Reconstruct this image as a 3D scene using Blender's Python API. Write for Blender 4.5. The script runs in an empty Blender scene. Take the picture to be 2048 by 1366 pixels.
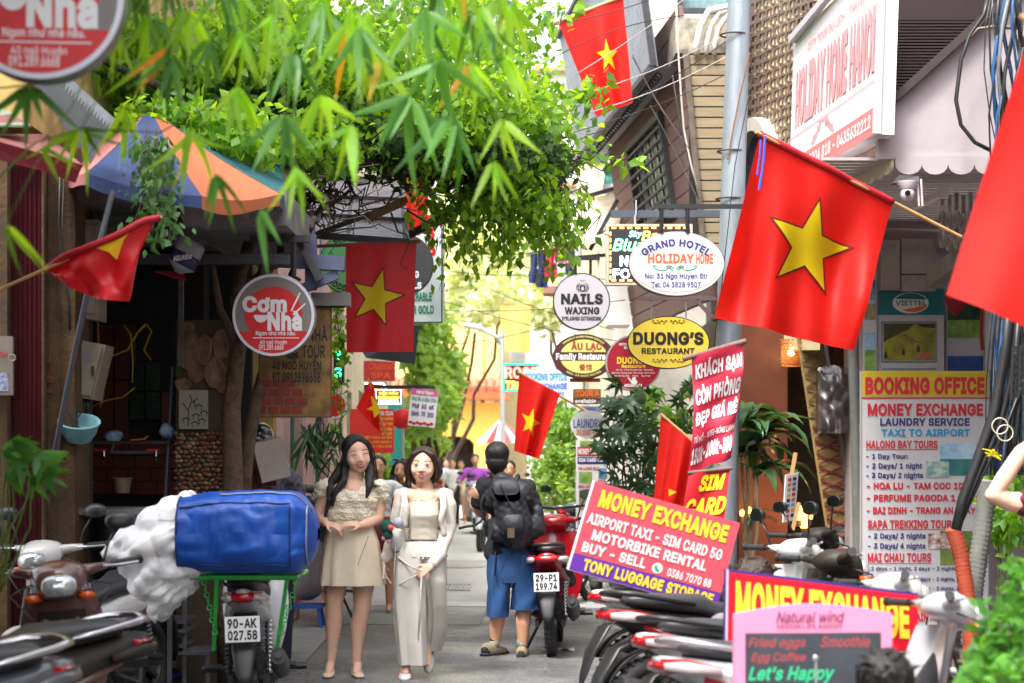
import bpy,bmesh,math,random
import numpy as np
from mathutils import Vector,Matrix,Euler,noise
R=math.radians
rnd=random.Random(7)
S=bpy.context.scene
C=S.collection
# ------------------------------------------------------------ camera, world, sun, exposure
FPX,EYE,HY,CX=3982.2,1.45,915.0,1024.0
cd=bpy.data.cameras.new('camera');cam=bpy.data.objects.new('camera',cd);C.objects.link(cam)
cam.location=(0,0,EYE);cam.rotation_euler=(R(90),0,0)
cd.lens=70;cd.sensor_width=36;cd.shift_y=(HY - 683)/2048
cd.clip_end=600;cd.clip_start=0.1
cd.dof.use_dof=True;cd.dof.focus_distance=13.6;cd.dof.aperture_fstop=2.8
S.camera=cam
w=bpy.data.worlds.new('World');S.world=w;w.use_nodes=True
nt=w.node_tree;bg=nt.nodes['Background']
sky=nt.nodes.new('ShaderNodeTexSky');sky.sky_type='NISHITA';sky.sun_disc=False
SUN_EL,SUN_AZ=60,212          # azimuth measured from +Y towards +X
sky.sun_elevation=R(SUN_EL);sky.sun_rotation=R(SUN_AZ)
sky.dust_density=5.0;sky.ozone_density=1.0;sky.air_density=1.0
hs=nt.nodes.new('ShaderNodeHueSaturation');hs.inputs['Saturation'].default_value=0.25
nt.links.new(sky.outputs[0],hs.inputs['Color']);nt.links.new(hs.outputs[0],bg.inputs['Color'])
bg.inputs['Strength'].default_value=0.15
sl=bpy.data.lights.new('sun','SUN');sl.energy=1.2;sl.angle=R(12);sl.color=(1.0,.96,.9)
sun=bpy.data.objects.new('sun',sl);C.objects.link(sun)
sd=Vector((math.sin(R(SUN_AZ))*math.cos(R(SUN_EL)),math.cos(R(SUN_AZ))*math.cos(R(SUN_EL)),math.sin(R(SUN_EL))))
sun.rotation_euler=sd.to_track_quat('Z','Y').to_euler()
S.view_settings.view_transform='Standard';S.view_settings.look='None'
S.view_settings.exposure=1.9;S.view_settings.gamma=1.0
S.render.engine='CYCLES'
try:
    S.cycles.use_denoising=True;S.cycles.max_bounces=6;S.cycles.diffuse_bounces=4;S.cycles.glossy_bounces=3
    S.cycles.transmission_bounces=4;S.cycles.transparent_max_bounces=8
    S.cycles.caustics_reflective=False;S.cycles.caustics_refractive=False
    S.cycles.sample_clamp_indirect=6
except Exception: pass

# ------------------------------------------------------------ measuring and meshes
def P(px,py,Y):
    """world point that stands at depth Y on the line through a place measured in the photograph"""
    return Vector(((px - CX)*Y/FPX,Y,EYE+(HY - py)*Y/FPX))
ORG={}
def thing(name,label,cat,loc=(0,0,0),group=None):
    o=bpy.data.objects.new(name,None);C.objects.link(o);o.empty_display_size=.1
    o.location=loc;o['label']=label;o['category']=cat
    if group: o['group']=group
    ORG[o]=Vector(loc);return o
def tag(o,label,cat,group=None):
    o['label']=label;o['category']=cat
    if group: o['group']=group
    return o
def copy_tree(o,parent=None):
    c=o.copy();C.objects.link(c)
    if parent: c.parent=parent
    for ch in list(o.children): copy_tree(ch,c)
    return c
def link(name,me,parent=None,loc=None,rot=None,scale=None):
    o=bpy.data.objects.new(name,me);C.objects.link(o)
    if parent is not None: o.parent=parent;ORG[o]=ORG[parent]
    if loc is not None: o.location=Vector(loc) - (ORG[parent] if parent is not None else Vector((0,0,0)))
    if rot is not None: o.rotation_euler=rot
    if scale is not None: o.scale=(scale,)*3 if isinstance(scale,(int,float)) else scale
    return o
def frame_of(d):
    d=Vector(d).normalized();up=Vector((0,0,1)) if abs(d.z) < .95 else Vector((0,1,0))
    a=d.cross(up).normalized();return a,a.cross(d).normalized()
class MB:
    def __init__(s): s.v=[];s.f=[];s.m=[];s.cur=0
    def mi(s,i): s.cur=i;return s
    def add(s,vs,fs):
        b=len(s.v);s.v.extend([tuple(x) for x in vs]);s.f.extend([tuple(i+b for i in f) for f in fs]);s.m.extend([s.cur]*len(fs));return s
    def quad(s,a,b,c,d): return s.add([a,b,c,d],[(0,1,2,3)])
    def poly(s,pts): return s.add(pts,[tuple(range(len(pts)))])
    def box(s,c,size,rot=None):
        c=Vector(c);h=Vector(size)/2;M=rot if rot is not None else Matrix.Identity(3)
        vs=[c+M @ Vector((x*h.x,y*h.y,z*h.z)) for z in (-1,1) for y in (-1,1) for x in (-1,1)]
        return s.add(vs,[(0,2,3,1),(4,5,7,6),(0,1,5,4),(2,6,7,3),(0,4,6,2),(1,3,7,5)])
    def bbox(s,x0,x1,y0,y1,z0,z1): return s.box(((x0+x1)/2,(y0+y1)/2,(z0+z1)/2),(abs(x1 - x0),abs(y1 - y0),abs(z1 - z0)))
    def beam(s,a,b,wd,ht=None):
        a=Vector(a);b=Vector(b);d=b - a;x,z=frame_of(d);ht=ht or wd;M=Matrix((x,d.normalized(),z)).transposed()
        return s.box((a+b)/2,(wd,d.length,ht),M)
    def cyl(s,a,b,r,r2=None,n=12,cap=True):
        a=Vector(a);b=Vector(b);r2=r if r2 is None else r2;x,z=frame_of(b - a);vs=[]
        for p,q in ((a,r),(b,r2)):
            for i in range(n):
                t=2*math.pi*i/n;vs.append(p+x*(math.cos(t)*q)+z*(math.sin(t)*q))
        fs=[(i,(i+1) % n,n+(i+1) % n,n+i) for i in range(n)]
        if cap: fs += [tuple(range(n))[::-1],tuple(range(n,2*n))]
        return s.add(vs,fs)
    def tube(s,pts,r,n=8,cap=True):
        pts=[Vector(p) for p in pts];k=len(pts);rs=r if isinstance(r,(list,tuple)) else [r]*k;vs=[];px=None
        for i,p in enumerate(pts):
            d=(pts[min(i+1,k - 1)] - pts[max(i - 1,0)])
            if d.length < 1e-9: d=Vector((0,0,1))
            d.normalize()
            if px is None: x,z=frame_of(d)
            else:
                x=px - d*px.dot(d)
                if x.length < 1e-6: x,z=frame_of(d)
                x.normalize();z=x.cross(d)
            px=x
            for j in range(n):
                t=2*math.pi*j/n;vs.append(p+x*(math.cos(t)*rs[i])+z*(math.sin(t)*rs[i]))
        fs=[]
        for i in range(k - 1):
            for j in range(n): fs.append((i*n+j,i*n+(j+1) % n,(i+1)*n+(j+1) % n,(i+1)*n+j))
        if cap: fs += [tuple(range(n))[::-1],tuple(range((k - 1)*n,k*n))]
        return s.add(vs,fs)
    def loft(s,secs,n=16,cap=True,ax='y'):
        """secs: (center, half width, half height[, exponent]) ; sections lie across axis ax"""
        vs=[]
        for q in secs:
            c=Vector(q[0]);e=2/(q[3] if len(q) > 3 else 2.4)
            for j in range(n):
                t=2*math.pi*(j+.5)/n;co,si=math.cos(t),math.sin(t)
                u=math.copysign(abs(co) ** e,co)*q[1];v=math.copysign(abs(si) ** e,si)*q[2]
                vs.append(c+(Vector((u,0,v)) if ax == 'y' else Vector((u,v,0)) if ax == 'z' else Vector((0,u,v))))
        fs=[];k=len(secs)
        for i in range(k - 1):
            for j in range(n): fs.append((i*n+j,i*n+(j+1) % n,(i+1)*n+(j+1) % n,(i+1)*n+j))
        if cap: fs += [tuple(range(n))[::-1],tuple(range((k - 1)*n,k*n))]
        return s.add(vs,fs)
    def sphere(s,c,r,n=12,m=8,rot=None):
        c=Vector(c);r=Vector(r) if not isinstance(r,(int,float)) else Vector((r,r,r));vs=[]
        for i in range(m+1):
            ph=math.pi*i/m
            for j in range(n):
                t=2*math.pi*j/n;q=Vector((math.sin(ph)*math.cos(t)*r.x,math.sin(ph)*math.sin(t)*r.y,math.cos(ph)*r.z))
                vs.append(c+(rot @ q if rot is not None else q))
        return s.add(vs,[(i*n+j,(i+1)*n+j,(i+1)*n+(j+1) % n,i*n+(j+1) % n) for i in range(m) for j in range(n)])
    def torus(s,c,R0,r,ax='x',n=32,m=8,flat=1.0,a0=0,a1=2*math.pi):
        vs=[];full=abs(a1 - a0 - 2*math.pi) < 1e-6;k=n if full else n+1
        for i in range(k):
            t=a0+(a1 - a0)*i/n
            for j in range(m):
                u=2*math.pi*j/m;rr=R0+r*math.cos(u);h=r*flat*math.sin(u);a,b=rr*math.cos(t),rr*math.sin(t)
                q=(h,a,b) if ax == 'x' else (a,h,b) if ax == 'y' else (a,b,h)
                vs.append(Vector(c)+Vector(q))
        return s.add(vs,[(i*m+j,((i+1) % k)*m+j,((i+1) % k)*m+(j+1) % m,i*m+(j+1) % m) for i in range(n) for j in range(m)])
    def grid(s,fn,nu,nv):
        vs=[fn(i/nu,j/nv) for j in range(nv+1) for i in range(nu+1)]
        return s.add(vs,[(j*(nu+1)+i,j*(nu+1)+i+1,(j+1)*(nu+1)+i+1,(j+1)*(nu+1)+i) for j in range(nv) for i in range(nu)])
    def prism(s,pts,d):
        """polygon pts pushed by vector d"""
        d=Vector(d);n=len(pts);pts=[Vector(p) for p in pts]
        return s.add(pts+[p+d for p in pts],[tuple(range(n))[::-1],tuple(range(n,2*n))]+[(i,(i+1) % n,n+(i+1) % n,n+i) for i in range(n)])
    def xf(s,M): s.v=[tuple(M @ Vector(p)) for p in s.v];return s
    def mesh(s,name,mats,smooth=False,org=None):
        me=bpy.data.meshes.new(name);v=s.v
        if org is not None: v=[(a - org.x,b - org.y,c - org.z) for a,b,c in v]
        me.from_pydata(v,[],s.f)
        for m in (mats if isinstance(mats,(list,tuple)) else [mats]): me.materials.append(m)
        me.polygons.foreach_set('material_index',s.m)
        if smooth:
            me.polygons.foreach_set('use_smooth',[True]*len(s.f))
            if smooth != 2:
                try: me.set_sharp_from_angle(angle=R(40))
                except Exception: pass
        me.update();return me
    def build(s,name,mats,parent=None,smooth=False,label=None):
        if parent is not None: org=ORG[parent]
        else:
            a=np.array(s.v);org=Vector((float(a[:,0].mean()),float(a[:,1].mean()),float(a[:,2].min())))
        me=s.mesh(name,mats,smooth,org);o=bpy.data.objects.new(name,me);C.objects.link(o);ORG[o]=org
        if parent is not None: o.parent=parent
        else: o.location=org
        if label: o['label']=label
        return o
def struct(o): o['kind']='structure';return o
def stuff(o): o['kind']='stuff';return o

# ------------------------------------------------------------ materials
MATS={}
def mat(name,col,rough=.6,metal=0,var=.0,scale=8,bump=0,bscale=None,emit=0,trans=0,coat=0,col2=None,spec=None,dirt=0,alpha=1,aniso=None,sss=0,detail=4):
    if name in MATS: return MATS[name]
    m=bpy.data.materials.new(name);MATS[name]=m;m.use_nodes=True;t=m.node_tree;N=t.nodes;L=t.links
    b=N['Principled BSDF'];c4=(*col,1)
    b.inputs['Base Color'].default_value=c4;b.inputs['Roughness'].default_value=rough;b.inputs['Metallic'].default_value=metal
    if spec is not None: b.inputs['Specular IOR Level'].default_value=spec
    if coat: b.inputs['Coat Weight'].default_value=coat;b.inputs['Coat Roughness'].default_value=.08
    if sss: b.inputs['Subsurface Weight'].default_value=sss;b.inputs['Subsurface Radius'].default_value=(.8,.3,.2);b.inputs['Subsurface Scale'].default_value=.02
    if alpha < 1: b.inputs['Alpha'].default_value=alpha
    if emit: b.inputs['Emission Color'].default_value=c4;b.inputs['Emission Strength'].default_value=emit
    csock=None;tc=None
    def coords():
        nonlocal tc
        if tc is None: tc=N.new('ShaderNodeTexCoord')
        o=tc.outputs['Object']
        if aniso:
            mp=N.new('ShaderNodeMapping');mp.inputs['Scale'].default_value=aniso;L.new(o,mp.inputs[0]);o=mp.outputs[0]
        return o
    if var or col2:
        nz=N.new('ShaderNodeTexNoise');nz.inputs['Scale'].default_value=scale;nz.inputs['Detail'].default_value=detail;nz.inputs['Roughness'].default_value=.65
        L.new(coords(),nz.inputs['Vector']);cr=N.new('ShaderNodeValToRGB');L.new(nz.outputs['Fac'],cr.inputs[0])
        a=cr.color_ramp.elements[0];z=cr.color_ramp.elements[1];a.position=.35;z.position=.65
        if col2: a.color=c4;z.color=(*col2,1)
        else:
            a.color=(*[min(1,x*(1 - var)) for x in col],1);z.color=(*[min(1,x*(1+var)) for x in col],1)
        csock=cr.outputs[0]
    if dirt:
        n2=N.new('ShaderNodeTexNoise');n2.inputs['Scale'].default_value=2.3;n2.inputs['Detail'].default_value=7;n2.inputs['Roughness'].default_value=.7;L.new(coords(),n2.inputs['Vector'])
        r2=N.new('ShaderNodeMapRange');r2.inputs['From Min'].default_value=.45;r2.inputs['From Max'].default_value=.75;r2.inputs['To Max'].default_value=dirt;L.new(n2.outputs['Fac'],r2.inputs[0])
        mx=N.new('ShaderNodeMix');mx.data_type='RGBA';L.new(r2.outputs[0],mx.inputs[0])
        if csock: L.new(csock,mx.inputs[6])
        else: mx.inputs[6].default_value=c4
        mx.inputs[7].default_value=(.06,.05,.04,1);csock=mx.outputs[2]
    if csock: L.new(csock,b.inputs['Base Color'])
    if bump:
        nb=N.new('ShaderNodeTexNoise');nb.inputs['Scale'].default_value=bscale or scale*3;nb.inputs['Detail'].default_value=5;L.new(coords(),nb.inputs['Vector'])
        bp=N.new('ShaderNodeBump');bp.inputs['Strength'].default_value=min(1,bump);bp.inputs['Distance'].default_value=.01;L.new(nb.outputs['Fac'],bp.inputs['Height']);L.new(bp.outputs[0],b.inputs['Normal'])
    if trans:
        out=N['Material Output'];tr=N.new('ShaderNodeBsdfTranslucent');ms=N.new('ShaderNodeMixShader');ms.inputs[0].default_value=trans
        if csock: L.new(csock,tr.inputs['Color'])
        else: tr.inputs['Color'].default_value=c4
        L.new(b.outputs[0],ms.inputs[1]);L.new(tr.outputs[0],ms.inputs[2]);L.new(ms.outputs[0],out.inputs['Surface'])
    return m
def emat(name,col,s): return mat(name,col,emit=s)
def glass(name,col=(.8,.9,.9),rough=.05,mix=.85):
    if name in MATS: return MATS[name]
    m=bpy.data.materials.new(name);MATS[name]=m;m.use_nodes=True;N=m.node_tree.nodes;L=m.node_tree.links
    out=N['Material Output'];g=N.new('ShaderNodeBsdfGlossy');g.inputs['Roughness'].default_value=rough;t=N.new('ShaderNodeBsdfTransparent');t.inputs[0].default_value=(*col,1)
    ms=N.new('ShaderNodeMixShader');ms.inputs[0].default_value=mix;L.new(g.outputs[0],ms.inputs[1]);L.new(t.outputs[0],ms.inputs[2]);L.new(ms.outputs[0],out.inputs['Surface']);return m
def leafmat(name,c1,c2,trans=.45,rough=.45,scale=3,edge=None):
    """leaf: colour differs from leaf to leaf"""
    if name in MATS: return MATS[name]
    m=bpy.data.materials.new(name);MATS[name]=m;m.use_nodes=True;N=m.node_tree.nodes;L=m.node_tree.links
    b=N['Principled BSDF'];b.inputs['Roughness'].default_value=rough;out=N['Material Output']
    g=N.new('ShaderNodeNewGeometry');oi=N.new('ShaderNodeObjectInfo');ad=N.new('ShaderNodeMath');ad.operation='ADD';L.new(g.outputs['Random Per Island'],ad.inputs[0]);L.new(oi.outputs['Random'],ad.inputs[1])
    fr=N.new('ShaderNodeMath');fr.operation='FRACT';L.new(ad.outputs[0],fr.inputs[0])
    cr=N.new('ShaderNodeValToRGB');cr.color_ramp.elements[0].color=(*c1,1);cr.color_ramp.elements[1].color=(*c2,1);L.new(fr.outputs[0],cr.inputs[0]);cs=cr.outputs[0]
    if edge:
        e=cr.color_ramp.elements.new(.94);e.color=(*c2,1);cr.color_ramp.elements[-1].color=(*edge,1)
    L.new(cs,b.inputs['Base Color']);tr=N.new('ShaderNodeBsdfTranslucent')
    gm=N.new('ShaderNodeMix');gm.data_type='RGBA';gm.blend_type='MULTIPLY';gm.inputs[0].default_value=1;L.new(cs,gm.inputs[6]);gm.inputs[7].default_value=(2.2,1.8,.6,1);L.new(gm.outputs[2],tr.inputs[0])
    ms=N.new('ShaderNodeMixShader');ms.inputs[0].default_value=trans;L.new(b.outputs[0],ms.inputs[1]);L.new(tr.outputs[0],ms.inputs[2]);L.new(ms.outputs[0],out.inputs['Surface']);return m

# ------------------------------------------------------------ lettering
_T={}
FONT=None
try: FONT=bpy.data.fonts.load(bpy.utils.system_resource('DATAFILES',path='fonts')+'/Inter.woff2')
except Exception: FONT=None
def tmesh(body,bold=0.0,res=2,shear=0.0,space=1.0):
    """filled letter shapes: outlines from the font, weight added by moving them outward, filled by winding number"""
    k=(body,bold,res,shear,space)
    if k in _T: return _T[k]
    cu=bpy.data.curves.new('lettering','FONT');cu.body=body;cu.size=1
    if FONT and not any(ord(ch) > 0x2fff for ch in body): cu.font=FONT
    cu.resolution_u=res;cu.fill_mode='NONE';cu.shear=shear;cu.space_character=space
    ob=bpy.data.objects.new('lettering',cu);C.objects.link(ob);dg=bpy.context.evaluated_depsgraph_get();dg.update()
    ev=ob.evaluated_get(dg);me=ev.to_mesh();v=np.array([tuple(x.co)[:2] for x in me.vertices]).reshape(-1,2);ed=[tuple(e.vertices) for e in me.edges]
    ev.to_mesh_clear();bpy.data.objects.remove(ob);bpy.data.curves.remove(cu)
    nxt={}
    for a,b in ed:
        if b == a+1: nxt[a]=b
        elif a == b+1: nxt[b]=a
        else: nxt[max(a,b)]=min(a,b)
    loops=[];seen=set()
    for st in sorted(nxt):
        if st in seen: continue
        lp=[];i=st
        while i in nxt and i not in seen: seen.add(i);lp.append(i);i=nxt[i]
        q=v[lp];q=q[np.linalg.norm(q - np.roll(q,1,0),axis=1) > 1e-5]
        if len(q) > 2: loops.append(q)
    if not loops: _T[k]=(np.zeros((0,2)),[],(1,1));return _T[k]
    big=max(loops,key=lambda q: abs(np.sum(q[:,0]*np.roll(q[:,1],-1) - np.roll(q[:,0],-1)*q[:,1])));sg=1 if np.sum(big[:,0]*np.roll(big[:,1],-1) - np.roll(big[:,0],-1)*big[:,1]) > 0 else -1
    out=[]
    for q in loops:
        if bold:
            e=np.roll(q,-1,0) - q;e /= np.maximum(1e-9,np.linalg.norm(e,axis=1))[:,None];n=np.stack([e[:,1],-e[:,0]],1)*sg;m_=n+np.roll(n,1,0);l2=np.maximum(.5,(m_*m_).sum(1));q=q+m_*(2/l2)[:,None]*bold
        out.append(q)
    V_=np.concatenate(out);seg=[];o_=0
    for q in out: n=len(q);seg += [(o_+i,o_+(i+1) % n) for i in range(n)];o_ += n
    from mathutils.geometry import delaunay_2d_cdt
    r_=delaunay_2d_cdt([Vector(p) for p in V_],seg,[],0,1e-6);vv=np.array([tuple(p) for p in r_[0]]);ff=np.array([f for f in r_[2] if len(f) == 3])
    cen=vv[ff].mean(1);A=V_[[a for a,b in seg]];B=V_[[b for a,b in seg]];wn=np.zeros(len(cen))
    for i0 in range(0,len(cen),2000):
        P_=cen[i0:i0+2000,None,:];up=(A[None,:,1] <= P_[...,1]) & (B[None,:,1] > P_[...,1]);dn=(A[None,:,1] > P_[...,1]) & (B[None,:,1] <= P_[...,1]);cr=(B[None,:,0] - A[None,:,0])*(P_[...,1] - A[None,:,1]) - (P_[...,0] - A[None,:,0])*(B[None,:,1] - A[None,:,1])
        wn[i0:i0+2000]=(up & (cr > 0)).sum(1) - (dn & (cr < 0)).sum(1)
    ff=ff[wn != 0];used=np.unique(ff);mp=np.zeros(len(vv),int);mp[used]=np.arange(len(used));v=vv[used];f=[tuple(int(x) for x in mp[t]) for t in ff]
    v=v - v.min(0);sz=v.max(0);v=v/np.maximum(sz,1e-6);_T[k]=(v,f,sz);return _T[k]
class Flat:
    """flat face of a board. c: four world corners TL, TR, BR, BL ; (u right, v down)"""
    def __init__(s,tl,tr,br,bl):
        s.c=[Vector(q) for q in (tl,tr,br,bl)];n=(s.c[1] - s.c[0]).cross(s.c[3] - s.c[0]).normalized();s.n=n
    def __call__(s,u,v,out=0.0):
        a,b,c,d=s.c;return (a*(1 - u)+b*u)*(1 - v)+(d*(1 - u)+c*u)*v+s.n*-out if s.flip else (a*(1 - u)+b*u)*(1 - v)+(d*(1 - u)+c*u)*v+s.n*out
    flip=False
def face(x0,y0,x1,y1,Y,yaw=0):
    """upright board face measured by its corners in the photo, at depth Y, turned by yaw degrees about its middle"""
    tl,br=P(x0,y0,Y),P(x1,y1,Y);m=(tl+br)/2;w=(br.x - tl.x)/2;a=R(yaw);dx=Vector((math.cos(a),math.sin(a),0))*w/max(.2,math.cos(a))
    return Flat(Vector((m.x,m.y,tl.z)) - dx,Vector((m.x,m.y,tl.z))+dx,Vector((m.x,m.y,br.z))+dx,Vector((m.x,m.y,br.z)) - dx)
# outward direction (towards the camera) for a face TL,TR,..,BL: (TR-TL)x(BL-TL) = x cross -z = +y ... so towards the camera is the negative
for _k in (Flat,): _k.flip=True
def text(mb,S_,body,u0,v0,u1,v1,bold=.02,out=.003,shear=0,arc=0,res=2,keep=False,space=1.0):
    """lettering laid on surface S_ inside the box u0,v0,u1,v1 ; arc bends it (in units of v)"""
    bold=min(.045,.010+.7*bold);v,f,sz=tmesh(body,bold,res,shear,space+bold*1.6);pts=[]
    for x,y in v:
        a=arc*(1 - (2*x - 1) ** 2);pts.append(S_(u0+(u1 - u0)*x,v1+(v0 - v1)*y - a,out))
    mb.add(pts,f);return mb
def rect(mb,S_,u0,v0,u1,v1,out=.002,n=1):
    for i in range(n):
        a=u0+(u1 - u0)*i/n;b=u0+(u1 - u0)*(i+1)/n;mb.quad(S_(a,v1,out),S_(b,v1,out),S_(b,v0,out),S_(a,v0,out))
    return mb
def ellipse(mb,S_,cu,cv,ru,rv,out=.002,n=40,inner=None,a0=0,a1=2*math.pi,squash=None):
    pts=[(cu+ru*math.cos(a0+(a1 - a0)*i/n),cv+rv*math.sin(a0+(a1 - a0)*i/n)) for i in range(n+1)]
    if inner is None: mb.poly([S_(a,b,out) for a,b in (pts[:-1] if abs(a1 - a0 - 2*math.pi) < 1e-6 else pts)][::-1])
    else:
        q=[(cu+ru*inner*math.cos(a0+(a1 - a0)*i/n),cv+rv*inner*math.sin(a0+(a1 - a0)*i/n)) for i in range(n+1)]
        for i in range(n): mb.quad(S_(*pts[i],out),S_(*pts[i+1],out),S_(*q[i+1],out),S_(*q[i],out))
    return mb
def uvpoly(mb,S_,pts,out=.003): mb.poly([S_(a,b,out) for a,b in pts]);return mb
def stroke(mb,S_,pts,wd,out=.003,asp=1.0):
    """painted line along (u,v) points, wd in u units; asp = face width / face height"""
    for (a,b),(c,d) in zip(pts,pts[1:]):
        dx,dy=(c - a),(d - b)/asp;l=math.hypot(dx,dy) or 1;nx,ny=-dy/l*wd/2,dx/l*wd/2*asp
        mb.add([S_(a+nx,b+ny,out),S_(c+nx,d+ny,out),S_(c - nx,d - ny,out),S_(a - nx,b - ny,out)],[(0,1,2,3)])
    return mb
class PX:
    """lets a face be addressed in the photograph's pixel units: (px,py) inside the box x0,y0,x1,y1 -> face"""
    def __init__(s,S_,x0,y0,x1,y1): s.S=S_;s.b=(x0,y0,x1,y1)
    def __call__(s,x,y,out=0.0): x0,y0,x1,y1=s.b;return s.S((x - x0)/(x1 - x0),(y - y0)/(y1 - y0),out)
def facepx(x0,y0,x1,y1,Y,yaw=0): return PX(face(x0,y0,x1,y1,Y,yaw),x0,y0,x1,y1)
def board(name,S_,th,mats,parent,x=None,smooth=False):
    """slab behind a face: front at the face, th thick"""
    b=(0,0,1,1) if x is None else x;m=MB();q=[(b[0],b[1]),(b[2],b[1]),(b[2],b[3]),(b[0],b[3])]
    f=[S_(*k,0) for k in q];g=[S_(*k,-th) for k in q]
    m.add(f+g,[(3,2,1,0),(4,5,6,7),(0,1,5,4),(1,2,6,5),(2,3,7,6),(3,0,4,7)])
    return m.build(name,mats,parent)
def rim_disc(S_,cx,cy,rx,ry,th,n=56,bulge=0,mb=None):
    """thick elliptical lightbox (in px units of S_) ; returns MB with drum"""
    m=mb or MB();A=[(math.cos(2*math.pi*i/n),math.sin(2*math.pi*i/n)) for i in range(n)]
    vs=[S_(cx+rx*a,cy+ry*b,0) for a,b in A]+[S_(cx+rx*a,cy+ry*b,-th) for a,b in A]
    fs=[tuple(range(n))[::-1],tuple(range(n,2*n))]+[(i,(i+1) % n,n+(i+1) % n,n+i) for i in range(n)]
    return m.add(vs,fs)
def lettering(parent,m,*items,name='lettering'):
    mb=MB()
    for it in items: it(mb)
    return mb.build(name,m,parent)
# ============================================================ SETTING
def c(r,g,b,k=1.0):
    f=lambda x: ((x/255)/12.92 if x/255 <= .04045 else ((x/255+.055)/1.055) ** 2.4)*k
    return (f(r),f(g),f(b))
WHITE=mat('white_paint',c(225,225,225),.5);BLACK=mat('black_metal',(.018,.018,.02),.45);DARK=mat('dark_steel',(.05,.052,.06),.5,.3,var=.3)
# ---- ground
gm=bpy.data.materials.new('asphalt');gm.use_nodes=True;N=gm.node_tree.nodes;L=gm.node_tree.links;b=N['Principled BSDF']
tc=N.new('ShaderNodeTexCoord')
def nz(sc,det,r=.6):
    n=N.new('ShaderNodeTexNoise');n.inputs['Scale'].default_value=sc;n.inputs['Detail'].default_value=det;n.inputs['Roughness'].default_value=r;L.new(tc.outputs['Object'],n.inputs['Vector']);return n
def ramp(src,p0,c0,p1,c1):
    r=N.new('ShaderNodeValToRGB');r.color_ramp.elements[0].position=p0;r.color_ramp.elements[1].position=p1;r.color_ramp.elements[0].color=(*c0,1);r.color_ramp.elements[1].color=(*c1,1);L.new(src,r.inputs[0]);return r
g1=ramp(nz(55,5,.85).outputs['Fac'],.40,(.04,.04,.043),.64,(.30,.30,.305));g2=ramp(nz(.9,6,.6).outputs['Fac'],.4,(.55,.55,.57),.62,(1.1,1.1,1.08))
mx=N.new('ShaderNodeMix');mx.data_type='RGBA';mx.blend_type='MULTIPLY';mx.inputs[0].default_value=1;L.new(g1.outputs[0],mx.inputs[6]);L.new(g2.outputs[0],mx.inputs[7]);L.new(mx.outputs[2],b.inputs['Base Color'])
g3=ramp(nz(1.1,5).outputs['Fac'],.42,(.34,.34,.34),.6,(.62,.62,.62));L.new(g3.outputs[0],b.inputs['Roughness'])
bp=N.new('ShaderNodeBump');bp.inputs['Strength'].default_value=.7;bp.inputs['Distance'].default_value=.006;L.new(nz(60,4).outputs['Fac'],bp.inputs['Height']);L.new(bp.outputs[0],b.inputs['Normal'])
m=MB();m.bbox(-60,60,-20,200,-.3,0);struct(m.build('ground',gm))
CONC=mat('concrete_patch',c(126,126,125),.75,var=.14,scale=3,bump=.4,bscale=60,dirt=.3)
rr=random.Random(3)
def slab(name,pts,z,mt):
    m=MB();m.prism([(x,y,z - .02) for x,y in pts],(0,0,.02));return m.build(name,mt)
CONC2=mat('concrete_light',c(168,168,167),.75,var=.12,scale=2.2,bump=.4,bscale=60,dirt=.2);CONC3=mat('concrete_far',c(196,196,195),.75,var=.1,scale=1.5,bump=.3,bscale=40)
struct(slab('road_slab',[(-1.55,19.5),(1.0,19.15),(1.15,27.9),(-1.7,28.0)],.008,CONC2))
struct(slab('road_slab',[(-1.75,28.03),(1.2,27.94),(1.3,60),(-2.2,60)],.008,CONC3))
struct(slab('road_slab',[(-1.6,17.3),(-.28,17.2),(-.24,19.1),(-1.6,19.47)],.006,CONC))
struct(slab('road_slab',[(-2.2,13.2),(-1.45,13.5),(-1.5,17.3),(-2.2,17.3)],.010,CONC))
# pavement and kerb at the right-hand doorway
m=MB();m.bbox(1.35,2.9,14.6,40,0,.11);struct(m.build('pavement',mat('pavement_stone',c(128,122,116),.7,var=.2,scale=6,bump=.4,dirt=.4)))
# drain grate set in the road
t=thing('drain_grate','grey cast drain grate set in the road beyond the girls','drain grate',P(905,1165,22.8)*1)
gx,gy=-.73,22.0
t.location=(gx,gy,0);ORG[t]=Vector((gx,gy,0));MET=mat('grate_metal',c(150,150,150),.5,.4,var=.3)
m=MB();m.bbox(gx - .26,gx+.26,gy - .52,gy - .5,.008,.022);m.bbox(gx - .26,gx+.26,gy+.5,gy+.52,.008,.022);m.bbox(gx - .28,gx - .26,gy - .52,gy+.52,.008,.022);m.bbox(gx+.26,gx+.28,gy - .52,gy+.52,.008,.022);m.build('frame',MET,t)
m=MB();m.bbox(-.012,.012,-.5,.5,0,.012);bar=m.mesh('bar',MET)
for i in range(12): link('bar',bar,t,(gx - .22+i*.04,gy,.009))
# manhole lid
m=MB();m.cyl((-.66,26.2,.008),(-.66,26.2,.018),.3,n=28);tag(m.build('manhole_lid',MET),'round grey manhole lid in the pale far roadway','manhole lid')

BR=mat('plaster_yellow',c(88,64,38),.85,var=.4,scale=6,bump=.8,bscale=30,dirt=.95)
DKW=mat('dark_wall',(.018,.017,.016),.85,var=.4,scale=4,bump=.3)
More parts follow.
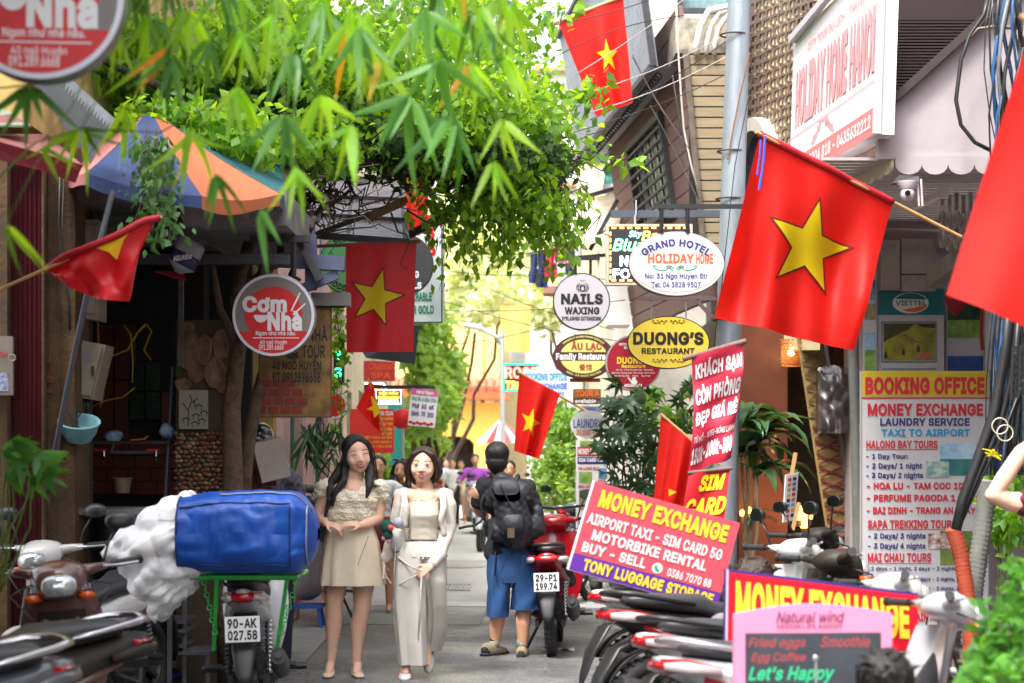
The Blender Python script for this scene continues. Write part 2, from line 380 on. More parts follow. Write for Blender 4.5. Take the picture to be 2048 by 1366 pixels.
# ---- left eatery: yellow pillar, maroon shutter, dark room
L1=thing('eatery_building','open-fronted dark eatery with yellow peeling pillar and maroon shutter on the left','building',(-2.9,11.6,0))
m=MB();n=26;MS=mat('maroon_metal',c(84,20,32),.35,.3,var=.2,scale=2,dirt=.3);Ys=11.5;xs0,xs1=-3.4,P(86,0,Ys).x
for i in range(n):
    x0=xs0+(xs1 - xs0)*i/n;x1=x0+(xs1 - xs0)/n;m.bbox(x0,x0+(x1 - x0)*.6,Ys - .015,Ys+.02,0,3.3)
m.bbox(xs0,xs1,Ys,Ys+.03,0,3.3);m.build('roller_shutter',MS,L1)
m=MB();m.bbox(-3.6,P(18,0,11.4).x,11.36,11.44,0,3.4);m.bbox(xs1,xs1+.015,Ys - .04,Ys+.02,0,3.3);m.build('door_frame',BR,L1)
xp0,xp1=P(88,0,11.6).x,P(150,0,11.6).x;m=MB()
def pil(u,v):
    x=xp0+(xp1 - xp0)*u+(.02*math.sin(9*v) if u < .1 else 0);return Vector((x,11.6+.02*noise.noise((u*3,v*9,1)),3.3*v))
m.grid(pil,8,80);m.bbox(xp0,xp1,11.63,12.0,0,3.3);m.build('pillar',BR,L1)
BK=mat('bare_brick',c(110,66,44),.85,var=.4,scale=14,bump=.7,dirt=.4)
for k in range(9):
    mm=MB();z=1.85+k*.056;mm.box((xp0+.012+.006*math.sin(k*2.2),11.6,z),(.055+.03*math.sin(k*.6+1),.03,.048));mm.build('brick',BK,L1)
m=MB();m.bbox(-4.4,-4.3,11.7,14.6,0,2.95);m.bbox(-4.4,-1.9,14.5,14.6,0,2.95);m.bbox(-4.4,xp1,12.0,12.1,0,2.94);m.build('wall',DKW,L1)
m=MB();m.bbox(-4.6,-2.0,11.7,17.0,2.95,3.1);m.build('ceiling',mat('old_concrete',c(92,90,88),.85,var=.3,scale=4,bump=.4,dirt=.5),L1)
m=MB();m.bbox(-4.6,-1.75,14.6,14.8,0,3.0);m.bbox(-4.6,-2.75,15,17,3.1,8.6);m.bbox(-4.6,-2.75,11.3,15,3.35,8.5);m.build('upper_wall',mat('upper_plaster',c(188,160,96),.8,var=.25,scale=3,bump=.3,dirt=.5),L1)
L0=thing('shade_house','unseen plastered house wall and overhead slab added on the left for shade','building',(-3.2,3,0));m=MB();m.bbox(-6,-2.85,.5,8.6,0,8.0);m.bbox(-2.84,-1.2,2.0,7.4,3.75,3.9);m.build('wall',BR,L0)  # out of view: house and overhead slab added to shade the left bikes
L0=thing('shade_house','unseen plain house wall added on the right to cut side light','building',(3.6,3,0));m=MB();m.bbox(3.3,7,.5,11,0,7.0);m.build('wall',mat('grey_render',c(120,116,110),.85,var=.2,dirt=.4),L0)  # out of view: house added to cut the side light
# concrete canopy over the opening
m=MB();a=P(380,408,12.2);bb=P(592,470,12.2);m.bbox(a.x+.04,bb.x,11.7,13.4,bb.z,a.z+.02);m.bbox(a.x - .8,a.x+.03,12.3,13.4,bb.z+.06,a.z+.1);m.build('canopy',mat('canopy_concrete',c(112,110,112),.8,var=.25,scale=6,bump=.5,dirt=.5),L1)
m=MB();m.bbox(-2.6,-1.35,12.02,12.1,2.62,2.68);m.bbox(-2.02,-1.99,12.05,12.08,2.0,2.62);m.build('canopy_frame',DARK,L1)
# back wall tiles
TR_=mat('tile_red',c(104,42,34),.35,var=.2,scale=6,dirt=.4);TG_=mat('tile_green',c(40,62,48),.3,var=.5,scale=40);TB_=mat('tile_brown',c(88,40,32),.5,var=.2,dirt=.4)
def tile(x0,y0,x1,y1,Y,mt):
    a,b_=P(x0+1,y0+1,Y),P(x1 - 1,y1 - 1,Y);m=MB();m.bbox(a.x,b_.x,Y - .015,Y,b_.z,a.z);return m.build('tile',mt,L1)
for x in range(170,345,44):
    for j,y in enumerate(range(885,965,26)): tile(x+(j % 2)*12,y,x+44+(j % 2)*12,y+26,14.2,TR_)
for (x0,y0,x1,y1,mt) in [(190,648,228,760,TB_),(229,648,272,760,TB_),(190,761,228,880,TB_),(229,761,258,880,TB_),(259,724,290,782,TG_),(291,724,322,782,TG_),(259,784,290,840,TG_),(291,784,322,840,TG_),(323,784,345,880,TR_)]: tile(x0,y0,x1,y1,14.2,mt)
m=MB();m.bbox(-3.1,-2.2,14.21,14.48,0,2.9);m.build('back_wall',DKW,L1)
# ---- left upper awnings
def sheet(name,pts,th,mts,parent=None,smooth=False):
    m=MB();pts=[Vector(p) for p in pts];n_=(pts[1] - pts[0]).cross(pts[2] - pts[0]).normalized()*th;m.prism(pts,n_);return m.build(name,mts,parent,smooth)
CAN=lambda nme,col: mat(nme,col,.75,var=.1,scale=5,bump=.15,bscale=60,trans=.12,dirt=.25)
t=thing('striped_awning','pink and maroon canvas awning edge at the far left below the round sign','awning',P(40,320,9.3))
sheet('panel',[P(-60,205,9.9),P(20,222,9.9),P(62,250,9.2),P(-60,250,9.2)],.01,CAN('canvas_mint',c(178,204,172)),t)
sheet('panel',[P(-80,268,9.6),P(95,268,9.8),P(165,330,9.0),P(60,300,8.9),P(-80,268,8.9)],.01,CAN('canvas_pink',c(190,120,118)),t)
sheet('panel',[P(-60,238,9.5),P(20,228,9.5),P(62,248,9.3),P(-60,252,9.2)],.01,MATS['canvas_pink'],t)
sheet('valance',[P(-80,262,8.85),P(165,330,8.9),P(150,366,8.92),P(95,345,8.9),P(-80,300,8.85)],.012,CAN('canvas_maroon',c(140,36,52)),t)
t=thing('sawtooth_roof','grey corrugated roof sheet with a white sawtooth metal edge under the bamboo','roof sheet',P(150,200,10))
m=MB()
for i in range(16):
    u0,u1=i/16,(i+1)/16
    A=[P(60,160,9.4).lerp(P(180,330,9.4),u) for u in (u0,(u0+u1)/2,u1)];B=[P(135,150,11).lerp(P(225,250,11),u) for u in (u0,(u0+u1)/2,u1)]
    A[1].z += .02;B[1].z += .02;m.quad(A[0],A[1],B[1],B[0]);m.quad(A[1],A[2],B[2],B[1])
m.build('sheet',mat('grey_sheet',c(105,106,112),.6,.2,var=.2,dirt=.5),t)
m=MB()
for i in range(15):
    a=P(132,165,9.35).lerp(P(225,250,9.35),i/15);e=P(132,165,9.35).lerp(P(225,250,9.35),(i+1)/15);q=(a+e)/2+Vector((-.012,0,-.03));up=Vector((.01,0,.03));m.prism([a+up,e+up,e,q,a],(0,.004,0))
m.build('tooth_trim',mat('tin_trim',c(190,200,205),.4,.5,var=.2),t)
t=thing('patio_parasol','large square parasol with blue, orange and teal canvas panels over the eatery','parasol',P(330,430,11.2))
apx=P(300,215,12.2)
def panel(pa,pb,mt,val=26,sag=.05):
    m=MB()
    def f(u,v):
        e=pa.lerp(pb,u);p=apx.lerp(e,v);p.z -= sag*math.sin(math.pi*v)*.6+.012*math.sin(math.pi*u)*v*3;return p
    m.grid(f,8,10);m.build('canopy_panel',mt,t,smooth=2)
    m=MB()
    def g(u,v): e=pa.lerp(pb,u);e.z -= .03*math.sin(math.pi*u);return e+Vector((0,-.003*v,-v*val*11/FPX - .012*math.sin(6*u)*v))
    m.grid(g,8,2);m.build('valance',mt,t,smooth=2)
BLU=CAN('canvas_blue',c(40,60,106));ORA=CAN('canvas_orange',c(176,92,56));TEA=CAN('canvas_teal',c(16,82,92));PNK2=MATS['canvas_pink']
panel(P(120,335,11.9),P(172,345,11.0),PNK2);panel(P(172,345,11.0),P(404,392,10.7),BLU);panel(P(404,392,10.7),P(560,388,11.2),ORA);panel(P(560,388,11.2),P(578,370,12.4),TEA)
panel(P(578,370,12.4),P(560,330,13.4),TEA);panel(P(560,330,13.4),P(200,280,13.2),TEA);panel(P(200,280,13.2),P(120,335,11.9),PNK2)
m=MB();m.cyl(apx,(apx.x,apx.y,apx.z - .35),.02,n=10);m.beam((apx.x,apx.y,apx.z - .34),(apx.x - .1,14.6,apx.z - .34),.04);m.build('arm',DARK,t)
m=MB();m.tube([apx+Vector((0,0,-.05)),P(404,398,10.72)],.007);m.tube([apx+Vector((0,0,-.05)),P(172,350,11.02)],.007);m.tube([apx+Vector((0,0,-.05)),P(560,392,11.22)],.007);m.build('rib',DARK,t)

# ---- left row further back
def facade(name,label,X,y0,y1,h,mt,openings,X2=None,depth=3,frame=None,glassm=None,kind='building',group=None):
    """building along the left (X<0) or right row, its street face a thin wall with real window and door openings"""
    X2=X if X2 is None else X2;sgn=-1 if X < 0 else 1
    t=thing(name,label,'building',((X+X2)/2,y0,0),group)
    ys=sorted({y0,y1} | {o[0] for o in openings} | {o[1] for o in openings});zs=sorted({0,h} | {o[2] for o in openings} | {o[3] for o in openings})
    xat=lambda y: X+(X2 - X)*(y - y0)/(y1 - y0);m=MB();th=.22
    for ya,yb in zip(ys,ys[1:]):
        for za,zb in zip(zs,zs[1:]):
            if any(o[0] <= ya and yb <= o[1] and o[2] <= za and zb <= o[3] for o in openings): continue
            a,b_=xat(ya),xat(yb);m.add([(a,ya,za),(b_,yb,za),(b_,yb,zb),(a,ya,zb),(a+sgn*th,ya,za),(b_+sgn*th,yb,za),(b_+sgn*th,yb,zb),(a+sgn*th,ya,zb)],[(0,1,2,3),(7,6,5,4),(0,3,7,4),(1,5,6,2),(3,2,6,7),(0,4,5,1)])
    m.bbox(xat(y0)+sgn*th,xat(y0)+sgn*depth,y0,y0+.15,0,h);m.bbox(xat(y1)+sgn*th,xat(y1)+sgn*depth,y1 - .15,y1,0,h);m.bbox(xat(y0),xat(y0)+sgn*depth,y0,y1,h,h+.2);m.bbox(xat(y0)+sgn*depth,xat(y0)+sgn*(depth+.1),y0,y1,0,h)
    m.build('wall',mt,t)
    for o in openings:
        xa=xat((o[0]+o[1])/2)+sgn*.12;f=MB();k=.05
        f.bbox(xa - .03,xa+.03,o[0],o[0]+k,o[2],o[3]);f.bbox(xa - .03,xa+.03,o[1] - k,o[1],o[2],o[3]);f.bbox(xa - .03,xa+.03,o[0]+k,o[1] - k,o[3] - k,o[3]);f.bbox(xa - .03,xa+.03,o[0]+k,o[1] - k,o[2],o[2]+k);f.bbox(xa - .025,xa+.025,(o[0]+o[1])/2 - .02,(o[0]+o[1])/2+.02,o[2]+k,o[3] - k)
        fo=f.build('window' if o[2] > .5 else 'door',frame or WHITE,t);g=MB();g.bbox(xa - .006,xa+.006,o[0]+k,o[1] - k,o[2]+k,o[3] - k);g.build('pane',glassm or GLS,fo)
    return t
GLS=mat('window_glass',(.03,.04,.045),.08,spec=.8)
PALE=mat('plaster_pale',c(206,200,188),.8,var=.1,scale=2,bump=.2,dirt=.35);PINK=mat('plaster_pink',c(206,168,164),.8,var=.1,scale=2,dirt=.25);GREN=mat('door_teal',c(90,140,138),.4,var=.1);CREAM=mat('plaster_cream',c(226,214,186),.8,var=.1,scale=2,dirt=.25)
YEL=mat('plaster_sun_yellow',c(244,216,140),.8,var=.1,scale=1.3,dirt=.15);OCH=mat('plaster_ochre',c(232,206,156),.8,var=.12,scale=1.5,dirt=.2)
facade('shophouse','pale shophouse with pink ground floor and teal door behind the girls',-2.0,17.4,24,6.2,PINK,[(18.0,19.2,0,2.3),(20.5,22,.9,2.2),(18.4,19.6,3.4,4.9),(21,22.2,3.4,4.9)],-2.05,frame=GREN)
facade('shophouse','cream shophouse on the left behind the shampoo sign',-2.05,24.2,33,7,CREAM,[(25,26.2,0,2.3),(28,29.4,0,2.4),(26,27,3.4,5),(29.5,30.7,3.4,5)],-2.3,frame=GREN)
facade('shophouse','pale green shophouse far down the left side of the alley',-2.3,33.2,44,8,mat('plaster_green',c(176,200,170),.8,var=.1,dirt=.2),[(34,35.5,0,2.5),(38,39.4,0,2.4),(36,37.5,3.6,5.2),(40,41.5,3.6,5.2)],-2.7)
facade('shophouse','beige shophouse with shop windows behind the right-hand flags',1.72,26.2,34,6.4,PALE,[(27,28.2,0,2.3),(30,31.5,0,2.4),(28,29.2,3.2,4.7),(31,32,3.2,4.7)],1.6)
facade('shophouse','tall cream shophouse on the right far down the alley',1.6,34.2,46,11,CREAM,[(35,36.5,0,2.5),(39,40.4,0,2.4),(36,37.5,3.6,5.2),(41,42.5,3.6,5.2),(36,37.5,7,8.6),(41,42.5,7,8.6)],1.5)
# ---- yellow house closing the alley, haze put into its paler colours
yh=thing('yellow_house','bright yellow house with an arched entrance closing the end of the alley','building',(-1.9,60,0));Yh=60
def arch_wall(x0,x1,z0,z1,ax0,ax1,az,Y,th):
    m=MB();n=14;cx_=(ax0+ax1)/2;r=(ax1 - ax0)/2;arc=[(cx_ - r*math.cos(math.pi*i/n),az+.45*r*math.sin(math.pi*i/n)) for i in range(n+1)]
    m.bbox(x0,ax0,Y,Y+th,z0,z1);m.bbox(ax1,x1,Y,Y+th,z0,z1)
    for (a,za),(b_,zb) in zip(arc,arc[1:]): m.prism([(a,Y,za),(b_,Y,zb),(b_,Y,z1),(a,Y,z1)],(0,th,0))
    return m
A=P(868,0,60).x;B=P(948,0,60).x
arch_wall(-4.6,P(1000,0,60).x,0,P(0,805,60).z,A,B,1.45+(915 - 890)*60/FPX,60,.3).build('wall',mat('house_yellow',c(252,204,96),.7,var=.06,dirt=.1),yh)
m=MB();zc=P(0,800,60).z;m.bbox(-4.6,-.1,59.2,60.4,zc,zc+.22);m.build('cornice',mat('cornice_red',c(214,92,50),.7,var=.2),yh)
m=MB();m.bbox(-4.2,-.4,60.6,62,zc+.2,8.9);m.bbox(-3.0,-2.7,60.45,60.6,zc+.2,8.6);m.bbox(-1.2,-.9,60.45,60.6,zc+.2,8.9);m.build('upper_wall',YEL,yh)
for i in range(16):
    m=MB();m.cyl((-4.0+i*.24,59.3,zc+.30),(-4.0+i*.24,60.55,zc+.62),.115,n=8);m.build('roof_tile',mat('roof_tile',c(170,110,84),.8,var=.2),yh)
m=MB();m.bbox(A - .2,B+.2,61.5,61.6,0,3);m.bbox(A - .3,A - .2,60.3,61.6,0,3.2);m.bbox(B+.2,B+.3,60.3,61.6,0,3.2);m.build('entrance_room',mat('room_brown',c(70,58,48),.8,var=.3),yh)
for x in (-3.5,-2.2):
    m=MB();m.bbox(x - .35,x+.35,60.5,60.6,5.2,7.0);w_=m.build('window',mat('shutter_olive',c(150,140,80),.7),yh)
# white and grey buildings far behind, pale colours in place of haze
def block(label,x0,x1,Y,h,mt,cols,rows,name='apartment_building',z0=0,wm=None):
    t=thing(name,label,'building',((x0+x1)/2,Y,0));m=MB();m.bbox(x0,x1,Y,Y+6,z0,h);m.build('wall',mt,t)
    for i in range(cols):
        for j in range(rows):
            cx_=x0+(x1 - x0)*(i+.5)/cols;cz=h - 1.6 - j*3.0;f=MB()
            for (dx,dz,sx,sz) in ((-.5,0,.08,1.5),(.5,0,.08,1.5),(0,.72,.92,.08),(0,-.72,.92,.08),(0,0,.06,1.36)): f.box((cx_+dx,Y - .03,cz+dz),(sx,.1,sz))
            fo=f.build('window',WHITE,t);g=MB();g.box((cx_,Y - .01,cz),(.9,.03,1.36));g.build('pane',wm or GLS,fo)
            g=MB();g.box((cx_,Y - .12,cz - .85),(1.3,.24,.08));g.build('sill',mat('sill_brown',c(190,140,120),.8),t)
    return t
PW=mat('plaster_bright',c(236,232,226),.8,var=.05,scale=1,dirt=.12)
GW=mat('pale_pane',c(176,190,188),.3,var=.2,scale=2)
block('tall white apartment block behind the upper flag',.45,3.4,52,17.0,PW,2,4,wm=GW)
block('narrow white tower block just beyond the upper flag',2.0,3.4,38,14,PW,1,1,z0=0,wm=GW)
block('tall pale block beyond the tree on the left',-7.6,-4.8,60,16,PW,4,3,wm=GW)
block('pale ochre block rising behind the yellow house',-4.4,-.6,66,14.5,OCH,3,2,wm=GW)
block('light building between the yellow house and the white block',-.5,1.4,64,9.5,mat('plaster_sand',c(226,206,160),.8,var=.1),1,2,wm=GW)

# ============================================================ RIGHT ROW
# plank-clad bar upstairs
R1=thing('timber_clad_house','brown timber-clad house with a slatted window and grey metal balcony on the right','building',(2.2,20,0))
Y0,Y1=19.0,24.6
def fwall(px0,py,Yx): return P(px0,py,Yx)
X0b=P(1455,0,Y0).x - .06;X1b=P(1270,0,Y1).x
def lean(z): return -.14*(z - 3)          # the upper storey leans out over the alley
def sw(y,z,o=0): # street wall surface
    k=(y - Y0)/(Y1 - Y0);return Vector((X0b+(X1b - X0b)*k+lean(z) - o,y,z))
PLK=mat('plank_brown',c(122,98,90),.7,var=.14,scale=7,bump=.3,aniso=(1,1,6),dirt=.15)
zlo,zhi=3.0,5.6
wy0,wy1,wz0,wz1=20.6,22.9,4.05,5.0      # window hole
k=0;z=zlo
while z < zhi:
    z2=z+.185
    spans=[(Y0,Y1)] if (z2 < wz0 or z > wz1) else [(Y0,wy0),(wy1,Y1)]
    for a,b_ in spans:
        cuts=[a]+([a+(b_ - a)*rnd.uniform(.35,.65)] if b_ - a > 3 else [])+[b_]
        for p,q in zip(cuts,cuts[1:]):
            m=MB();f=[sw(p+.006,z+.004,.02),sw(q - .006,z+.004,.02),sw(q - .006,z2 - .008,.02),sw(p+.006,z2 - .008,.02)]
            g=[x+Vector((.04,0,0)) for x in f];m.add(f+g,[(3,2,1,0),(4,5,6,7),(0,1,5,4),(1,2,6,5),(2,3,7,6),(3,0,4,7)]);m.build('plank',PLK,R1)
    z=z2
m=MB();f=[sw(Y0,0,0),sw(Y1,0,0)]
m.add([sw(Y0,zlo)+Vector((.03,0,0)),sw(Y1,zlo)+Vector((.03,0,0)),sw(Y1,wz0)+Vector((.03,0,0)),sw(Y0,wz0)+Vector((.03,0,0))],[(0,1,2,3)])
m.add([sw(Y0,wz1)+Vector((.03,0,0)),sw(Y1,wz1)+Vector((.03,0,0)),sw(Y1,zhi)+Vector((.03,0,0)),sw(Y0,zhi)+Vector((.03,0,0))],[(0,1,2,3)])
m.bbox(X0b+.4,X0b+3.2,Y0+.3,Y1,3.0,6.9);m.bbox(X0b+.25,X0b+3.2,Y0+.3,Y1,0,3.0);m.build('wall',mat('grey_render',c(120,116,110),.85,var=.2,dirt=.4),R1)
wf=MB();STL=mat('window_steel',c(66,68,72),.5,.4,var=.2)
for (a,b_) in (((wy0,wz0),(wy1,wz0)),((wy0,wz1),(wy1,wz1)),((wy0,wz0),(wy0,wz1)),((wy1,wz0),(wy1,wz1))): wf.beam(sw(*a,.05),sw(*b_,.05),.05,.08)
wfo=wf.build('window',STL,R1)
for i in range(1,8):
    zz=wz0+(wz1 - wz0)*i/8;m=MB();m.beam(sw(wy0,zz,.07),sw(wy1,zz,.07),.025,.03);m.build('slat',STL,wfo)
for i in range(1,5):
    yy=wy0+(wy1 - wy0)*i/5;m=MB();m.beam(sw(yy,wz0,.04),sw(yy,wz1,.04),.02,.05);m.build('mullion',STL,wfo)
m=MB();m.add([sw(wy0,wz0,-.02),sw(wy1,wz0,-.02),sw(wy1,wz1,-.02),sw(wy0,wz1,-.02)],[(0,1,2,3)]);m.build('pane',mat('bright_pane',c(170,184,184),.1,var=.5,scale=3),wfo)
for i,(a,q) in enumerate(((0,1),)):
    S_=Flat(sw(20.3,3.75,.05),sw(19.15,3.75,.05),sw(19.15,3.45,.05),sw(20.3,3.45,.05));lettering(R1,mat('gold_letters',c(200,160,70),.35,.6),lambda m: text(m,S_,'ROYAL DUONG',0,0,1,1,.02,.02),name='gold_lettering')
# grey ribbed balcony cladding above the window
GB=mat('ribbed_metal',c(150,158,168),.45,.3,var=.08,scale=4,dirt=.2);m=MB();nb=46
zb0,zb1=5.25,6.9;
for i in range(nb):
    ya=Y0+.35+(Y1+1.2 - Y0 - .35)*i/nb;yb=ya+(Y1+1.2 - Y0 - .35)/nb*.55;k0=.26
    m.add([sw(ya,zb0,k0),sw(yb,zb0,k0),sw(yb,zb1,k0),sw(ya,zb1,k0),sw(ya,zb0,k0 - .03),sw(yb,zb0,k0 - .03),sw(yb,zb1,k0 - .03),sw(ya,zb1,k0 - .03)],[(3,2,1,0),(0,3,7,4),(1,5,6,2),(0,4,5,1)])
m.add([sw(Y0+.35,zb0,.228),sw(Y1+1.2,zb0,.228),sw(Y1+1.2,zb1,.228),sw(Y0+.35,zb1,.228),sw(Y0+.35,zb0,-.1),sw(Y1+1.2,zb0,-.1)],[(3,2,1,0),(0,1,5,4)])
m.build('balcony_cladding',GB,R1)
m=MB();m.beam(sw(Y0+.3,zb0 - .02,.3),sw(Y1+1.2,zb0 - .02,.3),.07,.06);m.beam(sw(Y0+.3,zb1,.28),sw(Y1+1.2,zb1,.28),.06,.06);m.beam(sw(Y0+.32,zb0,.28),sw(Y0+.32,zb1+.6,.28),.06,.06);m.build('balcony_rail',DARK,R1)
for i in range(34):
    yy=Y0+.5+i*.165;p=sw(yy,zb0 - .07,.22);mm=MB();mm.torus(p,.035,.009,ax='y',n=10,m=5);mm.build('ring',DARK,R1)
# slatted timber shutter facing the camera
sh=thing('slatted_shutter','tall tapering shutter of weathered wooden slats beside the steel pole','shutter',P(1415,420,18.8))
WD=mat('slat_wood',c(146,122,90),.75,var=.25,scale=5,bump=.4,bscale=30,aniso=(.5,4,4),dirt=.35,col2=c(150,142,118))
N_=20
for i in range(N_):
    v0=i/N_;v1=(i+.87)/N_;y0,y1=110+420*v0,110+420*v1;xl=lambda v: 1378+36*v;xr=1456 - 3*v0;Yd=18.8
    m=MB();pts=[P(xl(v0),y0,Yd),P(xr,y0,Yd),P(xr,y1,Yd),P(xl(v1),y1,Yd)];m.prism(pts,(0,.03,0));o=m.build('slat',WD,sh)
m=MB();m.beam(P(1370,100,18.78),P(1410,535,18.78),.05,.06);m.beam(P(1458,100,18.78),P(1453,535,18.78),.04,.06);m.build('frame',mat('frame_timber',c(96,84,72),.7,var=.3),sh)
m=MB();m.bbox(P(1378,0,18.9).x,P(1450,0,18.9).x,18.87,18.9,P(0,530,18.9).z,P(0,112,18.9).z);m.build('backing',DKW,sh)
# mossy concrete beam and lagged pipes above it
t=thing('concrete_beam_end','stained mossy concrete beam end above the slatted shutter','concrete beam',P(1400,105,18.9))
m=MB();a=P(1350,38,19);b_=P(1462,108,19);m.bbox(a.x,b_.x,18.95,20.5,b_.z,a.z);m.build('beam',mat('mossy_concrete',c(176,168,150),.85,var=.45,scale=6,bump=.5,col2=c(84,82,76)),t)
tp=thing('lagged_pipes','three white wrapped air-conditioning pipes curving over the shutter','pipes',P(1410,105,18.7))
for (r0,x0) in ((34,1392),(22,1412),(12,1428)):
    m=MB();m.tube([P(x0,110,18.75),P(x0+2,85,18.75),P(x0+10,58 - r0*.2,18.75),P(x0+26,38 - r0*.5,18.75),P(1462,30 - r0*.5,18.75),P(1490,26 - r0*.4,18.8)],.034 if r0 > 30 else .024,n=10);m.build('pipe',mat('pipe_lagging',c(205,200,192),.7,var=.15,scale=20,bump=.5),tp,smooth=2)
# cream wall with brown metal fretwork
R2=thing('fretwork_house','cream house front covered with brown wavy fretwork behind the steel pole','building',P(1550,400,18.2));FR=mat('fret_brown',c(120,102,92),.5,.2,var=.15);CRW=mat('cream_wall',c(226,206,160),.8,var=.06,scale=3)
def fx(px,py,o=0): # oblique wall: right end nearer the camera
    k=(px - 1490)/(1640 - 1490);Y=19.4 - 3.2*k;return P(px,py,Y)+Vector((-o,-o*.1,0))
m=MB();m.quad(fx(1490,700),fx(1640,700),fx(1640,-60),fx(1490,-60));m.quad(fx(1640,300),fx(1640,300)+Vector((2,.2,0)),fx(1640,-60)+Vector((2,.2,0)),fx(1640,-60));m.build('wall',CRW,R2)
fr=random.Random(5);m=MB()
for ci in range(9):
    for rj in range(22):
        x=1500+ci*15.5+(rj % 2)*7;y=-30+rj*21 - ci*6;q=[(x,y),(x+2,y - 5),(x+11,y - 9),(x+13,y - 4),(x+5,y),(x+4,y+9),(x+9,y+13),(x+7,y+17),(x,y+12)]
        if x > 1628: continue
        a=[fx(u,v,.04) for u,v in q];m.prism(a,(.03,.004,0))
        m.prism([fx(x+9,y - 2,.035),fx(x+12,y - 2,.035),fx(x+12,y+14,.035),fx(x+9,y+14,.035)],(.03,.004,0))
stuff(m.build('fretwork',FR,R2))
# oval porthole window
m=MB();n=36;pts=[(math.cos(2*math.pi*i/n),math.sin(2*math.pi*i/n)) for i in range(n)]
for i in range(n):
    a,b_=pts[i],pts[(i+1) % n]
    q=lambda p,k,o: fx(1533+46*k*p[0],400+165*k*p[1],o)
    m.add([q(a,1,.14),q(b_,1,.14),q(b_,.84,.14),q(a,.84,.14),q(a,1,-.02),q(b_,1,-.02),q(b_,.84,-.02),q(a,.84,-.02)],[(0,1,2,3),(0,4,5,1),(3,2,6,7)])
po=m.build('porthole_frame',mat('pale_rim',c(190,186,176),.5,var=.1),R2)
m=MB();m.poly([fx(1533+40*a,400+140*b_,.05) for a,b_ in pts]);m.build('pane',mat('navy_glass',c(28,34,70),.15,var=.3),po)
# upper floor bits: green glazed balcony window at top
t=thing('upstairs_window','glazed window with pale curtain at the top beside the steel pole','window',P(1420,30,19.6));m=MB();m.beam(P(1360,-60,19.5),P(1360,40,19.5),.05);m.beam(P(1460,-60,19.5),P(1460,40,19.5),.05);m.beam(P(1360,22,19.5),P(1460,22,19.5),.05);m.build('frame',STL,t);m=MB();m.bbox(P(1362,0,19.55).x,P(1458,0,19.55).x,19.55,19.6,P(0,22,19.55).z,P(0,-60,19.55).z);m.build('pane',mat('blue_green_glass',c(120,150,160),.15,var=.5,scale=3),t)

# ground floor: brown doorway of the restaurant, lit inside
R3=thing('brown_doorway_house','dark brown open doorway with carved door and warm lamps beside the booking office','building',P(1600,900,17.5));BRN=mat('brown_door',c(96,50,30),.4,var=.25,scale=2,bump=.1);DBR=mat('deep_brown',c(46,28,20),.6,var=.3,dirt=.3)
m=MB();Yd=17.6;m.bbox(P(1478,0,Yd).x,P(1575,0,Yd).x,Yd,Yd+.06,.11,P(0,640,Yd).z);m.build('door',BRN,R3)
m=MB();m.bbox(P(1565,0,19).x,5.2,19.4,19.5,0,3.6);m.bbox(P(1478,0,Yd).x,5.2,Yd - .1,20,2.95,3.1);m.bbox(5.1,5.2,16.5,19.5,0,3.1);m.bbox(P(1478,0,Yd).x - .06,P(1478,0,Yd).x,Yd,19.5,0,3.0);m.build('room',DBR,R3)
m=MB();m.bbox(P(1660,0,18.4).x,P(1720,0,18.4).x,18.4,18.46,.11,2.9)
dpan=m.build('carved_door',mat('carved_wood',c(92,52,34),.5,var=.4,scale=12,bump=1,bscale=14),R3)
for i in range(5):
    m=MB();z=.3+i*.5;m.bbox(P(1665,0,18.4).x,P(1715,0,18.4).x,18.36,18.4,z,z+.4);m.build('door_panel',MATS['carved_wood'],dpan)
for i,(px,py) in enumerate(((1484,1026),(1502,1028),(1498,1020),(1598,1030),(1608,1046),(1618,1028))):
    t=thing('candle_lamp',['small warm lamp low behind the dracaena, leftmost','small warm lamp low behind the dracaena, just right of the first','tiny warm lamp above the pair behind the dracaena','warm amber light behind the fretted strip, left','warm amber light behind the fretted strip, lowest','warm amber light behind the fretted strip, right'][i],'lamp',P(px,py,17.4));m=MB();m.sphere(P(px,py,17.4),(.022,.022,.03) if i < 3 else (.035,.035,.09),10,8);m.build('flame',emat('amber_glow',(1,.36,.05),3),t);m=MB();p=P(px,py,17.4);m.cyl(p - Vector((0,0,.1)),p - Vector((0,0,.03)),.03,n=10);m.build('base',DBR,t)
for px,py in ((1496,1030),(1610,1040),(1580,705)):
    ld=bpy.data.lights.new('lamp_light','POINT');ld.energy=1.0;ld.color=(1,.55,.2);ld.shadow_soft_size=.08;lo=bpy.data.objects.new('lamp_light',ld);C.objects.link(lo);lo.location=P(px,py,17.3)
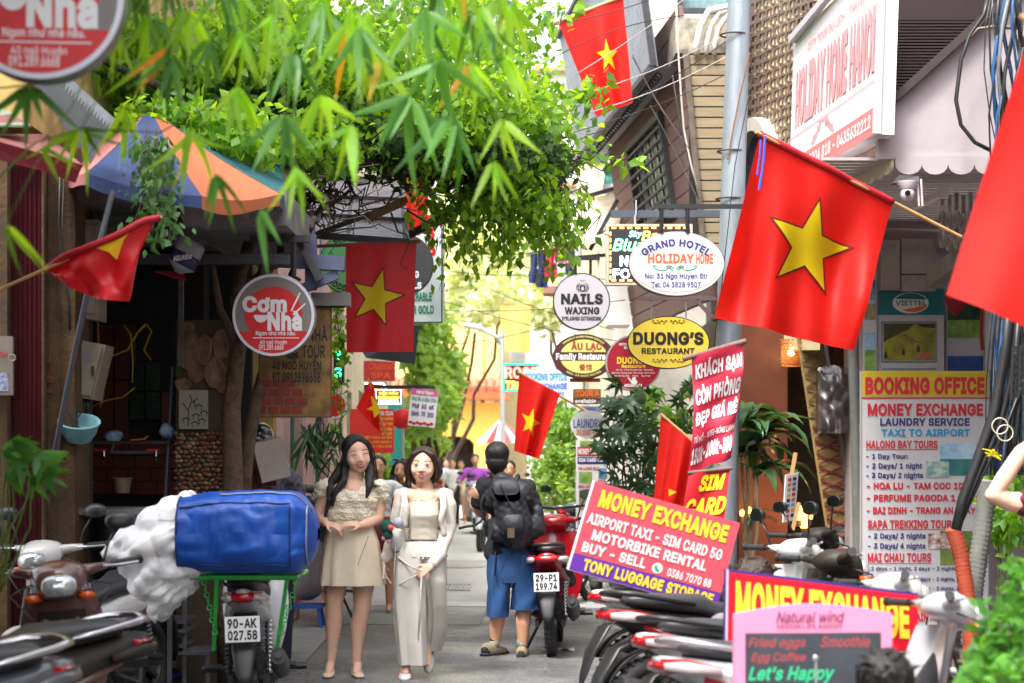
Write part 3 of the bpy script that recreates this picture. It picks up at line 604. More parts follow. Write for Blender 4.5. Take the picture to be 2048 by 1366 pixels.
# glazed ladder-like strip (fretted panel) leaning from the wall
t=thing('fretted_strip','narrow cream and maroon fretted screen strip standing in the doorway','screen',P(1650,1330,16.9))
def strip(u,v,o=0): return P(1590+95*v+(50+8*v)*u,650+620*v,16.9)+Vector((0,-o,0))
m=MB();m.quad(strip(0,1),strip(1,1),strip(1,0),strip(0,0));m.quad(*[q+Vector((0,.03,0)) for q in (strip(0,0),strip(1,0),strip(1,1),strip(0,1))]);m.build('panel',mat('strip_cream',c(170,140,84),.5,var=.2,scale=10),t)
m=MB();m.beam(strip(1.06,0,.01),strip(1.06,1,.01),.03,.04);m.build('metal_edge',mat('alu_edge',c(150,150,150),.35,.7),t)
FRM=mat('fret_maroon',c(120,44,56),.5,var=.2);FRC=mat('fret_taupe',c(132,112,84),.5,var=.2)
for i in range(24):
    v=i/24;w_=1/24;m=MB();o_=.012;m.beam(strip(.08,v,o_),strip(.92,v+w_*.8,o_),.012,.012);m.beam(strip(.92,v,o_+.012),strip(.08,v+w_*.8,o_+.012),.012,.012);m.beam(strip(.02,v+w_*.4,o_+.024),strip(.98,v+w_*.4,o_+.024),.018,.008);m.build('fret',FRM if i > 7 else FRC,t)
# ---- booking office: white panels, awning
R4=thing('booking_office_shop','pinkish white shopfront with scalloped awning over the booking office posters','building',P(1850,560,16))
CW=mat('office_white',c(176,166,168),.7,var=.06,scale=2,bump=.15,dirt=.12);AW=mat('awning_plaster',c(172,162,166),.7,var=.05,scale=3,bump=.3,bscale=8,dirt=.1)
m=MB();m.bbox(P(1700,0,16.6).x,P(1895,0,16.6).x,16.6,16.9,0,3.6);m.bbox(P(1895,0,16.6).x+.002,6.2,16.9,17.1,0,3.9);m.bbox(6.1,6.2,11,16.9,0,3.9);m.build('wall',CW,R4)
# soffit made of narrow boards
SOF=mat('soffit_board',c(176,168,168),.6,var=.08,scale=6)
zS=P(0,400,15.2).z
for i in range(26):
    y=13.2+i*.14;m=MB();m.bbox(2.05+(y - 13.2)*.14,6.0,y,y+.125,3.42,3.44);m.build('soffit_board',SOF,R4)
# front fascia: big sloping wall above the awning, seen as a triangle
Ya=13.1
pts=[P(1757,318,Ya),P(1757,238,Ya),P(2060,-40,Ya),P(2400,-40,Ya),P(2400,310,Ya)]
m=MB();m.prism(pts[::-1],(0,.12,0));m.build('gable_wall',AW,R4)
m=MB();m.beam(P(1745,236,Ya - .03),P(2075,-62,Ya - .03),.1,.05);m.build('gable_trim',mat('dark_trim',c(60,50,48),.6),R4)
# scalloped valance, front and side
def scallop(a,b_,n,drop,th,mt):
    a,b_=Vector(a),Vector(b_);m=MB();d=(b_ - a)/n
    for i in range(n):
        p=a+d*i;pts_=[p,p+d]
        arc=[p+d*(.5+.5*math.cos(math.pi*k/8))+Vector((0,0,-drop*(.45+.55*math.sin(math.pi*k/8)))) for k in range(9)]
        nn=d.cross(Vector((0,0,1))).normalized()*th;m.prism([p+d]+[*arc][0:]+[p],nn)
    return m.build('scalloped_valance',mt,R4)
scallop(P(1790,312,Ya),P(2420,312,Ya),12,.125,.02,AW)
scallop(P(1600,410,15.7),P(1788,312,Ya+.02),12,.11,.02,mat('valance_cream',c(228,220,190),.7))
# stepped cornice on the side
m=MB()
for k,(o,dz) in enumerate(((0,0),(-.04,.045),(-.09,.09))):
    a=P(1590,405,15.9)+Vector((o,0,dz));b_=P(1786,306,Ya+.1)+Vector((o*.5,0,dz));m.beam(a,b_,.06,.05)
m.build('cornice',mat('cornice_pink',c(196,170,160),.6,var=.1),R4)
# dark roller roof behind the gable
m=MB()
for i in range(34):
    y=12.4;z=P(0,40+i*6.2,13.6).z;m.bbox(P(1765,0,13.6).x,P(2100,0,13.6).x,13.6,13.62+.01*(i % 2),z,z+.012)
m.bbox(P(1765,0,13.6).x,P(2100,0,13.6).x,13.63,13.7,P(0,250,13.6).z,P(0,-40,13.6).z);m.build('roof_louvre',mat('louvre_brown',c(40,24,26),.5,var=.1),R4)
# boxed beams and cabinets over the posters
for (x0,y0,x1,y1,Y) in ((1762,480,1800,580,16.2),(1803,478,1872,548,16.2),(1803,550,1872,582,16.18)):
    a,b_=P(x0,y0,Y),P(x1,y1,Y);m=MB();m.bbox(a.x,b_.x,Y,Y+.4,b_.z,a.z);m.build('cabinet',mat('cabinet_grey',c(160,150,148),.6,var=.12,dirt=.3),R4)
m=MB();m.beam(P(1868,558,16.1),P(1920,520,15.4),.12,.14);m.build('beam',MATS['cabinet_grey'],R4)
for i in range(7):
    p=P(1885+i*14,440+(i % 2)*6,15.2 - i*.25);m=MB();m.torus(p,.06,.018,ax='x',n=16,m=6);m.torus(p+Vector((0,0,-.14)),.06,.018,ax='x',n=16,m=6);m.cyl(p+Vector((0,0,.06)),p+Vector((0,0,.2)),.015);m.build('scroll',MATS['cabinet_grey'],R4)
# corrugated conduits
def conduit(label,pts,r,mt,pitch=.02):
    t=thing('corrugated_conduit',label,'conduit',pts[-1]);m=MB();P_=[Vector(p) for p in pts];L_=[0]
    for a,b_ in zip(P_,P_[1:]): L_.append(L_[-1]+(b_ - a).length)
    n=int(L_[-1]/pitch*2);q=[];rs=[]
    for i in range(n):
        s_=L_[-1]*i/(n - 1);j=max(k for k in range(len(L_)) if L_[k] <= s_+1e-9);j=min(j,len(P_) - 2);q.append(P_[j].lerp(P_[j+1],(s_ - L_[j])/max(1e-9,L_[j+1] - L_[j])));rs.append(r if i % 2 else r*.84)
    m.tube(q,rs,n=12);m.build('hose',mt,t,smooth=2);return t
GRC=mat('grey_conduit',c(120,122,118),.5,var=.15,dirt=.3);ORC=mat('orange_conduit',c(176,76,50),.55,var=.15,scale=5,dirt=.3)
conduit('long grey corrugated conduit rising left of the booking office board',[P(1708,560,15.7),P(1706,700,15.7),P(1712,860,15.7),P(1718,1150,15.7),P(1718,1240,15.7)],.048,GRC)
conduit('thick grey corrugated conduit in front of the right edge of the board',[P(1978,960,12.2),P(1965,1060,12.2),P(1948,1180,12.2),P(1940,1290,12.2)],.062,GRC,.028)
conduit('orange corrugated conduit in front of the booking office board',[P(1905,1055,12),P(1922,1110,12),P(1936,1200,12),P(1942,1290,12),P(1930,1390,12)],.052,ORC,.026)
# ============================================================ SIGNS
MR=mat('sign_red',c(206,28,34),.45,var=.08,scale=6);MY=mat('sign_yellow',c(246,216,60),.45);MW=mat('sign_white',c(232,230,232),.45,var=.03,scale=5,dirt=.06);MK=mat('sign_black',c(28,26,26),.5);MNV=mat('sign_navy',c(40,42,120),.45)
MCY=mat('sign_cyan',c(20,140,190),.45);MPU=mat('sign_purple',c(108,52,170),.45);MGR=mat('sign_grey',c(130,124,122),.5);MRT=mat('text_red',c(190,34,52),.5);MDR=mat('sign_darkred',c(150,20,44),.45);MGN=mat('sign_green',c(20,140,100),.5)
MOR=mat('sign_orange',c(230,96,40),.45);MBRN=mat('sign_brown',c(84,38,40),.45);MLG=mat('sign_lime',c(206,212,120),.45);SIL=mat('silver',c(190,192,198),.3,.7)
def T(items,m_,parent,S_,name='lettering'):
    """items: (text, x0, y0, x1, y1, bold, [shear, arc]), each line of writing an object"""
    for it in items:
        mb=MB();text(mb,S_,it[0],it[1],it[2],it[3],it[4],it[5] if len(it) > 5 else .03,.006,it[6] if len(it) > 6 else 0,it[7] if len(it) > 7 else 0,space=it[8] if len(it) > 8 else 1)
        o=mb.build(name,m_,parent)
    return o
def hanger(parent,xs,y0,y1,Y,th=.022,mt=None):
    for x in xs:
        m=MB();m.cyl(P(x,y0,Y),P(x,y1,Y),th/2,n=8);m.build('hanger',mt or BLACK,parent)
def bar(parent,x0,y0,x1,y1,Y,th=.035,mt=None,name='bracket',Y2=None):
    m=MB();m.beam(P(x0,y0,Y),P(x1,y1,Y2 or Y),th);return m.build(name,mt or BLACK,parent)
# -------- round rice-restaurant signs (two alike)
def com_sign(cx,cy,r,Y,label,tilt=0,hang=True):
    t=thing('round_sign',label,'sign',P(cx,cy+r,Y),'round red and grey rice restaurant signs');k=r/82.0;f=facepx(cx - 82*k,cy - 82*k,cx+82*k,cy+82*k,Y,tilt)
    S_=lambda x,y,o=0: f(cx+(x - 547)*k,cy+(y - 630)*k,o)
    rim_disc(S_,547,630,82,82,.12 if r < 100 else .11).build('casing',mat('casing_steel',c(120,122,128),.4,.4),t)
    m=MB();ellipse(m,S_,547,630,82,82,.004,56,inner=.93);m.build('rim',mat('rim_pale',c(214,214,226),.35),t)
    m=MB();ellipse(m,S_,547,630,76.5,76.5,.002,56);m.build('face',mat('face_grey',c(124,116,112),.5),t)
    m=MB();ellipse(m,S_,547,629,58,56,.005,48)
    a=math.asin(33/76.5);pts=[(547+76.5*math.cos(q),630+76.5*math.sin(q)) for q in [a+(math.pi - 2*a)*i/24 for i in range(25)]]
    uvpoly(m,lambda x,y,o: S_(x,y,.0055),pts[::-1]);m.build('red_print',MR,t)
    m=MB();ellipse(m,S_,522,630,14,15,.0062,16,a0=0,a1=math.pi);stroke(m,S_,[(506,676),(598,676)],1.6,.008)
    stroke(m,S_,[(583,622),(600,586)],3,.0065);stroke(m,S_,[(586,630),(611,607)],3,.0065);m.build('bowl_print',MW,t)
    T([('Cơm',485,592,574,625,.07),('Nhà',535,622,604,662,.07),('Ngon như nhà nấu.',512,660,592,673,.012),('40 ngõ Huyện',520,680,574,690,.0),('091.289.6668',518,689,567,700,.01)],MW,t,S_)
    return t
t=com_sign(547,630,82,12.1,'round red and grey rice restaurant sign hanging in front of the painted poster')
hanger(t,(523,588),470,552,12.16,.03);bar(t,500,478,620,478,12.16,.04)
bar(t,610,500,640,560,12.5,.05,DARK);bar(t,560,520,690,528,12.6,.09,mat('bracket_blue',c(62,66,92),.6,var=.2));bar(t,600,580,676,548,12.6,.06,MATS['bracket_blue']);bar(t,622,470,622,580,12.62,.07,MATS['bracket_blue']);bar(t,590,470,640,560,12.7,.03,DARK)
t=com_sign(78,-8,166,6.1,'big out-of-focus round rice restaurant sign cut by the top left corner',6)
m=MB();m.cyl(P(60,-180,6.15),P(60,-300,6.15),.02);m.cyl(P(110,-180,6.15),P(110,-300,6.15),.02);m.build('hanger',BLACK,t)
# -------- painted tour poster
Yp=12.75;t=thing('painted_tour_board','dark yellow painted board advertising a tour beneath the round rice sign','sign board',P(590,835,Yp));S_=facepx(518,612,663,835,Yp,3)
def paintmat():
    m=mat('old_yellow_paint',c(150,112,48),.6,var=.5,scale=9,dirt=.7,bump=.2,col2=c(96,68,30));return m
board('board',lambda u,v,o=0: S_(518+145*u,612+223*v,o),.05,paintmat(),t)
m=MB();[stroke(m,S_,q,2.5,.004) for q in ([(518,613),(663,613)],[(518,834),(663,834)],[(519,612),(519,835)],[(662,612),(662,835)])];m.build('edge',mat('rust_edge',c(90,50,36),.7),t)
T([('NHÀ',616,650,655,682,.02),('TOUR',604,690,650,716,.01),('40 NGÕ HUYỆN',545,718,642,744,.012),('ĐT.0912896668',545,744,641,765,.012),('&',572,690,600,716,.0)],mat('paint_black',c(36,30,24),.6),t,S_)
for j,y in enumerate((760,778,796,813)):
    for i in range(4):
        x=522+i*24 - (j % 2)*10;x1=min(x+21,518+120 - j*6)
        if max(x,520) >= x1 - 4 or x > 590+j*14: continue
        m=MB();rect(m,S_,max(x,520),y,x1,y+14,.004);m.build('painted_brick',mat('paint_brick',c(128,40,30),.6,var=.4,scale=20),t)
t2=thing('lamp_housing','grey metal lamp housing above the painted tour board','lamp housing',P(662,612,12.7));m=MB();a,b_=P(622,585,12.7),P(699,611,12.7);m.bbox(a.x,b_.x,12.7,12.84,b_.z,a.z);m.build('case',mat('housing_grey',c(116,110,106),.5,.3,var=.1),t2);bar(t2,640,613,690,613,12.75,.02)
# -------- white round sewing/cocktail sign behind the flag
t=thing('round_sign','white round sign with curly ornaments half hidden behind the left red flag','sign',P(700,582,16.5));S_=facepx(640,466,760,586,16.5)
rim_disc(S_,700,527,62,62,.12).build('casing',BLACK,t);m=MB();ellipse(m,S_,700,527,60,60,.003);m.build('face',mat('face_offwhite',c(206,206,204),.5),t)
m=MB();ellipse(m,S_,700,527,46,46,.005,inner=.97);ellipse(m,S_,700,527,57,57,.005,inner=.985)
for (x,y,r_) in ((652,517,5),(652,538,5),(662,508,4),(662,548,4),(657,528,6)): ellipse(m,S_,x,y,r_,r_,.005,16,inner=.75)
for q in ([(684,512),(690,524),(686,536)],[(688,516),(695,510)],[(692,534),(684,545)],[(690,524),(698,530)],[(680,532),(688,540)]): stroke(m,S_,q,2.6,.006)
m.build('ornament',MK,t)
def arc_text(parent,m_,S_,body,cx,cy,r,a0,a1,h,bold=.03,flip=False,squash=1.0,name='lettering'):
    mb=MB();v,f,sz=tmesh(body,bold*.7+.01,2,0,1.1);pts=[]
    for x,y in v:
        a=R(a0+(a1 - a0)*x);rr=r+h*(y - .5)*(1 if not flip else -1);pts.append(S_(cx+rr*math.sin(a),cy - rr*math.cos(a)*squash,.007))
    mb.add(pts,f);return mb.build(name,m_,parent)
arc_text(t,MK,S_,'SEWING',700,527,52,-38,20,8);arc_text(t,MK,S_,'COCO',700,527,51,-128,-172,10,flip=True)
bar(t,560,466,700,462,16.55,.03)
# -------- gold lightbox + dark round nails sign
t=thing('lightbox_sign','tall white lightbox sign lettered in green and red behind the left flag','sign',P(830,645,19));S_=facepx(770,432,885,645,19,-6)
board('case',lambda u,v,o=0: S_(770+115*u,432+213*v,o),.15,mat('lightbox_white',c(214,232,232),.3),t)
m=MB();[stroke(m,S_,q,2.5,.004) for q in ([(770,432),(885,432)],[(770,645),(885,645)],[(884,432),(884,645)])];m.build('trim',DARK,t)
T([('REPAIRABLE',800,585,864,602,.03),('SILVER GOLD',792,611,868,628,.03)],MGN,t,S_);T([('8',852,430,872,452,.05),('3',852,456,870,478,.05),('5',854,486,872,512,.05)],MR,t,S_)
t=thing('round_sign','dark grey round nail sign poking out right of the left flag','sign',P(805,590,18.4));S_=facepx(743,467,867,591,18.4)
rim_disc(S_,805,529,62,62,.1).build('casing',BLACK,t);m=MB();ellipse(m,S_,805,529,60,60,.003);m.build('face',mat('slate_face',c(56,56,62),.5),t);T([('KIMBERLYNG',760,542,838,556,.04),('NAIL ROYALS',750,564,843,578,.04)],MW,t,S_);bar(t,690,462,860,462,18.5,.04)
# dark hanging canvas behind flag
t=thing('dark_banner','slack charcoal banner hanging below the left flag','banner',P(790,725,20));sheet('cloth',[P(700,662,20),P(838,655,20.6),P(830,728,20.6),P(735,716,20)],.02,mat('charcoal_canvas',c(66,68,76),.8,var=.1,trans=.05),t);bar(t,690,655,842,655,20.1,.035)
# -------- transparent led canopy
t=thing('led_canopy','slanting see-through canopy with reflected green LED letters above the left flag','canopy',P(690,480,15.6))
q0,q1,q2,q3=P(600,352,16.6),P(808,358,16.6),P(818,480,15.2),P(575,462,15.2)
cs=lambda u,v,o=0: (q0.lerp(q1,u)).lerp(q3.lerp(q2,u),v)+Vector((0,-o,-o))
m=MB();m.add([cs(0,0),cs(1,0),cs(1,1),cs(0,1)],[(0,3,2,1)]);m.build('sheet',mat('smoked_sheet',c(112,96,98),.25,var=.5,scale=5,aniso=(2,1,20),col2=c(52,46,50)),t)
for v in (0,.35,.68,1):
    m=MB();m.beam(cs(0,v,.02),cs(1,v,.02),.05);m.build('rafter',mat('rafter_slate',c(62,62,72),.5,.2),t)
for u in (.0,.5,.97): m=MB();m.beam(cs(u,0,.03),cs(u,1,.03),.03);m.build('bar',MATS['rafter_slate'],t)
m=MB();LEDG=emat('led_green',(.02,1,.3),3)
text(m,cs,'COFFEE',.12,.3,.44,.45,.02,.03);text(m,cs,'MASSAGE',.02,.82,.36,.92,.02,.03);text(m,cs,'SPA',.30,.55,.5,.7,.02,.03);m.build('reflected_lettering',LEDG,t)  # LED reflection drawn as glowing letters laid on the sheet
m=MB();m.beam(P(560,495,15),P(815,400,15),.035);m.build('strut',DARK,t);m=MB();m.prism([P(735,425,14.95),P(812,392,14.95),P(812,410,14.95),P(745,440,14.95)],(0,.02,0));m.build('cardboard',mat('cardboard',c(140,96,72),.8),t)
# -------- far left signs
t=thing('round_sign','small round red and white sign behind hanging leaves on the left','sign',P(668,836,21));S_=facepx(640,780,698,838,21);rim_disc(S_,668,810,29,29,.1).build('casing',MGR,t);m=MB();ellipse(m,S_,668,810,28,28,.004);m.build('face',MW,t);m=MB();ellipse(m,S_,668,810,23,23,.006);m.build('print',MR,t)
t=thing('led_sign','narrow black sign with green neon curls left of the small round red sign','sign',P(680,760,18));S_=facepx(667,682,688,770,18);board('case',lambda u,v,o=0: S_(667+21*u,682+88*v,o),.08,BLACK,t);T([('S',669,735,683,755,.02),('8',669,700,683,720,.02)],LEDG,t,S_)
t=thing('red_banner_sign','red sign board with orange letters high on the left behind the dark banner','sign',P(760,762,27));S_=facepx(730,722,790,762,27,20);board('board',lambda u,v,o=0: S_(730+60*u,722+40*v,o),.05,mat('faded_red',c(196,52,58),.6),t);T([('Channel',738,726,786,740,.02),('SPA',742,744,780,757,.03)],MOR,t,S_)
t=thing('led_sign','rectangular shampoo LED sign with dotted white border left of the menu board','sign',P(777,810,23));S_=facepx(750,778,804,810,23);board('case',lambda u,v,o=0: S_(750+54*u,778+32*v,o),.1,BLACK,t)
LW=emat('led_white',(1,1,1),2.2);LO=emat('led_orange',(1,.28,.04),3);LG2=emat('led_mint',(.5,1,.8),2)
m=MB()
for i in range(22): x=752+i*2.4;ellipse(m,S_,x,780,.9,.9,.006,6);ellipse(m,S_,x,808,.9,.9,.006,6)
for i in range(12): y=781+i*2.4;ellipse(m,S_,752,y,.9,.9,.006,6);ellipse(m,S_,802,y,.9,.9,.006,6)
m.build('led_border',LW,t);T([('GỘI ĐẦU',758,782,796,790,.03),('DƯỠNG SINH',756,791,798,798,.03)],LO,t,S_);T([('SHAMPOO',757,800,797,807,.03)],LG2,t,S_);bar(t,740,774,860,774,23.1,.04)
t=thing('led_sign','smaller LED sign with curved white border just behind the shampoo sign','sign',P(745,800,25));S_=facepx(728,765,772,800,25);board('case',lambda u,v,o=0: S_(728+44*u,765+35*v,o),.1,BLACK,t);m=MB();stroke(m,S_,[(729,767),(766,767),(771,772),(771,798)],2.4,.006);m.build('led_border',LW,t);T([('Tea &',742,770,766,780,.03)],LO,t,S_)
t=thing('red_menu_board','tall red poster with yellow lines behind the smiling girl','sign',P(753,906,24));S_=facepx(700,818,788,906,24,8);board('board',lambda u,v,o=0: S_(700+88*u,818+88*v,o),.05,mat('poster_red',c(222,52,40),.55),t)
T([('DA CUA',758,822,786,831,.02)],MW,t,S_);T([('THỊT NƯỚNG',756,834,786,841,.01),('THỊT BÒ',758,844,785,851,.01),('GÀ TẦN',760,854,784,861,.01),('HÀ CÁ',764,863,784,870,.01),('ĐẶC BIỆT CỦA QUÁN',706,872,784,878,.01),('PHỤC VỤ CẢ NGÀY',706,881,784,887,.01),('GIAO HÀNG TẬN NƠI',706,890,784,896,.01)],MY,t,S_)
t=thing('menu_board','white hanging menu board with pink heading over the middle of the alley','sign',P(846,855,22));S0=face(819,779,873,853,22);S1=PX(S0,819,779,873,853)
S_=lambda x,y,o=0: S1(x+(y - 816)*-.10,y+(x - 846)*.10,o)
board('board',lambda u,v,o=0: S_(819+54*u,779+74*v,o),.04,MW,t);m=MB();rect(m,S_,819,779,873,791,.004);m.build('heading_band',mat('pink_band',c(206,90,150),.5),t);T([('Hàng Ngon',830,781,864,790,.03)],MW,t,S_);T([('Phở Bò & Bún Chả',822,794,870,803,.02)],MGN,t,S_);T([('Phở  60  oK',824,808,868,818,.03),('Bánh  70  200',824,823,868,833,.03)],MNV,t,S_)
m=MB();[ellipse(m,S_,824+i*7,846+(i % 2)*2,4,3,.005,8) for i in range(7)];m.build('food_picture',MRT,t);bar(t,800,775,870,775,22.1,.03)
# small red half-round and teal column
t=thing('paper_lantern','red round lantern between the red poster and the menu board','lantern',P(805,858,28));m=MB();m.loft([((P(805,838,28).x,28,P(0,838,28).z+dz),r_,r_,2) for dz,r_ in ((-.14,.05),(-.1,.12),(0,.16),(.1,.12),(.14,.05))],n=14,ax='z');m.build('shade',mat('lantern_red',c(214,20,34),.6,trans=.3),t,smooth=2)
t=thing('teal_column','bright teal painted column beside the red poster','column',P(790,1000,30));m=MB();m.bbox(P(776,0,30).x,P(802,0,30).x,30,30.4,0,P(0,800,30).z);m.build('shaft',mat('teal_paint',c(36,170,160),.5),t);m=MB();m.cyl(P(806,1000,29.8),P(806,800,29.8),.02);m.build('pipe',SIL,t)

# -------- RIGHT signs
Yn=19
t=thing('round_sign','white round nails and waxing sign with a black rim','sign',P(1163,660,Yn));S_=facepx(1106,546,1220,660,Yn)
rim_disc(S_,1163,603,57.5,57.5,.12).build('casing',BLACK,t);m=MB();ellipse(m,S_,1163,603,55,55,.003,56);m.build('face',mat('face_lilac_white',c(188,184,194),.4),t)
T([('NAILS',1122,587,1206,609,.06),('WAXING',1129,614,1199,629,.045),('EYELASHES EXTENSIONS',1124,633,1202,641,.04)],MK,t,S_)
m=MB()
for s_ in (-1,1):
    stroke(m,S_,[(1165+s_*2,568),(1165+s_*5,574),(1165+s_*5,583)],2,.006);stroke(m,S_,[(1165+s_*6,566),(1165+s_*9,574),(1165+s_*8,584)],1.8,.006);stroke(m,S_,[(1165+s_*10,568),(1165+s_*12,576),(1165+s_*11,580)],1.5,.006)
    stroke(m,S_,[(1165,563),(1165+s_*5,560)],1.2,.006)
ellipse(m,S_,1165,577,5,7,.006,16,inner=.65);m.build('emblem',MK,t)
bar(t,1110,517,1200,516,Yn,.04);hanger(t,(1151,1181),516,548,Yn,.028)
t=thing('oval_sign','brown and lime oval family restaurant sign with Chinese characters','sign',P(1167,757,18.4));S_=facepx(1105,668,1230,758,18.4)
rim_disc(S_,1167,713,61,45,.1).build('casing',BLACK,t);m=MB();ellipse(m,S_,1167,713,60,44,.003);m.build('face',MBRN,t)
m=MB();ellipse(m,S_,1167,713,47,34,.005,a0=R(15),a1=R(165));m.build('lower_field',MLG,t);m=MB();ellipse(m,S_,1167,713,47,34,.005,a0=R(195),a1=R(345));m.build('upper_field',MLG,t)
T([('ÂU LẠC',1142,682,1204,704,.06)],mat('letter_rust',c(170,60,54),.5),t,S_);T([('Family Restaurant',1112,706,1224,723,.04)],MW,t,S_);T([('餐馆',1158,728,1184,742,.02)],MATS['letter_rust'],t,S_)
arc_text(t,MLG,S_,'FRIENDLY HOMETOWN SERVICE',1167,713,53,-50,50,5,squash=.75);arc_text(t,MLG,S_,'ADD: 33 NGO HUYEN',1167,713,53,-140,-220,5,flip=True,squash=.73)
m=MB();m.bbox(P(1140,0,18.5).x,P(1200,0,18.5).x,18.45,18.55,P(0,764,18.5).z,P(0,757,18.5).z);m.build('lamp_strip',MOR,t)
t=thing('round_sign','dark red round restaurant sign partly covered by the yellow oval one','sign',P(1267,780,17.6));S_=facepx(1211,670,1323,782,17.6)
rim_disc(S_,1267,726,56,56,.1).build('casing',MGR,t);m=MB();ellipse(m,S_,1267,726,55.5,55.5,.0025,inner=.955);m.build('rim',SIL,t);m=MB();ellipse(m,S_,1267,726,53,53,.003);m.build('face',mat('face_crimson',c(164,18,44),.45,var=.25,scale=3),t)
T([('DUONG’S',1234,714,1300,728,.04),('Restaurant',1243,729,1291,736,.03)],MY,t,S_)
T([('MICHELIN',1238,686,1266,691,.03),('BIB',1248,693,1262,698,.03),('Cha Ca   A Bun Mountain Dew   Backstage',1232,738,1306,742,0),('Bun Cho Huong Lien  Mitra Beck  Banh Cuon',1224,744,1310,748,0),('Bun Cho Dac Kim      Nostra      Ray Prime',1228,750,1300,754,0),('MICHELIN',1248,768,1284,774,.05,.25)],MW,t,S_)
m=MB();ellipse(m,S_,1268,758,4,4,.006,10);ellipse(m,S_,1268,764,7,4.5,.006,12);stroke(m,S_,[(1262,762),(1256,755)],2.5,.006);m.build('emblem',MW,t)
Yd_=16.4;t=thing('oval_sign','bright yellow oval restaurant sign with bold black lettering','sign',P(1338,737,Yd_));S_=facepx(1255,632,1420,738,Yd_)
rim_disc(S_,1337,685,82.5,53,.07).build('casing',MK,t);m=MB();ellipse(m,S_,1337,685,80.5,51,.003,60);m.build('face',mat('face_yellow',c(232,204,70),.4),t)
T([('DUONG’S',1266,664,1407,690,.055),('RESTAURANT',1283,696,1389,708,.035)],MK,t,S_)
m=MB()
for yy in (644,722):
    for s_ in (-1,1):
        stroke(m,S_,[(1337+s_*3,yy),(1337+s_*14,yy - 2),(1337+s_*24,yy+2),(1337+s_*34,yy)],1,.006)
        for k in range(7): ellipse(m,S_,1337+s_*(5+k*4.2),yy+(2.5 if k % 2 else -3),1.8,1.3,.006,6)
m.build('vine_print',MK,t);hanger(t,(1303,1372),597,640,Yd_,.012,SIL);bar(t,1275,597,1432,597,Yd_,.03,mat('bracket_mauve',c(104,80,92),.5));bar(t,1392,600,1425,635,Yd_,.03,MATS['bracket_mauve'])
Yg=15.6;t=thing('oval_sign','large white oval hotel sign lettered in blue and orange','sign',P(1353,592,Yg));S_=facepx(1257,462,1449,592,Yg)
rim_disc(S_,1353,527,96,65,.14).build('casing',mat('casing_dark',c(52,54,66),.5,var=.2),t);m=MB();ellipse(m,lambda x,y,o: S_(x,y,.002),1353,527,95,64,.002,60);m.build('rim',mat('rim_cream',c(196,188,184),.5),t);m=MB();ellipse(m,S_,1352,525,90,59,.004,60);m.build('face',mat('face_white',c(200,200,206),.35),t)
arc_text(t,MNV,S_,'GRAND HOTEL',1352,594,112,-37,37,15,.03,squash=.97);T([('HOLIDAY',1296,507,1388,527,.035),('HOME',1392,507,1426,528,.03)],MOR,t,S_);T([('No: 31 Ngo Huyen Str',1290,547,1415,560,.012),('Tel: 04 3828 9507',1303,564,1401,575,.012)],MNV,t,S_)
m=MB()
for s_ in (-1,1):
    q=[(1350+s_*x,y) for x,y in ((2,538),(8,532),(14,536),(20,541),(30,541),(40,537),(44,533),(40,531),(37,534))];stroke(m,S_,q,1.6,.006);stroke(m,S_,[(1350+s_*x,y) for x,y in ((4,541),(10,537),(18,533),(12,531),(8,536))],1.6,.006)
m.build('scroll_print',MGN,t);hanger(t,(1323,1375),412,466,Yg,.034);bar(t,1308,413,1500,413,Yg,.035)
# neon sign
t=thing('neon_sign','rectangular neon sign with orange dashes, green and white lettering','sign',P(1298,570,17.2));S_=facepx(1212,448,1385,570,17.2);board('case',lambda u,v,o=0: S_(1212+173*u,448+122*v,o),.12,mat('case_cream',c(196,188,170),.5),t);m=MB();rect(m,S_,1218,453,1380,564,.003);m.build('panel',mat('neon_panel',c(48,46,50),.3),t)
m=MB()
for i in range(10): x=1223+i*16;rect(m,S_,x,454.5,x+9,457.5,.008);rect(m,S_,x,559.5,x+9,562.5,.008)
for i in range(8): y=464+i*12.5;rect(m,S_,1219.5,y,1222,y+8,.008);rect(m,S_,1376,y,1378.5,y+8,.008)
m.build('dash_border',LO,t);T([('Blue',1225,478,1290,502,.0,.3)],emat('neon_green',(.1,1,.35),5),t,S_);T([('Sky',1258,462,1284,477,0,.3)],emat('neon_cyan',(.2,.85,.9),2.5),t,S_);T([('Bar',1283,462,1330,482,.01,.2)],LO,t,S_);T([('NEW',1240,512,1300,532,.01),('FOOD',1226,538,1300,557,.01)],emat('neon_white',(.8,.92,1),4),t,S_)
bar(t,1222,428,1440,428,17.3,.06,mat('slate_bar',c(74,80,94),.5));bar(t,1270,430,1270,450,17.25,.015,SIL);bar(t,1272,400,1272,430,17.25,.012,SIL)
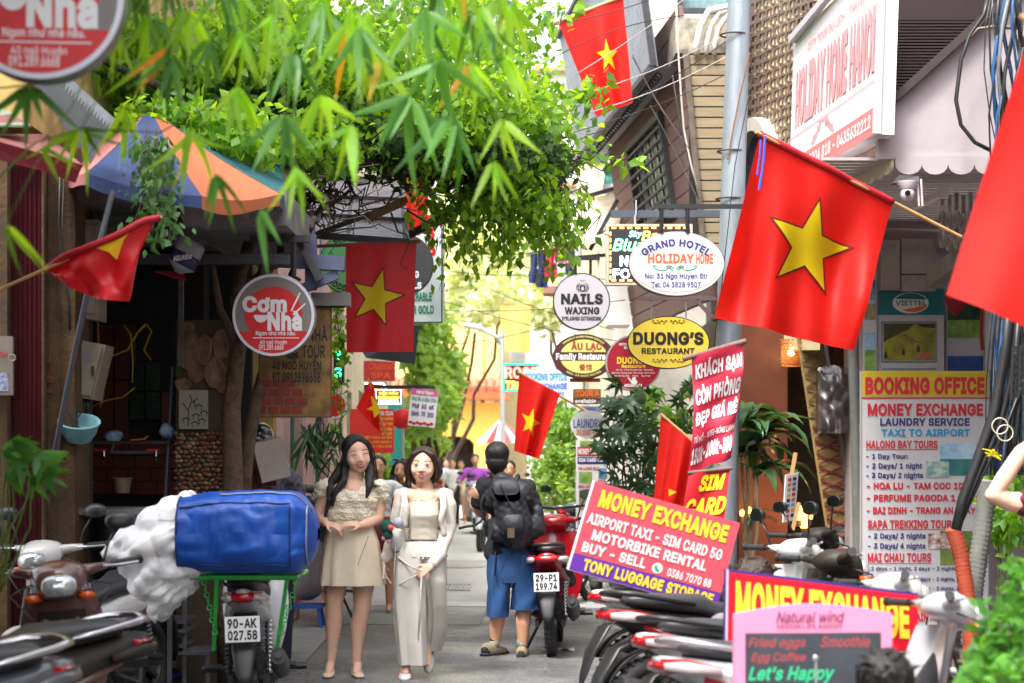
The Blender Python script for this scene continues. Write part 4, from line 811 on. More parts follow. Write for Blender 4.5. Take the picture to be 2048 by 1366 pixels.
# far signs on the right
t=thing('neon_sign','red neon travel sign with a green dotted border far on the right','sign',P(1042,784,30));S_=facepx(1006,727,1079,783,30);board('case',lambda u,v,o=0: S_(1006+73*u,727+56*v,o),.12,mat('neon_panel',c(48,46,50),.3),t);T([('ROSE',1010,734,1075,757,.02),],emat('neon_red',(1,.12,.08),2.2),t,S_);T([('TRAVEL',1011,762,1075,778,.03)],LO,t,S_)
m=MB()
for i in range(20): x=1008+i*3.7;ellipse(m,S_,x,729,1.1,1.1,.006,6);ellipse(m,S_,x,781,1.1,1.1,.006,6)
for i in range(14): y=731+i*3.8;ellipse(m,S_,1008,y,1.1,1.1,.006,6);ellipse(m,S_,1077,y,1.1,1.1,.006,6)
m.build('led_border',LEDG,t)
t=thing('sign_board','white booking office board with cyan and blue lettering behind the small flag','sign',P(1093,815,27));S_=facepx(1046,740,1140,814,27);board('board',lambda u,v,o=0: S_(1046+94*u,740+74*v,o),.05,mat('board_pale_blue',c(220,232,240),.5),t);T([('BOOKING OFFICE',1050,746,1134,761,.03)],MCY,t,S_);T([('EXCHANGE',1076,766,1134,779,.03)],mat('letter_blue',c(40,90,190),.5),t,S_);T([('TRAVEL TOURS',1070,783,1128,794,.03)],MCY,t,S_);m=MB();ellipse(m,S_,1127,803,7,5,.006,12);m.build('logo',MY,t)
t=thing('half_round_awning','pale grey half-round sign under the cyan booking board','sign',P(1125,845,26));S_=facepx(1090,808,1152,846,26);m=MB();q=[(1121+32*math.cos(R(a)),812+32*math.sin(R(a))) for a in range(0,181,12)];m.prism([S_(x,y) for x,y in q][::-1],(0,.06,0));m.build('panel',mat('pale_steel',c(186,196,210),.4,.2),t)
t=thing('small_sign','small brown and amber room sign under the brown oval sign','sign',P(1173,808,19));S_=facepx(1146,778,1202,808,19);board('board',lambda u,v,o=0: S_(1146+56*u,778+30*v,o),.05,mat('amber_board',c(128,92,42),.5,var=.2),t);m=MB();rect(m,S_,1147,796,1201,807,.003);m.build('band',MBRN,t);T([('TOUR A',1152,781,1198,793,.03)],MOR,t,S_);T([('available',1150,798,1192,806,.02)],MW,t,S_);hanger(t,(1168,),758,779,19,.02,SIL)
t=thing('small_sign','small grey-blue number plate sign just above the laundry oval','sign',P(1180,823,20.5));S_=facepx(1160,812,1205,826,20.5);board('board',lambda u,v,o=0: S_(1160+45*u,812+14*v,o),.04,mat('steel_blue',c(120,132,160),.5),t);T([('1991',1170,814,1192,823,.03)],MNV,t,S_)
t=thing('oval_sign','white oval laundry sign with blue name and red price','sign',P(1177,876,18.8));S_=facepx(1140,820,1216,878,18.8);rim_disc(S_,1178,849,37.5,28,.04).build('board',MW,t);T([('LAUNDRY',1147,838,1204,856,.0)],mat('letter_blue',c(40,90,190),.5),t,S_);T([('20.000',1153,860,1181,870,.02),('VND/KG',1184,862,1206,869,.0)],MOR,t,S_)
t=thing('street_poster_stand','white poster stand with money exchange and bay tour offers beside the schefflera','poster stand',P(1183,1062,17.8));S_=facepx(1152,880,1216,1062,17.8);board('board',lambda u,v,o=0: S_(1152+64*u,880+182*v,o),.05,MW,t)
m=MB();rect(m,S_,1155,894,1213,912,.003);m.build('red_band',MRT,t);m=MB();rect(m,S_,1155,914,1213,928,.003);m.build('navy_band',MNV,t)
T([('MONEY EXCHANGE',1157,897,1212,909,.04),('SIM CARD 5G -',1157,916,1211,924,.04)],MW,t,S_);T([('HA LONG BAY',1157,933,1198,940,.03),('NINH BINH',1157,969,1186,976,.03),('SAPA',1196,958,1212,964,.03),('DAILY TOUR',1157,1012,1188,1019,.03)],MRT,t,S_);T([('BUS TICKETS',1157,1042,1210,1050,.04)],MNV,t,S_)
PIC=lambda nme,a,b_,s_=9: mat(nme,c(*a),.4,scale=s_,col2=c(*b_),detail=6)
for (x0,y0,x1,y1,mm_) in ((1158,944,1184,966,PIC('pic_meadow',(60,130,60),(170,190,90))),(1197,936,1213,956,PIC('pic_sea',(40,110,160),(150,190,210))),(1158,980,1184,1008,PIC('pic_rocks',(70,90,60),(190,170,130))),(1160,882,1196,893,MATS['pic_meadow'])): m=MB();rect(m,S_,x0,y0,x1,y1,.004);m.build('picture',mm_,t)

# -------- Khach San banner (draped, hung from a pole)
t=thing('cloth_banner','crumpled crimson hotel room banner hanging in front of the steel pole','banner',P(1420,945,15.0));Yk=15.0
def kb(u,v,o=0):
    xl=1383 - 0*v+(5*math.sin(3*v) - 13*v*v*.6);xr=1488 - 24*v+3*math.sin(5*v)
    yl=712;yr=684;x=xl+(xr - xl)*u;y=(yl+(yr - yl)*u)+(236 - 6*u)*v+(3*math.sin(u*9)*v)
    if v > .93: y += (v - .93)*60*math.sin(math.pi*u)*.5
    return P(x,y,Yk)+Vector((0,-.03*math.sin(7*u+2*v)*(.2+v) - .02*math.sin(4*u - 9*v) - .02*math.sin(19*v+3*u)*(.3+.7*u) - o,0))
BNR=mat('banner_crimson',c(200,42,72),.6,var=.12,scale=6,trans=.2,dirt=.15)
m=MB();m.grid(kb,24,44);m.build('cloth',BNR,t,smooth=2)
def warp_text(parent,m_,fn,items,name='lettering'):
    for it in items:
        mb=MB();text(mb,fn,it[0],it[1],it[2],it[3],it[4],it[5] if len(it) > 5 else .04,.008,it[6] if len(it) > 6 else 0);o=mb.build(name,m_,parent)
    return o
warp_text(t,MW,kb,[('KHÁCH SẠN',.06,.055,.97,.235,.09),('CÒN PHÒNG',.05,.26,.98,.43,.09),('ĐẸP GIÁ RẺ',.05,.46,.97,.63,.09),('TỦ HỒ - WIFI-NÓNG LẠNH',.05,.67,.98,.76,.02),('150k-200k-300',.03,.79,.97,.93,.07)])
m=MB();m.cyl(P(1366,718,Yk),P(1492,682,Yk+.02),.022,n=10);m.build('pole',mat('weathered_stick',c(120,92,84),.7,var=.2),t)
t=thing('cloth_banner','red SIM card banner with yellow letters tied under the hotel banner','banner',P(1415,1040,14.95));Yk2=14.95
def sb(u,v,o=0):
    xl=1378 - 22*v;xr=1460 - 14*v;y=(946 - 8*u)+118*v;return P(xl+(xr - xl)*u,y,Yk2)+Vector((0,-.015*math.sin(6*u+3*v) - o,0))
m=MB();m.grid(sb,12,14);m.build('cloth',mat('banner_red',c(210,36,50),.5,var=.1,trans=.2),t,smooth=2);warp_text(t,mat('paint_yellow',c(244,214,30),.5),sb,[('SIM',.3,.06,.92,.34,.06,.25),('CARD',.05,.45,1.0,.76,.06,.25)]);warp_text(t,MW,sb,[('CHINA',.2,.86,.8,.99,.05)])
m=MB();m.cyl(P(1376,946,Yk2),P(1464,936,Yk2),.014);m.build('pole',MATS['weathered_stick'],t)
# -------- steel pole
t=thing('steel_pole','galvanised grey steel utility pole with tar bands on the right','pole',P(1452,1200,16));m=MB();GV=mat('galvanised',c(150,160,170),.5,.35,var=.12,scale=4,aniso=(3,3,.5),dirt=.25)
m.loft([((P(1445,0,16).x,16,0.1),.105,.105,2),((P(1451,0,16).x,16,1.5),.104,.104,2),((P(1465,0,16).x,16,3.5),.1,.1,2),((P(1482,0,16).x,16,5.6),.092,.092,2)],n=12,ax='z');m.build('shaft',GV,t,smooth=True)
for py in (70,303,398,640):
    z=P(0,py,16).z;x=P(1451+(700 - py)*.027 if py < 700 else 1451,0,16).x;m=MB();m.torus((x,16,z),.108,.008,ax='z',n=20,m=6);m.build('band',mat('rust_band',c(70,56,50),.7),t)
m=MB();m.tube([P(1500,105,15.88),P(1480,190,15.88),P(1468,250,15.88),P(1455,320,15.9)],.006);m.build('rust_streak',mat('rust',c(130,84,54),.8),t)
# -------- Holiday Home slanting billboard
t=thing('billboard','big slanting white hotel billboard with pale red letters at the top right','billboard',P(1660,340,13.2))
a,b_,d_,e_=P(1588,75,15.4),P(1764,-90,12.9),P(1752,268,12.9),P(1578,372,15.4)
HB=Flat(a,b_,d_,e_);board('case',HB,.12,mat('billboard_white',c(236,234,240),.3),t)
m=MB();uvpoly(m,HB,[(0,.84),(1,.84),(1,.995),(0,.995)][::-1]);m.build('red_band',mat('pale_band',c(224,120,122),.45),t)
T([('HOLIDAY HOME HANOI',.06,.25,.97,.64,.06)],mat('pale_letters',c(226,150,156),.45,var=.12,scale=2),t,HB)  # letters and band set in a pale red
T([('CITY TOUR DU LỊCH - TRAVEL',.2,.13,.85,.2,.01)],MATS['pale_letters'],t,HB);T([('ĐT: 0904 818 - 0435632212',.15,.87,.95,.95,.03)],MW,t,HB)
m=MB();stroke(m,HB,[(0,.69),(1,.69)],.006,.005,1.2);
for s_ in (-1,1):
    for k in range(5): stroke(m,HB,[(.42+s_*.02*k,.71+.02*k),(.42+s_*(.05+.02*k),.70+.03*k),(.42+s_*(.03+.02*k),.76)],.008,.005,1.2)
m.build('flourish',MATS['pale_letters'],t);m=MB();m.beam(P(1583,80,15.35),P(1700,-60,13.6),.05);m.beam(d_+Vector((0,-.01,0)),b_+Vector((0,-.01,0)),.05,.03);m.build('frame',mat('frame_pale',c(200,198,204),.4,.2),t)
# -------- booking office board
Yb=15.0;t=thing('booking_board','tall booking office board listing tours in red and blue','sign board',P(1850,1245,Yb));S_=facepx(1722,742,1978,1250,Yb);board('board',lambda u,v,o=0: S_(1722+256*u,742+508*v,o),.06,mat('poster_paper',c(188,186,190),.5,var=.04,scale=2),t)
m=MB();rect(m,S_,1722,742,1978,793,.002);m.build('heading_band',mat('olive_yellow',c(196,170,30),.5),t);m=MB();stroke(m,S_,[(1722,796),(1978,796)],3,.004);stroke(m,S_,[(1732,899),(1876,899)],1.2,.004);stroke(m,S_,[(1735,1059),(1912,1059)],1.2,.004);stroke(m,S_,[(1735,1127),(1862,1127)],1.2,.004);m.build('rule',MRT,t)
T([('BOOKING OFFICE',1730,754,1969,789,.06),('MONEY EXCHANGE',1735,807,1966,832,.04),('HALONG BAY TOURS',1732,881,1875,897,.03),('- HOA LU - TAM COC 1DAY:',1733,965,1954,979,.04),('- PERFUME PAGODA 1 DAY:',1733,989,1954,1003,.04),('- BAI DINH - TRANG AN 1DAY:',1733,1014,1954,1028,.04),('SAPA TREKKING TOURS',1735,1040,1912,1057,.03),('MAI CHAU TOURS',1735,1106,1862,1124,.03),('CAT BA TOURS:',1735,1152,1826,1165,.02),('BA BE TOUR:',1740,1172,1828,1184,.02),('TRAIN AND BUS',1815,1226,1918,1242,.04)],MRT,t,S_)
T([('LAUNDRY SERVICE',1760,836,1939,852,.03),('- 1 Day Tour:',1732,908,1816,920,.03),('- 2 Days/ 1 night',1732,926,1844,940,.03),('- 3 Days/ 2 nights',1732,945,1846,959,.03),('- 2 Days/ 3 nights',1736,1066,1851,1080,.03),('- 3 Days/ 4 nights',1736,1086,1851,1100,.03),('2 days - 1 night, 3 days - 2 nights',1742,1133,1912,1143,.02),('3 days - 2 nights, 4',1832,1154,1918,1164,.02),('3 days - 2 nights, 4',1832,1173,1918,1183,.02)],mat('letter_navy',c(46,44,110),.5),t,S_)
T([('TAXI TO AIRPORT',1762,858,1940,873,.03),('MOTORBIKE RENTAL',1755,1200,1913,1217,.03)],MCY,t,S_)
for (x0,y0,x1,y1,mm_) in ((1880,887,1974,918,PIC('pic_sky',(96,150,196),(190,214,226),4)),(1880,918,1974,951,PIC('pic_bay',(30,84,120),(70,130,110),7)),(1852,923,1898,955,PIC('pic_boats',(60,120,130),(190,200,190),14)),(1856,1067,1902,1098,PIC('pic_people',(120,70,60),(210,200,190),22)),(1880,1062,1974,1130,PIC('pic_terrace',(70,88,44),(130,140,70),6))): m=MB();rect(m,S_,x0,y0,x1,y1,.004 if x0 != 1852 and x0 != 1856 else .006);m.build('picture',mm_,t)
m=MB();rect(m,S_,1722,742,1724,1250,.003);rect(m,S_,1976,742,1978,1250,.003);m.build('edge',SIL,t)
# -------- posters behind: telecom panel etc
def poster(label,x0,y0,x1,y1,Y,mt,group=None,yaw=0,nm='poster'):
    t=thing(nm,label,nm,P((x0+x1)/2,y1,Y),group);S_=facepx(x0,y0,x1,y1,Y,yaw);board('panel',lambda u,v,o=0: S_(x0+(x1 - x0)*u,y0+(y1 - y0)*v,o),.03,mt,t);return t,S_
t,S_=poster('telecom poster with teal heading, oval logo and a terraced rice field picture',1756,578,1888,900,16.3,MATS['poster_paper'])
m=MB();rect(m,S_,1756,578,1888,630,.002);m.build('heading_band',mat('viettel_teal',c(14,112,120),.45),t)
m=MB();ellipse(m,S_,1821,606,36,21,.004);m.build('logo_oval',MW,t);m=MB();ellipse(m,S_,1821,606,34,19.5,.005,a0=R(205),a1=R(340));m.build('logo_top',MATS['viettel_teal'],t);m=MB();ellipse(m,S_,1824,606,31,18,.0055,a0=R(15),a1=R(130));m.build('logo_bottom',MOR,t);T([('VIETTEL',1791,601,1853,611,.02)],MATS['viettel_teal'],t,S_)
m=MB();[stroke(m,S_,q,2,.004) for q in ([(1764,644),(1872,644)],[(1872,644),(1872,724)],[(1872,724),(1764,724)],[(1764,724),(1764,644)],[(1764,738),(1872,738)])];m.build('frame_line',MATS['viettel_teal'],t)
m=MB();rect(m,S_,1767,647,1870,721,.003);m.build('picture',PIC('pic_field',(104,112,30),(176,160,50),5),t);m=MB()
m.poly([S_(x,y,.005) for x,y in ((1767,647),(1830,647),(1815,660),(1790,670),(1767,685))][::-1]);m.poly([S_(x,y,.005) for x,y in ((1830,647),(1870,647),(1870,656),(1845,655))][::-1]);m.build('picture_hills',mat('hill_dark',c(60,66,26),.5,var=.3,scale=20),t)
m=MB()
for i in range(5): stroke(m,S_,[(1785+i*9,674+i*3),(1800+i*9,668+i*4),(1812+i*8,672+i*4)],1,.006)
for (x,y) in ((1771,708),(1806,702),(1836,696)): m.poly([S_(a,b_,.006) for a,b_ in ((x - 3,y+8),(x+4,y+8),(x+3,y - 2),(x,y - 7),(x - 2,y - 2))])
m.build('picture_figures',mat('figure_dark',c(70,40,34),.5),t);T([('Sapa',1840,707,1862,719,.03,.2)],mat('letter_pink',c(226,60,120),.5),t,S_)
t,S_=poster('narrow scenic poster strip with blue borders left of the telecom poster',1727,520,1753,745,16.25,MATS['poster_paper'])
for (y0,y1,k) in ((560,600,'pic_sea'),(608,640,'pic_rocks'),(665,700,'pic_sky'),(700,740,'pic_meadow')): m=MB();rect(m,S_,1729,y0,1751,y1,.003);m.build('picture',MATS[k],t)
t,S_=poster('green landscape poster with a blue lower picture right of the telecom poster',1893,590,1968,745,16.4,MATS['poster_paper'])
for (y0,y1,k) in ((594,640,PIC('pic_forest',(16,40,26),(44,90,50),9)),(640,676,MATS['pic_meadow']),(712,744,PIC('pic_deep',(24,60,130),(60,110,180),3))): m=MB();rect(m,S_,1895,y0,1966,y1,.003);m.build('picture',k,t)
t,S_=poster('pale blue mountain poster partly behind the far right red flag',1972,585,2060,900,16.0,MATS['poster_paper'],yaw=-8)
for (y0,y1,k) in ((592,700,PIC('pic_winter',(120,150,190),(226,232,240),5)),(740,880,MATS['pic_sea'])): m=MB();rect(m,S_,1978,y0,2056,y1,.003);m.build('picture',k,t)
# red rosette hanging
t=thing('red_ornament','dark red tasselled ornament hanging under the far right flag','ornament',P(1915,640,15.5));m=MB();m.loft([(P(1912,632,15.5),.01,.01),(P(1912,618,15.5),.06,.04),(P(1914,600,15.5),.09,.05),(P(1915,585,15.5),.1,.05)],n=12,ax='z');m.build('bow',mat('deep_red_cloth',c(140,14,30),.7),t,smooth=2);m=MB();m.tube([P(1965,600,15.5),P(1962,660,15.5),P(1965,700,15.5)],.014);m.build('tassel',MATS['deep_red_cloth'],t)
# -------- money exchange boxes
def quadface(tl,tr,br,bl): return Flat(tl,tr,br,bl)
t=thing('money_exchange_box','tilted pink-red money exchange and luggage storage sign box on the scooters','sign box',P(1290,1190,9.9));Y1_,Y2_=9.8,9.95
a,b_,d_,e_=P(1190,962,Y1_),P(1480,1046,Y2_),P(1432,1221,Y2_),P(1137,1140,Y1_);MB1=Flat(a,b_,d_,e_);board('case',MB1,.05,mat('box_white',c(220,216,224),.5),t)
m=MB();uvpoly(m,MB1,[(.0,.805),(1,.805),(1,.99),(0,.99)][::-1]);m.build('purple_band',MPU,t);m=MB();rect(m,MB1,0.0,0.0,1,.8,.003);m.build('red_field',mat('box_red',c(224,88,104),.35),t)
T([('MONEY EXCHANGE',.06,.06,.94,.26,.06),('TONY LUGGAGE STORAGE',.08,.83,.96,.96,.05)],MY,t,MB1);T([('AIRPORT TAXI - SIM CARD 5G',.02,.335,.94,.46,.035),('MOTORBIKE RENTAL',.08,.50,.86,.62,.045),('BUY - SELL',.04,.655,.47,.77,.045),('0386 7070 88',.62,.685,.92,.78,.03)],MW,t,MB1)
m=MB();ellipse(m,MB1,.55,.725,.037,.06,.005,24);m.build('phone_disc',mat('mint_disc',c(200,226,216),.4),t);m=MB();stroke(m,MB1,[(.538,.70),(.54,.735),(.562,.752)],.012,.007,1.7);m.build('phone_icon',MGN,t)
t=thing('money_exchange_box','upright bright red money exchange sign box behind the pink chalkboard','sign box',P(1640,1400,8.0));Ym=8.0
a,b_,d_,e_=P(1452,1138,Ym),P(1836,1187,Ym+.1),P(1840,1420,Ym+.1),P(1448,1420,Ym);MB2=Flat(a,b_,d_,e_);board('case',MB2,.035,mat('box_navy_top',c(64,40,120),.5),t);m=MB();rect(m,MB2,0.012,0.02,.997,1,.003);m.build('red_field',mat('box_bright_red',c(226,24,46),.35),t)
m=MB();rect(m,MB2,-.0,0.0,.012,1,.004);m.build('edge',mat('edge_lilac',c(190,186,210),.5),t);T([('MONEY EXCHANGE',.05,.07,.95,.40,.07)],MY,t,MB2);T([('AIRPORT TAXI SERVICE',.1,.50,.93,.60,.05)],MW,t,MB2)
t=thing('chalkboard','pink-framed arched chalkboard menu at the bottom of the picture','chalkboard',P(1620,1430,7.0));Yc=7.0;S_=facepx(1465,1205,1785,1460,Yc,4)
m=MB();arc_=[(1465+320*i/16,1228 - 20*math.sin(math.pi*i/16)) for i in range(17)];pts=[S_(x,y,.01) for x,y in arc_]+[S_(1785,1460,.01),S_(1465,1460,.01)];m.prism(pts[::-1],(0,.04,0));m.build('frame',mat('frame_pink',c(226,140,176),.5),t)
m=MB();rect(m,S_,1488,1265,1762,1455,.013);m.build('slate',mat('slate_board',c(62,66,74),.35,var=.3,scale=3),t)
T([('Natural wind',1550,1222,1688,1245,.0,.3),('DESIGN LIFE BAKERY',1552,1248,1684,1256,.0)],mat('script_plum',c(120,50,90),.5),t,lambda x,y,o=0: S_(x,y,o+.008))
T([('Fried eggs',1494,1274,1610,1298,.0,.3),('Smoothie',1640,1272,1740,1294,.0,.3),('Egg Coffee',1500,1304,1610,1326,.0,.3)],mat('chalk_red',c(176,70,78),.7),t,lambda x,y,o=0: S_(x,y,o+.008));T([("Let's Happy",1494,1332,1668,1366,.02,.3)],mat('chalk_green',c(40,190,130),.7),t,lambda x,y,o=0: S_(x,y,o+.008))
m=MB();m.cyl(P(1632,1320,6.9),P(1632,1420,6.9),.005);m.sphere(P(1631,1316,6.9),.012,8,6);m.build('clasp',SIL,t)

# ============================================================ FLAGS
RED=mat('flag_red',c(236,30,20),.55,var=.08,scale=3,trans=.5);REDD=mat('flag_red_dark',c(206,22,36),.5,var=.06,scale=3,trans=.3);STAR=mat('star_yellow',c(255,222,20),.55,trans=.4);SEAM=mat('star_seam',c(110,20,14),.7,trans=.2);BAM=mat('bamboo_pole',c(190,150,96),.6,var=.15,scale=9)
def flag(label,fn,star=None,star2=None,nu=22,nv=30,red=None,pole=None,pr=.012,poleM=None,seam=False):
    """fn(u,v,o)->point ; star=(cu,cv,ru,rv,rot)"""
    t=thing('national_flag',label,'flag',fn(.5,1,0),'red flags with a yellow star');m=MB();m.grid(lambda u,v: fn(u,v,0),nu,nv);m.build('cloth',red or RED,t,smooth=2)
    if star:
        cu,cv,ru,rv,rot=star;K=[(cu+(ru if i % 2 == 0 else ru*.4)*math.sin(R(rot+36*i)),cv - (rv if i % 2 == 0 else rv*.4)*math.cos(R(rot+36*i))) for i in range(10)]
        def tri(mb,k,o):
            n=12
            for i in range(10):
                A,B_,D=(cu,cv),K[i],K[(i+1) % 10];A=(cu,cv);B_=(cu+(B_[0] - cu)*k,cv+(B_[1] - cv)*k);D=(cu+(D[0] - cu)*k,cv+(D[1] - cv)*k)
                pt=lambda a,b_: (A[0]+(B_[0] - A[0])*a/n+(D[0] - A[0])*b_/n,A[1]+(B_[1] - A[1])*a/n+(D[1] - A[1])*b_/n);ix={};vs=[]
                for a in range(n+1):
                    for b2 in range(n+1 - a): ix[(a,b2)]=len(vs);vs.append(fn(*pt(a,b2),o))
                fs=[]
                for a in range(n):
                    for b2 in range(n - a):
                        fs.append((ix[(a,b2)],ix[(a+1,b2)],ix[(a,b2+1)]))
                        if b2 < n - a - 1: fs.append((ix[(a+1,b2)],ix[(a+1,b2+1)],ix[(a,b2+1)]))
                mb.add(vs,fs)
        m=MB();tri(m,1,.009);tri(m,1,-.009);m.build('star',STAR,t,smooth=2)
        if seam: m=MB();tri(m,1.13,.0055);m.build('star_seam',SEAM,t,smooth=2)
    if pole:
        m=MB();m.cyl(pole[0],pole[1],pr,n=10);m.build('pole',poleM or BAM,t)
    return t
def quadflag(tl,tr,br,bl,Y,waves,Y2=None):
    """corners in photo units; waves: list (amp m, ku, kv, phase)"""
    Y2=Y2 or Y
    def fn(u,v,o=0):
        x=(tl[0]*(1 - u)+tr[0]*u)*(1 - v)+(bl[0]*(1 - u)+br[0]*u)*v;y=(tl[1]*(1 - u)+tr[1]*u)*(1 - v)+(bl[1]*(1 - u)+br[1]*u)*v
        d=sum(a*math.sin(ku*u+kv*v+ph) for a,ku,kv,ph in waves)*(.15+.85*min(1,v*1.5));Yh_=Y+(Y2 - Y)*u
        return P(x,y,Yh_)+Vector((0,d - o,0))
    return fn
big=quadflag((1520,268),(1786,404),(1703,703),(1430,634),11.6,[(.06,10,1.5,0),(.035,19,-3,1),(.03,5,6,2)],11.9)
t=flag('largest star flag, billowing from a slanting pole in front of the steel pole',big,(.52,.47,.30,.265,-3),nu=48,nv=56,red=RED,pole=(P(1512,264,11.59),P(1922,474,12.05)),pr=.011,seam=True)
m=MB();m.tube([big(u,0.0,.0)+Vector((0,0,.0)) for u in [i/32 for i in range(33)]],.022,n=10);m.build('sleeve',mat('sleeve_red',c(180,20,34),.6,trans=.1),t,smooth=2);m=MB();m.tube([P(1530,272,11.5),P(1528,310,11.5),P(1524,345,11.5),P(1518,380,11.5)],.008);m.tube([P(1522,280,11.5),P(1519,315,11.5),P(1514,350,11.5)],.006);m.build('ribbon',mat('ribbon_blue',c(70,90,190),.5),t)
t=flag('flat dark red star flag hanging vertically left of the alley',quadflag((691,489),(833,484),(826,703),(693,705),15.0,[(.012,7,1,0),(.006,16,2,1)]),(.44,.50,.385,.26,14),red=REDD,pole=(P(560,496,15.1),P(840,483,15.0)),pr=.014,poleM=mat('pole_brown',c(120,76,60),.7),seam=True)
t=flag('star flag hanging high above the alley against the pale buildings',quadflag((1115,40),(1246,-8),(1266,205),(1192,232),18.5,[(.04,8,1,0),(.02,15,3,1)]),(.60,.50,.20,.165,8),nu=18,pole=(P(1108,46,18.5),P(1290,-24,18.5)),pr=.016)
t=flag('small star flag beyond the man with the backpack',quadflag((1038,746),(1120,787),(1078,918),(1028,902),20,[(.05,9,1,0),(.02,17,2,1)]),(.44,.56,.30,.2,4),pole=(P(1036,744,20),P(1182,828,20.2)),pr=.014)
t=flag('out-of-focus plain red flag cropped by the right edge',quadflag((2062,60),(2340,300),(2190,720),(1898,588),6.6,[(.04,5,2,0),(.02,9,1,2)]),None,pole=(P(2040,30,6.6),P(2360,320,6.6)),pr=.01)
t=flag('folded star flag standing in front of the schefflera with only a star tip showing',quadflag((1322,832),(1392,892),(1372,1030),(1308,1008),15.6,[(.04,8,1,0),(.03,14,2,1)]),None,pole=(P(1321,828,15.6),P(1440,930,15.65)),pr=.012)
fn=quadflag((1322,832),(1392,892),(1372,1030),(1308,1008),15.6,[(.04,8,1,0),(.03,14,2,1)]);m=MB();m.add([P(1337,978,15.5),P(1354,984,15.5),P(1338,992,15.5)],[(0,2,1)]);m.build('star',STAR,t)
t=flag('sunlit orange-red star flag twisted above the smiling girl',quadflag((738,762),(748,768),(762,868),(712,815),20,[(.04,6,2,0),(.02,11,3,1)]),None,nu=14,pole=(P(736,756,20),P(775,880,20.05)),pr=.01)
m=MB();sp=lambda a,b_: P(a,b_,19.9);m.add([sp(745,812),sp(742,790),sp(756,806),sp(759,826),sp(748,836),sp(746,822),sp(733,819)],[(0,1,2,3,4,5,6)]);m.build('star',STAR,t)
t=flag('red and yellow flag behind the leaves above the LED canopy',quadflag((780,330),(858,326),(855,455),(812,462),18.5,[(.03,8,1,0)]),(.2,.22,.3,.25,0),nu=12,pole=(P(770,328,18.5),P(862,324,18.5)),pr=.012)
t=flag('pale yellow and orange banner flag far down the alley, glare put in its colour',quadflag((1000,608),(1062,610),(1060,705),(1002,702),36,[(.05,7,1,0)]),None,nu=10,red=mat('cloth_apricot',c(250,220,130),.6,trans=.4),pole=(P(996,607,36),P(1066,609,36)))  # washed-out far light put into the pale cloth colour
t['label']='pale yellow cloth banner far down the alley, glare put in its colour';t['category']='banner';del t['group'];t.name='yellow_banner'
# crumpled flag on the left: rolled on a bamboo stick
t=thing('national_flag','crumpled star flag wrapped round a bamboo stick in front of the dark eatery','flag',P(200,600,9.6),'red flags with a yellow star');Yf=9.6
tp0=[(92,540),(130,515),(165,503),(205,488),(245,470),(290,443),(321,436)];bt0=[(112,554),(135,572),(165,586),(200,600),(228,604),(262,603),(284,470)]
def lerp_path(pa,u): f=u*(len(pa) - 1);i=min(int(f),len(pa) - 2);k=f - i;return (pa[i][0]*(1 - k)+pa[i+1][0]*k,pa[i][1]*(1 - k)+pa[i+1][1]*k)
def cf(u,v,o=0):
    a,b_=lerp_path(tp0,u),lerp_path(bt0,u);x=a[0]+(b_[0] - a[0])*v;y=a[1]+(b_[1] - a[1])*v
    return P(x,y,Yf)+Vector((0,.05*math.sin(9*u+5*v)*v+.03*math.sin(18*u - 6*v)*v - .05*math.sin(math.pi*u) - o,0))
m=MB();m.grid(cf,40,20);m.build('cloth',mat('flag_shade_red',c(206,24,34),.45,var=.05,trans=.3),t,smooth=2)
m=MB();A=[(.40,-.02),(.52,-.06),(.66,-.06),(.80,-.02),(.70,.12),(.66,.38),(.58,.22),(.46,.06)]
vs=[cf(a,b_,.012) for a,b_ in A];m.add(vs,[tuple(range(8))]);m.build('star',STAR,t)
m=MB();m.tube([cf(i/20,0,.01) for i in range(21)],.018,n=8);m.build('sleeve',MATS['sleeve_red'],t,smooth=2);m=MB();m.cyl(P(-60,605,9.5),P(325,434,9.65),.008);m.build('pole',BAM,t)
# ============================================================ TREES AND PLANTS
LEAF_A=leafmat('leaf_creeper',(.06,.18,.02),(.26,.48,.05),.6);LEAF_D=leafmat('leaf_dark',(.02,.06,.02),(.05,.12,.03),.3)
LEAF_B=leafmat('leaf_bamboo',(.16,.38,.03),(.34,.62,.05),.72,edge=(.55,.30,.04));LEAF_BD=leafmat('leaf_bamboo_frontlit',(.04,.15,.02),(.10,.28,.04),.4);LEAF_S=leafmat('leaf_schefflera',(.025,.075,.03),(.06,.14,.06),.2,.3);LEAF_F=leafmat('leaf_far',(.16,.32,.08),(.32,.52,.16),.5)  # darker bamboo copy paints the leaves lit from the front
LEAF_Y=leafmat('leaf_far_yellow',(.50,.60,.34),(.74,.80,.54),.22);BARK=mat('bark',c(86,68,54),.9,var=.4,scale=14,bump=1,bscale=30,dirt=.3);BARKD=mat('bark_dark',c(60,50,44),.9,var=.3,scale=14,bump=.8,bscale=30)  # yellow far leaves paled in colour in place of haze
npr=np.random.default_rng(11)
